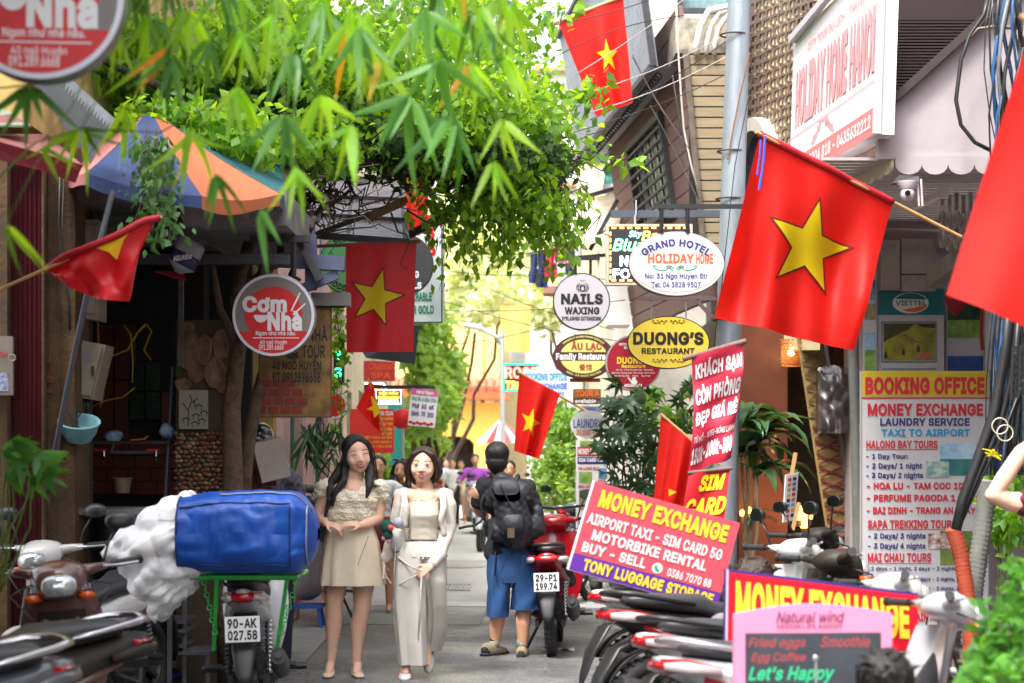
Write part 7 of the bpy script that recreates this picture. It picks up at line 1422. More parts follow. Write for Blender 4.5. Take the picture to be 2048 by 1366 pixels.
q2_=lambda*a: M2 @ (Vector((a[0]*1.05,a[1],a[2]))*k2);m=MB();m.sphere(q2_(0,.026,.038),Vector((.085,.088,.080))*k2,22,14,M2.to_3x3())
for s_ in (-1,1):
    limb(m,[q2_(s_*.010,-.052,.090),q2_(s_*.050,-.052,.066),q2_(s_*.074,-.028,.02),q2_(s_*.084,-.006,-.035),q2_(s_*.080,-.01,-.075)],[.013,.019,.018,.022,.012]);limb(m,[q2_(s_*.07,.03,.02),q2_(s_*.085,.03,-.03),q2_(s_*.074,.03,-.085)],[.035,.035,.02])
limb(m,[q2_(-.04,.06,0),q2_(-.04,.065,-.09)],[.055,.035]);limb(m,[q2_(.04,.06,0),q2_(.04,.065,-.09)],[.055,.035])
remesh('hair',m,.006,HAIRB,g2,3,lambda co: .0008*np.sin(co[:,0]*600+12*np.sin(co[:,2]*9)))
m=MB();gg=random.Random(12)
for i in range(30):
    s_=-1 if i % 2 else 1;x=gg.uniform(.05,.1);m.tube([q2_(s_*.008,-.055,.1),q2_(s_*x*.7,-.06,.07),q2_(s_*x,-.03,.0),q2_(s_*(x+gg.gauss(0,.012)),-.005,-.06 - gg.random()*.05)],.0011,n=4)
m.build('hair_strands',HAIRB,g2,smooth=2)
RIB=mat('ribbed_ivory',c(208,200,184),.85,bump=.5,bscale=120,aniso=(1,1,5));CDG=mat('cardigan_ivory',c(210,204,192),.88,bump=.5,bscale=90,var=.03)
garment('camisole',[(848,1001,29,.085),(848,1006,31,.095),(848,1030,33,.112,-.01),(847,1055,29,.095),(846,1078,30,.09)],H2,RIB,g2,(0,0),rows=30,fn=lambda t_,v: .0012*math.sin(v*40+3*math.sin(t_*3))*math.sin(t_*2+1))
m=MB();[m.sphere(W(822+i*3.6,1001+1.5*math.sin(i*1.7),H2,-.085+.03*((i - 7)/7) ** 2),.007,8,6) for i in range(15)];m.build('ruffle',RIB,g2,smooth=2)
m=MB();limb(m,[W(806,990,H2,.02),W(800,1010,H2,.02),W(793,1048,H2,.03),W(778,1102,H2,0),W(772,1116,H2,-.01)],[.05,.054,.050,.042,.037]);m.bbox(0,0,0,0,0,0) if False else None
limb(m,[W(889,990,H2,.02),W(896,1010,H2,.02),W(898,1052,H2,.02),W(880,1110,H2,-.09),W(868,1124,H2,-.14)],[.05,.054,.050,.043,.036])
limb(m,[W(800,990,H2,.04),W(895,990,H2,.04)],[.045,.045]);limb(m,[W(812,1010,H2,.05),W(884,1010,H2,.05)],[.06,.06]);limb(m,[W(812,1040,H2,.05),W(880,1045,H2,.05)],[.055,.055])
limb(m,[W(810,992,H2,-.04),W(812,1012,H2,-.09),W(811,1048,H2,-.09)],[.022,.026,.022]);limb(m,[W(886,992,H2,-.04),W(888,1015,H2,-.09),W(884,1040,H2,-.09),W(888,1066,H2,-.07)],[.022,.024,.02,.018])
remesh('cardigan',m,.006,CDG,g2,3,lambda co: .0035*np.sin(co[:,2]*38+2.5*np.sin(co[:,0]*26))*np.sin(co[:,0]*30+co[:,2]*9))
TRS=mat('trouser_offwhite',c(200,196,188),.85,var=.03,bump=.3,bscale=250)
garment('skirt_panel',[(843,1082,40,.10),(843,1090,46,.115),(842,1112,51,.135)],H2,TRS,g2,(14,.006),rows=12)
m=MB();[m.sphere(W(793+i*4.2,1112+(3 if i % 2 else -1),H2,-.13+.11*((i - 12)/12) ** 2),.009,8,6) for i in range(25)];m.build('scallop_trim',TRS,g2,smooth=2)
garment('trouser_leg',[(822,1105,33,.12),(820,1150,34,.125,-.01),(819,1210,34,.12,-.02),(821,1270,31,.11,-.04),(825,1326,28,.10,-.06)],H2,TRS,g2,(5,.014),rows=50,fn=lambda t_,v: .010*math.sin(3*t_+5*v)*math.sin(math.pi*min(1,v+.2))+.022*math.exp(-((t_ - 5.2)*4) ** 2))
garment('trouser_leg',[(868,1105,24,.12),(872,1160,25,.12),(872,1210,22,.12,.05),(869,1262,19,.11,.12),(862,1306,14,.09,.2)],H2,TRS,g2,(4,.012),rows=50,fn=lambda t_,v: .012*math.sin(2*t_ - 6*v))
m=MB();m.tube([W(838,1146,H2,-.17),W(815,1158,H2,-.165),W(795,1172,H2,-.12)],.005,n=6);m.tube([W(846,1140,H2,-.18),W(820,1128,H2,-.17),W(797,1112,H2,-.11)],.006,n=6);m.tube([W(793,1090,H2,-.08),W(790,1140,H2,-.09),W(787,1195,H2,-.08)],.003,n=5);m.tube([W(846,1142,H2,-.18),W(843,1200,H2,-.165),W(838,1290,H2,-.165)],.006,n=6);m.build('drape_cord',TRS,g2,smooth=2)
m=MB();cc=W(812,1350,H2,-.06);m.loft([(cc+Vector((0,.10,.02)),.034,.032),(cc+Vector((0,.02,.012)),.040,.034),(cc+Vector((0,-.06,0)),.044,.024),(cc+Vector((0,-.12,-.004)),.036,.018),(cc+Vector((0,-.14,-.006)),.018,.010)],n=18);s1=m.build('shoe',WHITE,g2,smooth=2)
m=MB();m.loft([(cc+Vector((0,.11,-.024)),.036,.012),(cc+Vector((0,-.06,-.026)),.046,.012),(cc+Vector((0,-.14,-.026)),.026,.010)],n=16);m.build('sole',mat('sole_grey',c(170,168,172),.6),s1,smooth=True)
m=MB()
for s_ in (-1,1):
    for k in range(3): m.beam(cc+Vector((s_*.044,-.05+.03*k,.012)),cc+Vector((s_*.044,-.065+.03*k,-.014)),.004,.008)
m.build('stripe',mat('stripe_coral',c(214,60,70),.5),s1);m=MB();[m.beam(cc+Vector((-.02,-.05+.02*k,.03+.003*k)),cc+Vector((.02,-.05+.02*k,.03+.003*k)),.006,.004) for k in range(4)];m.build('lace',WHITE,s1)
m=MB();cc=W(856,1326,H2,.14);m.loft([(cc+Vector((0,.03,.05)),.03,.03),(cc+Vector((0,-.03,.0)),.040,.036),(cc+Vector((0,-.09,-.04)),.032,.026),(cc+Vector((0,-.12,-.06)),.014,.012)],n=16);m.build('shoe',mat('shoe_grey',c(176,172,174),.7),g2,smooth=2)
m=MB();m.tube([W(812,984,H2,-.03),W(806,1010,H2,-.10),W(801,1045,H2,-.10)],.007,n=6);m.build('bag_strap',mat('bag_white',c(222,222,218),.5),g2);m=MB();m.loft([(W(796,1080,H2,-.07),.045,.07,3),(W(796,1080,H2,-.02),.05,.075,3),(W(796,1080,H2,.02),.045,.07,3)],n=18);m.build('shoulder_bag',MATS['bag_white'],g2,smooth=2)
m=MB();m.sphere(W(799,1044,H2,-.14),.036,14,10);ch=m.build('bag_charm',mat('plush_lilac',c(176,174,196),.95,bump=.6,bscale=200),g2,smooth=2)
for nm_,(x,y),r_,cl in (('charm_hood',(776,1052),(.045,.035,.045),c(24,84,72)),('charm_body',(778,1068),(.035,.03,.035),c(26,76,66)),('charm_face',(784,1054),(.022,.026,.022),c(226,90,104)),('charm_foot',(770,1075),(.016,.02,.018),c(220,140,170)),('charm_foot',(780,1080),(.016,.02,.018),c(220,140,170))):
    m=MB();m.sphere(W(x,y,H2,-.13 - (.03 if nm_ == 'charm_face' else 0)),r_,12,8);m.build(nm_,mat('plush_%d' % int(cl[0]*999),cl,.95,bump=.8,bscale=150),ch,smooth=2)
m=MB();m.box(W(769,1143,H2,-.06),(.012,.05,.085),Matrix.Rotation(.1,3,'Y'));m.build('phone',mat('phone_white',c(216,210,220),.2),g2)
# ---------------- man with backpack, seen from behind
Mn=14.6;mn=thing('person','man in black T-shirt and denim shorts seen from behind with a large black backpack','person',Vector(((1018 - CX)*Mn/FPX,Mn,0)))
M3=head_frame(W(994,919,Mn),180,8,0);m=MB();head_body(m,M3,1.06,W(1000,962,Mn,.0));cap_(m,W(968,972,Mn),W(1052,975,Mn),.05,.05);limb(m,[W(1015,985,Mn),W(1020,1040,Mn),W(1022,1100,Mn),W(1024,1140,Mn)],[.11,.115,.115,.13])
for hip,kn,ca,an in ((W(1000,1140,Mn),W(997,1222,Mn,-.02),W(993,1250,Mn,.02),W(989,1292,Mn,.03)),(W(1050,1140,Mn),W(1049,1215,Mn),W(1046,1245,Mn,-.03),W(1045,1296,Mn,-.02))): limb(m,[hip,kn,ca,an],[.09,.06,.056,.034])
limb(m,[W(958,985,Mn),W(955,1010,Mn,.05),W(964,1027,Mn,.1),W(948,1016,Mn,.2),W(943,1008,Mn,.24)],[.05,.045,.04,.034,.026]);hand(m,W(943,1008,Mn,.24),(-.1,.3,1),(.5,.8,.3),.9,.8,.1,1)
limb(m,[W(1058,985,Mn),W(1070,1020,Mn,.05),W(1076,1034,Mn,.1),W(1072,1030,Mn,.26)],[.05,.044,.04,.03]);b3=remesh('body',m,.009,SKIN2,mn,3)
q3_=lambda*a: M3 @ (Vector(a)*1.06);m=MB();m.sphere(q3_(0,.028,.038),Vector((.086,.094,.088))*1.06,22,14,M3.to_3x3());m.sphere(q3_(0,.05,-.03),Vector((.075,.06,.07))*1.06,18,12,M3.to_3x3());m.sphere(q3_(.0,.045,-.07),Vector((.05,.04,.045))*1.06,16,10,M3.to_3x3())
remesh('hair',m,.007,HAIRK,mn,2,lambda co: .0012*np.sin(co[:,0]*400+14*np.sin(co[:,2]*12)))
BTS=mat('tshirt_black',c(36,36,42),.9,bump=.3,bscale=200);m=MB();limb(m,[W(968,970,Mn),W(1056,974,Mn)],[.062,.062]);limb(m,[W(994,1000,Mn),W(1036,1000,Mn)],[.12,.12]);limb(m,[W(1004,1060,Mn),W(1038,1060,Mn)],[.125,.12]);limb(m,[W(1004,1102,Mn),W(1040,1102,Mn)],[.135,.13]);limb(m,[W(964,980,Mn),W(957,1004,Mn,.04)],[.058,.06]);limb(m,[W(1056,980,Mn),W(1068,1008,Mn,.03)],[.058,.06]);limb(m,[W(994,955,Mn,.01),W(1000,966,Mn,.0)],[.055,.07])
remesh('t_shirt',m,.009,BTS,mn,2,wrinkle(60,.0012,30,.002));DNM=mat('denim',c(44,84,138),.85,var=.2,scale=5,bump=.5,bscale=160)
garment('shorts_top',[(1024,1095,45,.14),(1024,1120,50,.15),(1025,1150,51,.15),(1025,1164,50,.14)],Mn,DNM,mn,rows=14);garment('shorts_leg',[(1002,1108,26,.15),(1000,1150,26,.14),(996,1190,22,.13),(995,1233,20,.115)],Mn,DNM,mn,(5,.008),rows=34,fn=lambda t_,v: .006*math.sin(4*t_+9*v));garment('shorts_leg',[(1044,1108,30,.15),(1050,1150,30,.15),(1052,1190,29,.14),(1050,1218,28,.13)],Mn,DNM,mn,(5,.010),rows=34,fn=lambda t_,v: .006*math.sin(4*t_+9*v))
for (x,y0,y1,dy,cl) in ((989,1262,1268,.03,'k'),(989,1268,1278,.03,'g'),(989,1278,1282,.03,'k'),(988,1282,1294,.02,'s'),(1045,1248,1256,-.02,'k'),(1045,1256,1276,-.02,'g'),(1044,1276,1298,-.02,'s')):
    m=MB();m.loft([(W(x,y0,Mn,dy),.038,.040,2),(W(x,y1,Mn,dy),.038,.042,2)],n=16,ax='z');m.build('sock',{'k': mat('sock_dark',c(50,54,48),.9),'g': mat('sock_green',c(150,170,50),.9,bump=.4),'s': mat('sock_grey',c(140,146,128),.9)}[cl],mn,smooth=2)
for (x,y,dy,rz) in ((984,1300,.0,35),(1044,1306,-.05,4)):
    cc=W(x,y,Mn,dy);r3=Matrix.Rotation(R(-rz),3,'Z');m=MB();m.loft([(cc+r3 @ Vector((0,-.09,.01)),.030,.038),(cc+r3 @ Vector((0,-.06,.01)),.042,.05),(cc+r3 @ Vector((0,.03,.0)),.046,.04),(cc+r3 @ Vector((0,.12,-.012)),.044,.026),(cc+r3 @ Vector((0,.17,-.018)),.022,.014)],n=18);s1=m.build('shoe',mat('suede_taupe',c(150,134,112),.9,bump=.3),mn,smooth=2)
    m=MB();m.loft([(cc+r3 @ Vector((0,-.105,-.026)),.030,.014),(cc+r3 @ Vector((0,-.02,-.028)),.050,.014),(cc+r3 @ Vector((0,.17,-.030)),.03,.012)],n=16);m.loft([(cc+r3 @ Vector((0,-.10,.0)),.022,.03),(cc+r3 @ Vector((0,-.08,.0)),.036,.03)],n=12);m.build('sole',RUB,s1,smooth=2)
BPK=mat('backpack_nylon',c(38,40,48),.6,bump=.7,bscale=18,var=.2,scale=10);m=MB()
limb(m,[W(1006,965,Mn,-.16),W(1018,1000,Mn,-.20),W(1030,1050,Mn,-.20),W(1034,1070,Mn,-.18)],[.08,.12,.135,.11]);limb(m,[W(1000,985,Mn,-.18),W(1040,985,Mn,-.18)],[.085,.085]);limb(m,[W(1000,1060,Mn,-.18),W(1062,1055,Mn,-.16)],[.09,.09]);limb(m,[W(1074,1020,Mn,-.13),W(1078,1060,Mn,-.13)],[.045,.05])
bp_=remesh('backpack',m,.009,BPK,mn,3,wrinkle(50,.0015,90,.001));
m=MB();m.loft([(W(1008,962,Mn,-.25),.09,.035,3),(W(1012,975,Mn,-.32),.10,.05,3),(W(1016,990,Mn,-.32),.09,.04,3)],n=18);m.build('top_flap',BPK,bp_,smooth=2)
m=MB();m.loft([(W(1026,1045,Mn,-.32),.085,.085,3),(W(1026,1047,Mn,-.36),.075,.07,3)],n=18);m.build('front_pocket',BPK,bp_,smooth=2);m=MB();m.box(W(1022,1062,Mn,-.365),(.05,.012,.07));m.build('patch',mat('patch_brown',c(84,70,54),.8),bp_)
m=MB();[m.beam(W(*a,Mn,-.345),W(*b_,Mn,-.345),.024,.006) for a,b_ in (((1000,965),(1022,1010)),((1022,1010),(1026,1045)),((1040,985),(1062,995)),((985,1048),(978,1075)),((1012,1040),(1008,1064)))];m.build('strap',mat('webbing',c(30,31,36),.6),bp_)
m=MB();[m.box(W(x,y,Mn,-.352),(.03,.014,.026)) for x,y in ((1034,1004),(1056,993),(1028,1012))];m.build('buckle',PLB,bp_);m=MB();m.tube([W(968,1030,Mn,-.05),W(962,1042,Mn,-.1),W(950,1050,Mn,-.1),W(934,1052,Mn,-.1),W(918,1056,Mn,-.1)],.010,n=6);m.tube([W(968,990,Mn,-.1),W(962,1010,Mn,-.06),W(970,1040,Mn,-.12)],.012,n=6);m.tube([W(992,1090,Mn,-.15),W(990,1150,Mn,-.17)],.006,n=5);m.build('loose_strap',MATS['webbing'],bp_,smooth=2)
m=MB();m.tube([W(982,968,Mn,-.04),W(986,955,Mn,0),W(990,965,Mn,.08)],.016,n=8);m.tube([W(1030,965,Mn,-.04),W(1036,952,Mn,0),W(1036,962,Mn,.08)],.018,n=8);m.tube([W(1000,962,Mn,-.16),W(1005,952,Mn,-.16),W(1014,962,Mn,-.16)],.008,n=8);m.build('shoulder_strap',MATS['webbing'],bp_,smooth=2)
# ---------------- woman in black top behind
def simple_person(label,px,head_y,Y,feet,hair,top,bottom,skinm=SKIN2,facing=0,legs='skirt',hairlong=False,wide=1.0,sleeve=True,vox=.012,face=True,group=None,armpose=None,hat=None):
    """standing or walking figure; px middle of the body, head_y top of the head"""
    x0=(px - CX)*Y/FPX;zt=P(0,head_y,Y).z;hgt=zt - feet;t=thing('person',label,'person',(x0,Y,feet),group);k=hgt/1.62;V=lambda x,y,z: Vector((x0+x*k*wide,Y+y*k,feet+z*k))
    f=-1 if facing == 0 else 1;Mh=Matrix.Translation(V(0,-.01*-f,1.505)) @ Euler((0,0,0 if f < 0 else math.pi)).to_matrix().to_4x4();m=MB();head_body(m,Mh,k,V(0,.01,1.36));cap_(m,V(-.13,0,1.32),V(.13,0,1.32),.05*k,.05*k);limb(m,[V(0,0,1.24),V(0,0,1.05),V(0,0,.92)],[.12*k,.105*k,.135*k])
    for s_ in (-1,1):
        limb(m,[V(s_*.09,0,.9),V(s_*.09,f*.03+s_*.05,.5),V(s_*.09,s_*.1+.02,.07),V(s_*.09,s_*.1+f*.1,.04)],[.085*k,.055*k,.034*k,.03*k]);limb(m,[V(s_*.17,0,1.29),V(s_*.22,0,1.05),V(s_*.22,f*.1,.84),V(s_*.22,f*.13,.75)],[.045*k,.038*k,.026*k,.03*k])
    b_=remesh('body',m,vox*k,skinm,t,3)
    if face and facing == 0: face_parts(b_,Mh,k)
    m=MB();m.sphere(Mh @ Vector((0,.03*k,.04*k)),Vector((.084,.092,.085))*k,18,12)
    if hairlong:
        for s_ in (-1,1): limb(m,[Mh @ Vector((s_*.06*k,-.02*k,.05*k)),Mh @ Vector((s_*.085*k,.01,-.05*k)),V(s_*.10,f*.06,1.33),V(s_*.10,f*.09,1.2)],[.028*k,.035*k,.035*k,.014*k])
    remesh('hair',m,vox*k,hair,t,2)
    m=MB();limb(m,[V(-.13,0,1.31),V(.13,0,1.31)],[.062*k,.062*k]) if sleeve else None;limb(m,[V(0,0,1.24),V(0,0,1.06),V(0,0,.96)],[.145*k,.13*k,.14*k])
    if sleeve:
        for s_ in (-1,1): limb(m,[V(s_*.17,0,1.28),V(s_*.205,0,1.14)],[.06*k,.055*k])
    remesh('top',m,vox*k,top,t,2,wrinkle(40,.004*k))
    m=MB()
    if legs == 'skirt': m.loft([(V(0,0,1.0),.15*k,.13*k,2),(V(0,0,.85),.18*k,.16*k,2),(V(0,0,.62),.2*k,.18*k,2)],n=24,ax='z')
    else:
        for s_ in (-1,1): limb(m,[V(s_*.08,0,.93),V(s_*.09,s_*.05,.5),V(s_*.09,s_*.1+.02,.1 if legs == 'trousers' else .5)],[.11*k,.085*k,.06*k if legs == 'trousers' else .085*k])
    m.build('skirt' if legs == 'skirt' else 'trousers',bottom,t,smooth=2);return t,V,Mh
CL=lambda nme,col: mat('cloth_'+nme,col,.85,bump=.3,bscale=60)
t,V,Mh=simple_person('long-haired woman in black crop top, sunglasses on her head, between the two girls',800,921,19.5,0,HAIRK,CL('black',c(34,34,40)),CL('cream',c(224,216,200)),hairlong=True,sleeve=False)
m=MB();m.sphere(Mh @ Vector((-.035,-.045,.112)),(.028,.02,.014),10,8);m.sphere(Mh @ Vector((.035,-.045,.112)),(.028,.02,.014),10,8);m.tube([Mh @ Vector((-.08,.0,.09)),Mh @ Vector((-.06,-.05,.108)),Mh @ Vector((.06,-.05,.108)),Mh @ Vector((.08,0,.09))],.004,n=6);m.build('sunglasses',mat('glasses_dark',c(70,80,96),.1),t)
simple_person('person in a white T-shirt walking just behind the smiling girl',757,912,18.5,0,HAIRK,CL('white',c(226,226,232)),CL('maroon',c(110,50,60)),wide=1.15)

simple_person('distant person with white top and black trousers, left of the motorbike rider',905,918,41,0,HAIRK,CL('white',c(226,226,232)),CL('black',c(34,34,40)),legs='trousers',vox=.016)
simple_person('distant person in a cream dress next to the rider',922,921,43,0,HAIRB,CL('cream',c(224,216,200)),CL('cream',c(224,216,200)),vox=.016)
for i_,(px_,hy_,Y_,tp_,bt_,lg_,lab_) in enumerate(((893,919,48,('pale_blue',c(150,170,200)),('black',c(34,34,40)),'trousers','distant person in a pale blue shirt at the left edge of the far lane'),(872,920,52,('grey',c(120,112,120)),('cream',c(224,216,200)),'skirt','farthest person in a grey top by the yellow house entrance'),(1003,918,50,('pink',c(220,140,160)),('black',c(34,34,40)),'trousers','distant person in a pink shirt to the right of the rider'),(836,922,34,('olive',c(110,110,70)),('black',c(34,34,40)),'trousers','person in an olive shirt by the parked bikes on the far left side'))): simple_person(lab_,px_,hy_,Y_,0,HAIRK,CL(*tp_),CL(*bt_),legs=lg_,vox=.018)
simple_person('distant person in red shirt standing behind the rider',985,916,46,0,HAIRK,CL('red',c(190,50,60)),CL('black',c(34,34,40)),legs='trousers',vox=.016)
simple_person('person with dark hair mostly hidden behind the backpack man',1018,921,21,0,HAIRK,CL('grey',c(120,112,120)),CL('black',c(34,34,40)),legs='trousers')
# rider on scooter in the distance
Yq=38;xq=(951 - CX)*Yq/FPX;t=thing('person','distant rider in a purple shirt sitting on a pale motorbike','person',(xq,Yq,0));V=lambda x,y,z: Vector((xq+x,Yq+y,z));Mh=Matrix.Translation(V(0,0,1.40));m=MB();head_body(m,Mh,1,V(0,.03,1.25));cap_(m,V(-.16,.02,1.18),V(.16,.02,1.18),.055,.055);limb(m,[V(0,.04,1.1),V(0,.08,.85)],[.13,.15])
for s_ in (-1,1): limb(m,[V(s_*.2,0,1.16),V(s_*.32,-.1,.98),V(s_*.3,-.42,1.0)],[.05,.04,.035]);limb(m,[V(s_*.1,.05,.82),V(s_*.22,-.32,.72),V(s_*.2,-.3,.34),V(s_*.2,-.42,.3)],[.09,.065,.045,.04])
b_=remesh('body',m,.014,SKIN2,t,3);face_parts(b_,Mh);m=MB();limb(m,[V(-.17,.02,1.18),V(.17,.02,1.18)],[.075,.075]);limb(m,[V(0,.04,1.1),V(0,.07,.88)],[.17,.18])
for s_ in (-1,1): limb(m,[V(s_*.2,0,1.16),V(s_*.3,-.08,1.02)],[.07,.065])
remesh('shirt',m,.014,CL('purple',c(168,80,190)),t,2);m=MB();m.sphere(Mh @ Vector((0,.03,.05)),(.08,.09,.075),14,10);m.build('hair',HAIRK,t,smooth=2)
scooter('pale motorbike ridden by the person in the purple shirt',SP,WP,kind='scooter',loc=(xq,Yq - .05,0),rotz=180,lean=0,group='motorbikes parked along the alley');
# bent arm at the right edge
Ya_=9.5;t=thing('person','person at the right edge showing a raised bare elbow and a dark red sleeve','person',Vector(((2085 - CX)*Ya_/FPX,Ya_,0)));m=MB();limb(m,[W(2075,880,Ya_),W(2042,905,Ya_),W(2005,958,Ya_,-.02),W(1982,990,Ya_,-.03)],[.03,.038,.042,.034]);limb(m,[W(1982,990,Ya_,-.03),W(2020,1003,Ya_),W(2070,1010,Ya_),W(2110,1000,Ya_,.05)],[.038,.050,.056,.06]);limb(m,[W(2120,990,Ya_,.05),W(2125,1150,Ya_,.05)],[.1,.14]);hand(m,W(2075,880,Ya_),(.9,0,.5),(0,1,0),.9,.4)
Mh=Matrix.Translation(W(2135,905,Ya_,.05));head_body(m,Mh,1.0,W(2130,970,Ya_,.05));limb(m,[W(2110,1250,Ya_),W(2105,1450,Ya_),Vector((W(2105,0,Ya_).x,Ya_,.06))],[.09,.07,.04]);limb(m,[W(2150,1250,Ya_),W(2155,1450,Ya_),Vector((W(2155,0,Ya_).x,Ya_,.06))],[.09,.07,.04])
remesh('body',m,.009,SKIN3,t,3);m=MB();limb(m,[W(2052,1006,Ya_),W(2110,998,Ya_,.05),W(2125,1100,Ya_,.05),W(2128,1180,Ya_,.05)],[.064,.12,.16,.17]);remesh('shirt',m,.009,CL('burgundy',c(96,18,44)),t,2,wrinkle(50,.004));m=MB();limb(m,[W(2105,1230,Ya_),W(2100,1330,Ya_)],[.12,.1]);limb(m,[W(2150,1230,Ya_),W(2155,1330,Ya_)],[.12,.1]);m.build('shorts',CL('slate',c(80,84,110)),t,smooth=2);m=MB();m.sphere(Mh @ Vector((0,.03,.04)),(.086,.095,.09),14,10);m.build('hair',HAIRK,t,smooth=2)
# seated people whose heads only are seen at the bottom
def seated(label,px,py,Y,kh=1.0,hair=HAIRK):
    x0=(px - CX)*Y/FPX;zt=P(0,py,Y).z;t=thing('person',label,'person',(x0,Y,0));V=lambda x,y,z: Vector((x0+x,Y+y,z));Mh=Matrix.Translation(V(0,0,zt - .125)) @ Euler((0,0,math.pi*.9)).to_matrix().to_4x4();m=MB();head_body(m,Mh,kh,V(0,0,zt - .29));z=zt - .33;cap_(m,V(-.15,0,z),V(.15,0,z),.055,.055);limb(m,[V(0,0,z - .05),V(0,0,max(.3,z - .4))],[.12,.14])
    for s_ in (-1,1): limb(m,[V(s_*.1,.0,max(.25,z - .42)),V(s_*.14,.4,.42),V(s_*.14,.42,.06)],[.085,.06,.04]);limb(m,[V(s_*.19,0,z),V(s_*.22,.1,z - .22),V(s_*.12,.35,z - .25)],[.045,.04,.03])
    remesh('body',m,.012,SKIN2,t,3);m=MB();m.sphere(Mh @ Vector((0,.02,.035)),(.09,.1,.088),20,14);gg=random.Random(px)
    for i in range(60): a=gg.uniform(0,6.28);b__=gg.uniform(.1,1.3);d=Vector((math.cos(a)*math.cos(b__)*.09,math.sin(a)*math.cos(b__)*.1,math.sin(b__)*.088));p=Mh @ (Vector((0,.02,.035))+d);cap_(m,p,p+Vector((gg.gauss(0,.02),gg.gauss(0,.02),gg.uniform(0,.012))),.008,.003,6)
    remesh('hair',m,.006,hair,t,2,lambda co: .003*np.sin(co[:,0]*200+30*np.sin(co[:,1]*30)));m=MB();limb(m,[V(-.15,0,z),V(.15,0,z)],[.07,.07]);limb(m,[V(0,0,z - .05),V(0,0,max(.34,z - .4))],[.15,.165]);remesh('shirt',m,.014,CL('grey',c(120,112,120)),t,2)
    st=thing('stool','low plastic stool under the '+label.split(' seen')[0].replace('seated ',''),'stool',(x0,Y,0));h_=max(.2,z - .62);m=MB();m.bbox(x0 - .15,x0+.15,Y - .15,Y+.15,h_ - .03,h_);m.build('seat',mat('stool_blue',c(40,80,160),.5),st)
    for sx in (-1,1):
        for sy in (-1,1): m=MB();m.beam((x0+sx*.12,Y+sy*.12,h_ - .03),(x0+sx*.14,Y+sy*.14,0),.03);m.build('leg',MATS['stool_blue'],st)
seated('dark-haired person seen low in front of the chalkboard, bottom right',1772,1296,6.2);seated('brown-haired person seen between the two red sign boxes',1510,1112,9.2,hair=HAIRB)
seated('person sitting behind the blue laundry bag',612,992,17.0)
# helmeted person bending behind the bag
# ============================================================ SMALLER THINGS
# ---- stone-clad pillar
sp_=thing('stone_pillar','pillar clad in brown stone slabs above and rounded pebbles below beside the tree trunk','pillar',P(405,1450,12.7));STN=mat('slab_stone',c(128,98,78),.8,var=.35,scale=9,bump=.8,bscale=24,dirt=.35);PEB=mat('pebble',c(150,108,70),.6,var=.25,scale=3,bump=.2);MOR=mat('mortar',c(84,74,62),.9,bump=.5,bscale=40)
a,b_=P(352,0,12.7),P(462,0,12.7);m=MB();m.bbox(a.x,b_.x,12.7,13.1,0,P(0,640,12.7).z);m.build('core',MOR,sp_);g=random.Random(61)
for (cx_,cy_,rx,ry,an) in ((376,700,26,44,-.1),(394,730,22,40,.2),(410,700,20,34,.5),(440,690,16,34,.1),(428,745,22,34,-.1),(372,655,18,14,.2),(445,770,14,20,.1),(366,768,18,14,0)):
    n=9;pts=[]
    for i in range(n): t_=2*math.pi*i/n+an;rr_=g.uniform(.82,1.08);pts.append(P(cx_+rx*rr_*math.cos(t_),cy_+ry*rr_*math.sin(t_),12.66+g.uniform(-.02,.02)))
    m=MB();m.prism(pts,(0,.07,0));m.build('stone',STN,sp_)
pm=[]
for s_ in range(4):
    m=MB();m.sphere((0,0,0),(1,.6,.72),9,6);m.v=[tuple(Vector(v)*(1+.12*noise.noise(Vector(v)*1.4+Vector((s_,0,0))))) for v in m.v];pm.append(m.mesh('pebble',mat(['pebble_tan','pebble_rust','pebble_sand','pebble_grey'][s_],[c(146,102,64),c(136,78,48),c(170,138,100),c(120,104,88)][s_],.55,var=.15,scale=2),2))
y=868
row=0
while y < 1010:
    x=352+(row % 2)*5
    while x < 470:
        if not (x < 432 and y < 866): link('pebble',pm[g.randrange(4)],sp_,P(x+g.uniform(-2,2),y+g.uniform(-2,2),12.68),(0,g.uniform(-.5,.5),0),g.uniform(.014,.021))
        x += 10.4
    y += 9;row += 1
pt=thing('picture_tile','pale tile with a black ink village drawing fixed on the stone pillar','picture',P(387,860,12.6));S_=facepx(358,780,415,858,12.6);board('tile',lambda u,v,o=0: S_(358+57*u,780+78*v,o),.03,mat('tile_ivory',c(150,144,130),.5),pt);m=MB()
for q in ([(376,852),(377,820),(384,800),(380,790)],[(384,806),(396,796)],[(377,822),(366,806)],[(388,800),(390,812)]): stroke(m,S_,q,2,.004)
for (x,y) in ((398,812),(408,824),(392,830),(404,840),(372,838),(390,846)): stroke(m,S_,[(x - 8,y+2),(x,y - 3),(x+8,y+2)],2.4,.004);stroke(m,S_,[(x - 5,y+3),(x - 5,y+9)],1.2,.004);stroke(m,S_,[(x+5,y+3),(x+5,y+9)],1.2,.004)
m.build('ink_drawing',MK,pt)
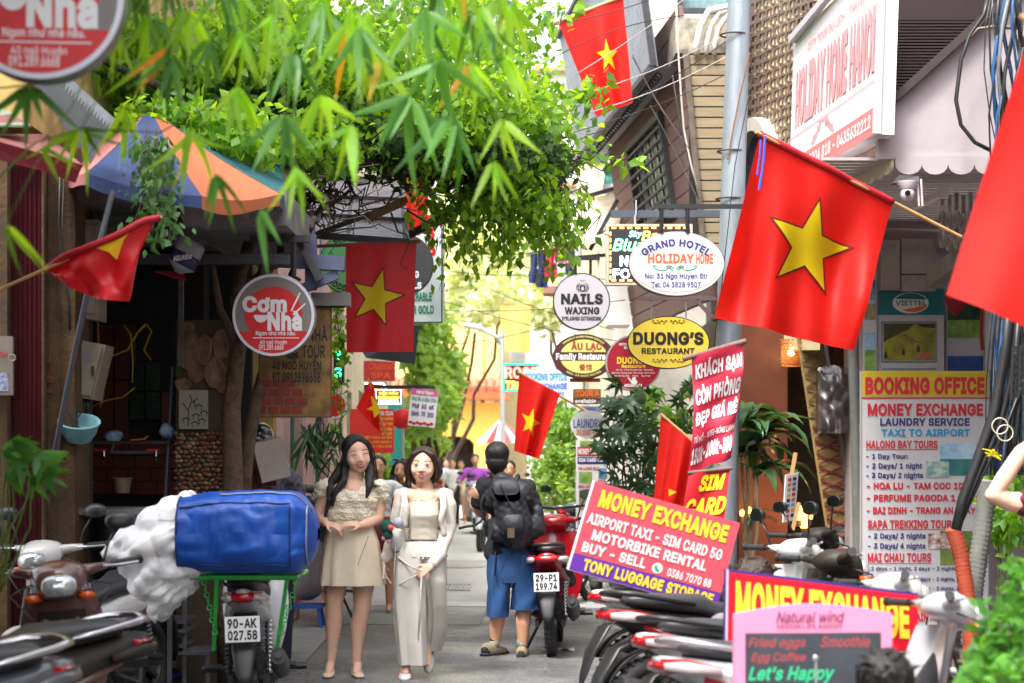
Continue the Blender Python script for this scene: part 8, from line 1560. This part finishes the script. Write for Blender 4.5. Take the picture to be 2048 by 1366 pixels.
# ---- utility boxes on the yellow wall
CAB=mat('cabinet_beige',c(150,142,128),.6,var=.1,dirt=.45)
def cabinet(label,pts,Y,d=.25,ribs=3):
    t=thing('utility_cabinet',label,'cabinet',P(pts[3][0],pts[3][1],Y),'beige utility cabinets on the left wall');q=[P(x,y,Y) for x,y in pts];m=MB();m.prism(q[::-1] if False else q,(-.0,d,0));m.build('case',CAB,t);F=Flat(*q);m=MB()
    m.prism([F(.08,.06,.0),F(.92,.06,.0),F(.92,.94,.0),F(.08,.94,.0)],(0,-.02,0));dd=m.build('door',CAB,t);m=MB();m.box(F(.82,.5,.03),(.012,.02,.06));m.build('latch',DARK,dd)
    m=MB();rect(m,F,.35,.18,.62,.38,.024);m.build('label',mat('label_paper',c(130,130,140),.6),t)
    return t
cabinet('tall beige cabinet on the dim left wall under the awnings',[(143,437),(198,440),(196,640),(140,634)],11.9);cabinet('tilted beige meter box on the left wall behind the leaning pipe',[(140,676),(212,690),(186,800),(130,790)],11.8)
t=thing('meter_box','small grey meter box with a blue sticker at the left edge','meter box',P(10,790,11.2));S_=facepx(-30,672,24,790,11.2,10);board('case',lambda u,v,o=0: S_(-30+54*u,672+118*v,o),.12,CAB,t);m=MB();rect(m,S_,-10,745,16,782,.004);m.build('sticker',mat('sticker_blue',c(60,90,170),.5,col2=c(220,225,235),scale=40),t);T([('5H',0,704,14,714,.02)],MRT,t,S_);m=MB();m.torus(P(24,716,11.15),.018,.006,'y',12,6);m.build('hasp',CAB,t)
t=thing('leaning_pipe','long grey steel pipe leaning diagonally in front of the eatery','pipe',P(95,1000,10.2));m=MB();m.tube([P(226,382,10.4),P(180,560,10.3),P(150,700,10.25),P(120,850,10.2),P(92,1000,10.2)],.015,n=10);m.build('pipe',mat('pipe_grey',c(70,72,80),.5,.3),t,smooth=2)
# coloured wires
WY=mat('wire_yellow',c(200,160,30),.6);t=thing('yellow_cable','looping yellow cable in the dark eatery behind the crumpled flag','cable',P(250,840,13));m=MB()
m.tube([P(195,640,13),P(197,690,13),P(225,712,13),P(255,700,13),P(275,665,13),P(292,648,13)],.007);m.tube([P(248,650,13),P(262,670,13),P(266,730,13),P(264,765,13)],.006);m.tube([P(292,648,13),P(303,662,13),P(288,700,13),P(302,720,13)],.006);m.tube([P(180,815,13),P(215,800,13),P(245,795,13),P(270,775,13)],.005);m.tube([P(205,720,13),P(207,790,13),P(200,815,13)],.006);m.build('cable',WY,t,smooth=2)
t=thing('cable_bundle','short bundle of green, red and black wires under the tilted meter box','cable',P(160,835,10.6))
for i,(x,mt) in enumerate(((150,GRN),(155,mat('wire_teal',c(20,130,120),.5)),(161,MR),(168,PLB),(174,PLB))): m=MB();m.tube([P(x,795,11.85),P(x+2,815,11.85),P(x - 2,840,11.87)],.008 if i < 3 else .014);m.build('wire',mt,t,smooth=2)
t=thing('drop_cable','thick black cable hanging down the yellow pillar','cable',P(140,660,10.0));m=MB();m.tube([P(120,330,11.5),P(118,450,11.5),P(130,560,11.5),P(138,600,11.5),P(140,660,11.5)],.008);m.tube([P(128,340,11.5),P(122,520,11.5),P(142,640,11.5)],.003);m.build('cable',PLB,t,smooth=2)
# basin, shelf and things on it
t=thing('wash_basin','light blue plastic basin with tools inside hanging by the yellow wall','basin',P(160,880,11.6));q=P(158,856,11.6);m=MB();m.loft([(q+Vector((0,0,-.075)),.07,.07,2),(q+Vector((0,0,-.03)),.10,.10,2),(q+Vector((0,0,.04)),.118,.118,2),(q+Vector((0,0,.04)),.108,.108,2),(q+Vector((0,0,-.02)),.09,.09,2)],n=28,ax='z',cap=True);m.torus(q+Vector((0,0,.04)),.118,.007,'z',28,6);m.xf(Matrix.Translation(q) @ Matrix.Rotation(R(22),4,'X') @ Matrix.Rotation(R(6),4,'Y') @ Matrix.Translation(-q));m.build('bowl',mat('basin_blue',c(120,170,180),.4,dirt=.2),t,smooth=True);m=MB();m.cyl(q+Vector((-.05,0,.0)),q+Vector((.02,-.03,.09)),.004);m.cyl(q+Vector((.0,0,.0)),q+Vector((-.06,-.03,.1)),.005);m.build('tool',DARK,t)
t=thing('wall_shelf','dark shelf with grey pipe frame and taps inside the eatery','shelf',P(260,960,12.9));m=MB();a,b_=P(172,882,12.9),P(346,888,12.9);m.bbox(a.x,b_.x,12.8,13.1,b_.z,a.z);m.build('board',mat('board_dark',c(56,52,48),.6),t);m=MB();m.cyl(P(345,732,12.85),P(330,1005,12.85),.014);m.cyl(P(222,905,12.85),P(320,905,12.85),.012);m.cyl(P(222,905,12.85),P(228,888,12.85),.01);m.build('pipe_frame',mat('pipe_blue_grey',c(92,98,112),.45,.3),t)
for x in (208,312): m=MB();m.cyl(P(x,900,12.8),P(x,915,12.8),.014);m.cyl(P(x,912,12.8),P(x,925,12.76),.009);m.build('tap',CHR,t);m=MB();m.beam(P(x - 18,900,12.78),P(x+5,900,12.78),.012);m.build('tap_handle',MR,t)
def lump(name,label,cat,px,py,Y,rx,ry,rz_,mt,seed=0,rough=.25):
    t=thing(name,label,cat,P(px,py,Y) - Vector((0,0,rz_)));m=MB();m.sphere(P(px,py,Y),(rx,ry,rz_),20,14);g_=Vector((seed,seed*2,0));ce=P(px,py,Y);m.v=[tuple(ce+(Vector(v) - ce)*(1+rough*noise.noise((Vector(v) - ce)*18+g_))) for v in m.v];m.build('body',mt,t,smooth=2);return t
PLS=mat('plastic_blue',c(80,140,190),.35,col2=c(190,206,220),scale=14);lump('plastic_bag','crumpled blue and clear plastic bag on the eatery shelf','bag',228,872,12.85,.05,.05,.04,PLS,1,.5);lump('detergent_bottle','white and blue squeezed bottle leaning on the eatery shelf','bottle',334,862,12.82,.05,.035,.05,mat('plastic_white_blue',c(200,210,220),.35,col2=c(40,110,190),scale=10),3,.3)
t=thing('orange_scraper','small orange plastic tool lying on the eatery shelf','tool',P(275,880,12.8));m=MB();m.beam(P(262,880,12.78),P(290,878,12.78),.03,.01);m.beam(P(288,878,12.78),P(296,872,12.78),.012,.01);m.build('handle',MOR if False else mat('plastic_orange',c(226,90,30),.4),t)
def pail(label,cat,px,y0,y1,Y,r0,r1,mt,name='pail'):
    t=thing(name,label,cat,P(px,y1,Y));a,b_=P(px,y0,Y),P(px,y1,Y);m=MB();m.loft([(b_,r1,r1,2),(a,r0,r0,2),(a,r0*.92,r0*.92,2),(b_+Vector((0,0,.02)),r1*.9,r1*.9,2)],n=24,ax='z');m.build('wall',mt,t,smooth=True);m=MB();m.torus(a,r0,.006,'z',24,6);m.build('rim',mt,t,smooth=2);m=MB();m.torus(a,r0,.003,'y',20,5,a0=R(180),a1=R(360));m.build('handle',SIL,t);return t
pail('small beige bucket hanging under the eatery shelf','bucket',245,957,986,12.9,.058,.045,mat('pail_beige',c(150,134,104),.6,dirt=.3),'bucket');pail('dirty white plastic tub left of the beige bucket','tub',158,965,1008,12.3,.085,.065,mat('tub_grey',c(140,134,126),.6,dirt=.5),'tub')
t=thing('cup_stack','two stacks of pale plastic cups above the white tub','cups',P(155,965,12.4))
for x in (148,166):
    for k in range(12): q=P(x,958 - k*7,12.4);m=MB();m.cyl(q,q+Vector((0,0,.018)),.026,.030,12);m.build('cup',mat('cup_grey',c(130,112,92),.6),t)
t=thing('water_jug','upturned big water bottle with a dark blue label hanging in the eatery','bottle',P(370,540,11.9));q0_,q1_=P(388,482,11.9),P(358,540,11.9);ax_=(q1_ - q0_);m=MB();m.tube([q0_,q0_+ax_*.08,q0_+ax_*.5,q0_+ax_*.85,q0_+ax_*.97,q0_+ax_*1.1],[.06,.082,.085,.085,.05,.02],n=20);m.build('bottle',mat('jug_white',c(150,152,158),.3),t,smooth=2);m=MB();m.tube([q0_+ax_*.45,q0_+ax_*.84],.0865,n=20);m.build('label',mat('jug_navy',c(34,40,84),.4),t,smooth=2)
S_=Flat(P(345,510,11.8),P(388,505,11.8),P(384,520,11.8),P(344,526,11.8));T([('AQUAfina',.05,.1,.95,.9,.02)],MW,t,S_)
t=thing('red_rag','small red cloth strip tied below the upturned water bottle','cloth',P(350,555,12));sheet('cloth',[P(310,541,12),P(350,543,12.02),P(368,548,12),P(372,560,12),P(345,552,12)],.01,mat('rag_red',c(150,24,30),.8,trans=.1),t)
# metal table and lower racks
t=thing('metal_table','grey metal work table in front of the eatery behind the white motorbike','table',P(230,1250,11.9));TM=mat('table_metal',c(110,110,114),.5,.4,var=.2,dirt=.4);a,b_=P(128,1016,11.9),P(340,1028,11.9);m=MB();m.bbox(a.x,b_.x,11.7,12.3,b_.z,a.z);m.build('table_top',TM,t)
for x in (134,268,336): m=MB();m.bbox(P(x,0,11.75).x,P(x+8,0,11.75).x,11.72,11.76,0,b_.z);m.build('leg',TM,t)
m=MB();m.bbox(a.x,b_.x,11.74,12.2,.34,.37);m.build('shelf',TM,t)
t=thing('cooking_pot','large dark cooking pot on the rack under the metal table','pot',P(220,1090,12));q=P(222,1092,12.0);m=MB();m.loft([(q,.10,.10,2),(q+Vector((0,0,.14)),.11,.11,2),(q+Vector((0,0,.14)),.1,.1,2)],n=24,ax='z');m.build('body',mat('pot_metal',c(60,58,58),.35,.7),t,smooth=True);m=MB();m.torus(q+Vector((0,0,.10)),.125,.006,'z',8,5,a0=-.3,a1=.3);m.build('handle',DARK,t)
t=thing('low_rack','low grey slatted metal rack on the ground left of the delivery motorbike','rack',P(320,1400,12.2));
for i,(y,xa,xb) in enumerate(((1152,230,350),(1238,300,375),(1256,300,378),(1286,320,372),(1300,300,420))): m=MB();p,q=P(xa,y,12.1),P(xb,y,12.1);m.bbox(p.x,q.x,12.0,12.4,p.z - .02,p.z);m.build('slat',TM,t)
for x in (232,372,322,418): m=MB();p=P(x,1150 if x < 380 else 1300,12.15);m.bbox(p.x,p.x+.022,12.02,12.05,0,p.z);m.build('leg',TM,t)
lump('plastic_basin','dark blue plastic basin on the ground under the low rack','basin',330,1350,12.3,.12,.1,.05,mat('basin_navy',c(24,40,110),.4),4,.1)
# helmet, wrapped box, soap bottle on a ledge, plaid cloth
t=thing('brick_ledge','dark red brick ledge under the plastic-wrapped box','ledge',P(510,1030,12.8));a,b_=P(460,945,12.8),P(548,1005,12.8);m=MB();m.bbox(a.x,b_.x,12.8,13.3,0,P(0,1004,12.8).z);m.build('core',DKW,t)
for j in range(5):
    for i in range(4): m=MB();x=a.x+.068*i+(.03 if j % 2 else 0);m.bbox(x,x+.064,12.78,12.85,a.z - .045 - j*.042,a.z - .008 - j*.042);m.build('brick',mat('brick_maroon',c(104,46,42),.8,var=.3,scale=10,dirt=.3),t)
t=thing('wrapped_box','grey cardboard box wrapped in clear plastic on the brick ledge','box',P(540,960,12.7));m=MB();q=P(536,920,12.75);m.box(q,(.19,.22,.25),Euler((0,R(-14),R(20))).to_matrix());m.build('carton',mat('carton_grey',c(150,138,130),.35,var=.1,coat=.5),t);m=MB();m.box(q,(.2,.23,.26),Euler((0,R(-14),R(20))).to_matrix());m.build('plastic_wrap',glass('clear_wrap',(.9,.9,.92),.15,.75),t)
t=thing('helmet','glossy black motorcycle helmet just above the wrapped box','helmet',P(520,886,12.7));q=P(519,870,13.0);m=MB();m.sphere(q,(.09,.11,.085),20,12);m.loft([(q+Vector((0,0,-.07)),.088,.105,2),(q+Vector((0,0,.0)),.092,.112,2)],n=20,ax='z');m.build('shell',paint('helmet_black',c(20,20,24)),t,smooth=2);m=MB();m.box(q+Vector((0,-.112,-.02)),(.03,.006,.016));m.build('badge',WHITE,t)
t=thing('soap_bottle','green hand-soap pump bottle on the brick ledge','bottle',P(495,945,12.6));q=P(495,943,12.6);m=MB();m.loft([(q,.033,.02,2.6),(q+Vector((0,0,.06)),.036,.022,2.6),(q+Vector((0,0,.095)),.028,.018,2.4),(q+Vector((0,0,.105)),.012,.012,2)],n=18,ax='z');m.build('bottle',mat('soap_green',c(130,176,110),.25,coat=.4),t,smooth=True);m=MB();m.cyl(q+Vector((0,0,.105)),q+Vector((0,0,.14)),.006);m.beam(q+Vector((0,0,.138)),q+Vector((-.035,0,.134)),.012);m.build('pump',WHITE,t);m=MB();m.box(q+Vector((0,-.022,.045)),(.04,.004,.04));m.build('label',mat('soap_label',c(210,226,214),.4,col2=c(90,150,80),scale=40),t)
t,V,Mh=simple_person('person in a checked grey shirt bending behind the wrapped box',530,862,13.4,0,HAIRK,mat('check_cloth',c(120,116,130),.85,col2=c(60,58,76),scale=40),CL('navy',c(40,46,66)),legs='trousers',wide=1.15)
# right: plastic covered box, bucket, postcard rack, CCTV, tube light
t=thing('covered_box','dark box tied in a clear plastic bag hanging beside the carved door','box',P(1668,862,16.6));a,b_=P(1642,748,16.6),P(1698,858,16.6);m=MB();m.bbox(a.x,b_.x,16.6,16.85,b_.z,a.z);m.build('case',mat('case_bronze',c(72,54,48),.3,.3,var=.4,scale=5),t);m=MB()
def wrap(u,v): x=1636+70*u;y=735+132*v;return P(x,y,16.52+.03*noise.noise((u*5,v*7,2)) - .04*math.sin(math.pi*u))
m.grid(wrap,16,24);m.build('plastic_wrap',glass('film',(.8,.82,.86),.35,.80),t,smooth=2);m=MB();ce=P(1660,742,16.5);g=random.Random(6)
for i in range(22):
    a_=g.uniform(0,3.14);l_=g.uniform(.05,.13);e_=ce+Vector((math.cos(a_)*l_*.9,g.gauss(0,.02),math.sin(a_)*l_*.6 - .02));n_=Vector((-math.sin(a_),0,math.cos(a_)))*.012;m.add([ce - n_*.3,ce+n_*.3,e_+n_*1.4,e_ - n_],[(0,1,2,3)])
m.sphere(ce,(.05,.03,.03),10,8);m.build('knot',mat('film_white',c(226,228,234),.25,alpha=.75),t,smooth=True)
t=thing('steel_bucket','shiny steel bucket on the pavement behind the motorbikes','bucket',P(1668,1140,14.0));q=P(1670,1096,14.0);m=MB();m.loft([(Vector((q.x,14,.11)),.085,.085,2),(q,.11,.11,2),(q,.1,.1,2)],n=24,ax='z');m.build('wall',mat('steel_brushed',c(190,190,192),.3,.9,var=.1),t,smooth=True);m=MB();m.torus(q,.11,.006,'z',28,6);m.build('rim',SIL,t)
t=thing('card_rack','white postcard display card with rows of small pictures beside the dragon plant','display',P(1580,1045,16.0));S_=Flat(P(1572,950,16),P(1597,945,16.1),P(1590,1040,16.1),P(1566,1045,16));board('card',S_,.01,MW,t);cols=[c(200,50,60),c(60,60,70),c(210,110,50),c(60,130,170),c(120,170,170),c(150,80,60),c(220,160,60)]
for i in range(8):
    for j in range(2): m=MB();rect(m,S_,.16+.4*j,.08+.11*i,.44+.4*j,.15+.11*i,.003);m.build('picture',mat('card_%d' % ((i*2+j) % 7),cols[(i*2+j) % 7],.5),t)
for (x0,y0,x1,y1) in ((1591,905,1583,950),(1598,1005,1585,1060)): m=MB();m.beam(P(x0,y0,15.95),P(x1,y1,15.95),.03,.02);m.build('wooden_stick',mat('stick_wood',c(196,150,100),.6),t)
t=thing('wicker_lamp','glowing woven lamp shade in the brown doorway','lamp',P(1582,730,17.3));a,b_=P(1582,680,17.3),P(1582,732,17.3);m=MB();q=a
for i in range(9): z=b_.z+(a.z - b_.z)*i/8;m.torus((a.x,17.3,z),.085+.01*math.sin(i),.004,'z',24,5)
for i in range(18): t_=2*math.pi*i/18;m.tube([(a.x+.085*math.cos(t_+.5*k_),17.3+.085*math.sin(t_+.5*k_),b_.z+(a.z - b_.z)*k_/4) for k_ in range(5)],.003,n=4);m.tube([(a.x+.085*math.cos(t_ - .5*k_),17.3+.085*math.sin(t_ - .5*k_),b_.z+(a.z - b_.z)*k_/4) for k_ in range(5)],.003,n=4)
m.build('shade',mat('wicker',c(180,120,60),.7),t);m=MB();m.sphere(((a.x),17.3,(a.z+b_.z)/2),.03,12,8);m.build('bulb',emat('bulb_warm',(1,.6,.25),6),t)
t=thing('cctv_camera','white dome security camera with a black mount under the scalloped awning','camera',P(1815,410,12.7));q=P(1815,388,12.6);m=MB();m.sphere(q,(.045,.045,.05),18,12);m.loft([(q+Vector((0,0,.03)),.042,.042,2),(q+Vector((0,0,.07)),.07,.06,2),(q+Vector((0,0,.08)),.075,.06,2)],n=18,ax='z');m.build('housing',mat('cctv_white',c(206,194,202),.4),t,smooth=True);m=MB();m.cyl(q+Vector((-.01,-.045,0)),q+Vector((-.01,-.06,0)),.018,n=14);m.build('lens',EYEK,t);m=MB();m.prism([P(1786,366,12.58),P(1838,362,12.58),P(1838,352,12.6),P(1800,350,12.6)][::-1],(0,.1,0));m.build('mount',BLACK,t)
for x in (1838,1845): m=MB();m.cyl(P(x,412,12.6),P(x - 3,358,12.6),.007);m.build('antenna',MATS['cctv_white'],t)
t=thing('tube_light','white tube light fitting mounted slantwise on the soffit','light fitting',P(1862,405,14.2));m=MB();m.beam(P(1830,412,14.4),P(1890,384,13.6),.05,.04);m.build('fitting',MATS['cctv_white'],t);m=MB();m.cyl(P(1830,418,14.35),P(1888,390,13.55),.014);m.build('tube',WHITE,t);m=MB();m.box(P(1888,383,13.55),(.05,.06,.09));m.build('end_cap',MATS['cctv_white'],t)
# ---- bundle of wires at the far right
t=thing('cable_bundle','thick tangle of black, grey and blue cables running down at the right edge','cable',P(1990,1000,11.4));g=random.Random(14)
WMS=[PLB,PLB,mat('cable_grey',c(120,122,126),.5),mat('cable_blue',c(40,90,140),.5),PLB]
for i in range(24):
    m=MB();x=2022+g.gauss(0,16);pts=[]
    for k in range(12): pts.append(P(x+(2045 - x)*.0+26*math.sin(k*.8+i)*(1 if k < 7 else .4)+(k - 4)*-1.5,-40+k*90,11.4+.1*math.sin(i+k)))
    m.tube(pts,g.choice([.004,.006,.008,.012]),n=6);m.build('cable',WMS[i % 5],t,smooth=2)
for (pts,r_) in (([(2025,560),(2010,700),(1990,820),(1955,920),(1925,1000),(1912,1060)],.03),([(2040,600),(2030,720),(2000,850),(1960,940),(1930,1010),(1916,1060)],.018),([(2048,760),(2010,860),(1965,950),(1925,1040)],.009)): m=MB();m.tube([P(x,y,11.3) for x,y in pts],r_,n=8);m.build('thick_cable',PLB,t,smooth=2)
m=MB();m.tube([P(x,y,12.9) for x,y in ((1975,0),(1968,30),(1940,70),(1922,120),(1912,200),(1922,250),(1950,285),(1980,300))],.014,n=8);m.build('loop_cable',PLB,t,smooth=2);m=MB();m.tube([P(x,y,12.9) for x,y in ((1935,80),(1955,58),(1985,54),(2040,56))],.012,n=8);m.build('loop_cable',mat('cable_tan',c(120,104,92),.6),t,smooth=2)
for k in range(2): m=MB();m.torus(P(2000+k*10,852+k*14,11.25),.045,.004,'y',20,5);m.build('cable_tie',mat('tie_cream',c(200,192,170),.6),t)
t=thing('yellow_tape','knotted yellow tape on the cable bundle by the raised elbow','tape',P(1980,920,11.1));
for i in range(7): m=MB();m.beam(P(1966+i*4,898+(i*7) % 17,11.1),P(1990+i*2,903+(i*11) % 19,11.1),.03,.006);m.build('strip',mat('tape_yellow',c(230,210,20),.5),t)
t=thing('black_crate','black plastic crate end wired to the pole at the right edge','crate',P(2048,790,11.1))
for i in range(7): m=MB();m.beam(P(2024,700+i*15,11.1),P(2075,685+i*15,11.1),.016,.03);m.build('slat',PLB,t)
for i in range(4): m=MB();m.beam(P(2026+i*14,696 - i*4,11.08),P(2022+i*14,800 - i*4,11.08),.012,.02);m.build('rib',PLB,t)
# overhead wires across the alley
t=thing('overhead_wires','thin overhead wires sagging across the alley near the highest flag','wires',P(1200,300,18));WL=mat('wire_pale',c(190,180,176),.6);WK=mat('wire_dark',c(46,42,44),.6)
def wire(pts,r_,mt,sag=0): m=MB();m.tube(pts,r_,n=5);m.build('wire',mt,t,smooth=2)
def sagw(a,b_,Ya,Yb,sag,r_,mt): wire([P(a[0]+(b_[0] - a[0])*k/12,a[1]+(b_[1] - a[1])*k/12+sag*math.sin(math.pi*k/12),Ya+(Yb - Ya)*k/12) for k in range(13)],r_,mt)
for (a,b_,sg,mt) in (((1055,58),(1400,-40),14,WK),((1080,130),(1370,30),-18,WK),((1150,150),(1440,-60),10,WL),((1160,190),(1470,60),12,WL),((1130,270),(1640,40),26,WK),((1180,225),(1460,110),10,WL),((1180,240),(1470,70),12,WK),((1265,110),(1330,230),4,WK),((1265,115),(1380,300),8,WK),((1300,210),(1405,420),-6,WK)): sagw(a,b_,18,17,sg,.0045,mt)
for (a,b_,sg) in (((840,470),(1220,560),14),((860,620),(1250,600),10),((850,590),(1300,690),14),((880,540),(1110,545),8),((900,690),(1180,620),12),((870,500),(1200,480),18),((940,560),(1230,660),10)): sagw(a,b_,26,22,sg,.005,WK)
wire([P(x,y,17.6) for x,y in ((1352,0),(1356,90),(1362,190),(1368,260),(1382,330),(1402,400))],.010,mat('rope_cream',c(196,188,176),.7))
wire([P(x,y,17.6) for x,y in ((1345,150),(1362,260),(1380,330),(1396,400))],.007,WK);wire([P(x,y,15.8) for x,y in ((1560,20),(1500,180),(1470,330),(1440,600),(1400,900))],.004,WK)
# street lamp
t=thing('street_lamp','white street lamp arm stretching over the far alley','street lamp',P(1008,900,34));m=MB();m.cyl(P(1008,1100,34),P(1004,660,34),.04);m.build('post',mat('post_grey',c(180,184,186),.5),t);m=MB();m.tube([P(1004,690,34),P(990,672,34),P(960,656,34)],.035);m.build('arm',MATS['post_grey'],t,smooth=2);m=MB();m.loft([(P(925,650,34),.03,.03),(P(940,652,34),.09,.05),(P(965,657,34),.06,.04)],n=12,ax='x');m.build('lamp_head',WHITE,t,smooth=2)
# striped market umbrella far, hanging laundry, statue, awning, lion figure
t=thing('striped_canopy','white and red striped market canopy near the yellow house','canopy',P(985,890,44));a=P(1000,838,44)
for i in range(6):
    p,q=P(952+i*18,885+(i % 2)*3,43.5),P(970+i*18,885+((i+1) % 2)*3,43.5);m=MB();m.prism([a,p,q],(0,.03,0));m.build('canopy_panel',MW if i % 2 == 0 else MR,t)
m=MB();m.cyl((a.x,44,0),a,.03);m.build('pole',SIL,t)
t=thing('shop_awning','beige canvas awning with a steel frame beneath the balcony on the right','awning',P(1200,470,24));cva=mat('canvas_beige',c(206,192,166),.8,trans=.15,var=.1)
m=MB();m.grid(lambda u,v: P(1165+90*u - 20*v,395+95*v - 25*u+8*math.sin(u*3.14),25 - 1.2*v),8,6);m.build('cloth',cva,t,smooth=2);m=MB();m.beam(P(1235,400,24),P(1180,500,24),.05);m.beam(P(1150,515,24),P(1215,510,24),.04);m.beam(P(1165,395,25),P(1255,370,25),.05);m.build('frame',DARK,t)
t=thing('stone_lion','small teal glazed lion statue on a white ledge','statue',P(1222,372,26));LT=mat('glaze_teal',c(70,150,140),.4,bump=.6,bscale=30);m=MB();limb(m,[P(1222,362,26),P(1224,345,26)],[.10,.08]);m.sphere(P(1217,338,25.95),(.08,.08,.08),14,10);m.sphere(P(1230,350,26),(.05,.05,.07),10,8);limb(m,[P(1214,350,25.95),P(1213,370,25.9)],[.03,.03]);limb(m,[P(1228,360,26),P(1230,370,25.9)],[.04,.03]);remesh('figure',m,.018,LT,t,1);m=MB();a,b_=P(1205,372,26),P(1240,384,26);m.bbox(a.x,b_.x,25.8,26.2,b_.z,a.z);m.build('ledge',MATS['plaster_bright'],t)
t=thing('side_wall_ledge','white stepped wall end below the statue and the timber house','wall',P(1230,384,26.3));m=MB();m.bbox(P(1215,0,26.2).x,P(1262,0,26.2).x,26.25,27,3.2,P(0,385,26.2).z);m.bbox(P(1236,0,26.2).x,P(1262,0,26.2).x,26.25,27,P(0,384,26.2).z,P(0,300,26.2).z);m.build('wall',MATS['plaster_bright'],t)
t=thing('laundry_line','washing line with pink, navy and red clothes above the nails sign','washing line',P(1110,560,27));m=MB();m.cyl(P(1055,505,27),P(1190,478,27),.012);m.build('line',SIL,t)
for i,(x,y,w_,h_,cl) in enumerate(((1068,515,14,60,c(50,60,110)),(1084,508,16,75,c(40,46,90)),(1102,505,18,60,c(190,40,60)),(1122,500,22,34,c(226,120,170)),(1142,498,16,60,c(60,64,80)),(1158,494,14,46,c(200,200,206)))):
    m=MB();m.grid(lambda u,v: P(x - w_/2+w_*u+(2 if v > .5 else 0)*(u - .5)*4,y - 8+h_*v,27)+Vector((0,.03*math.sin(7*u+3*v),0)),8,8);m.build('garment',mat('laundry_%d' % i,cl,.85,trans=.15),t,smooth=2)
t=thing('tiled_eave','small dark tiled eave on the right above the brown oval sign','eave',P(1100,600,30))
for i in range(9): m=MB();m.cyl(P(1090+i*5,590,29.6),P(1094+i*4.4,575,30.2),.03,n=6);m.build('roof_tile',mat('eave_tile',c(110,72,60),.8),t)
# littered leaves and paper
t=thing('litter_paper','scrap of white paper on the road by the parked motorbikes','litter',(.37,14.9,0));m=MB();m.grid(lambda u,v: Vector((.35+.12*u,14.9+.08*v,.012+.01*math.sin(5*u+3*v))),4,3);m.build('scrap',MW,t)
m=MB();g=random.Random(50)
for i in range(46):
    x,y=g.uniform(-1.9,.3),g.uniform(13,19);a=g.uniform(0,6.28);d=Vector((math.cos(a),math.sin(a),0))*.03;s_=Vector((-d.y,d.x,0))*.4;p=Vector((x,y,.022));m.add([p - d,p+s_+Vector((0,0,.006)),p+d,p - s_],[(0,1,2,3)])
stuff(m.build('fallen_leaves',leafmat('leaf_fallen',(.12,.2,.03),(.4,.36,.1),.2)))
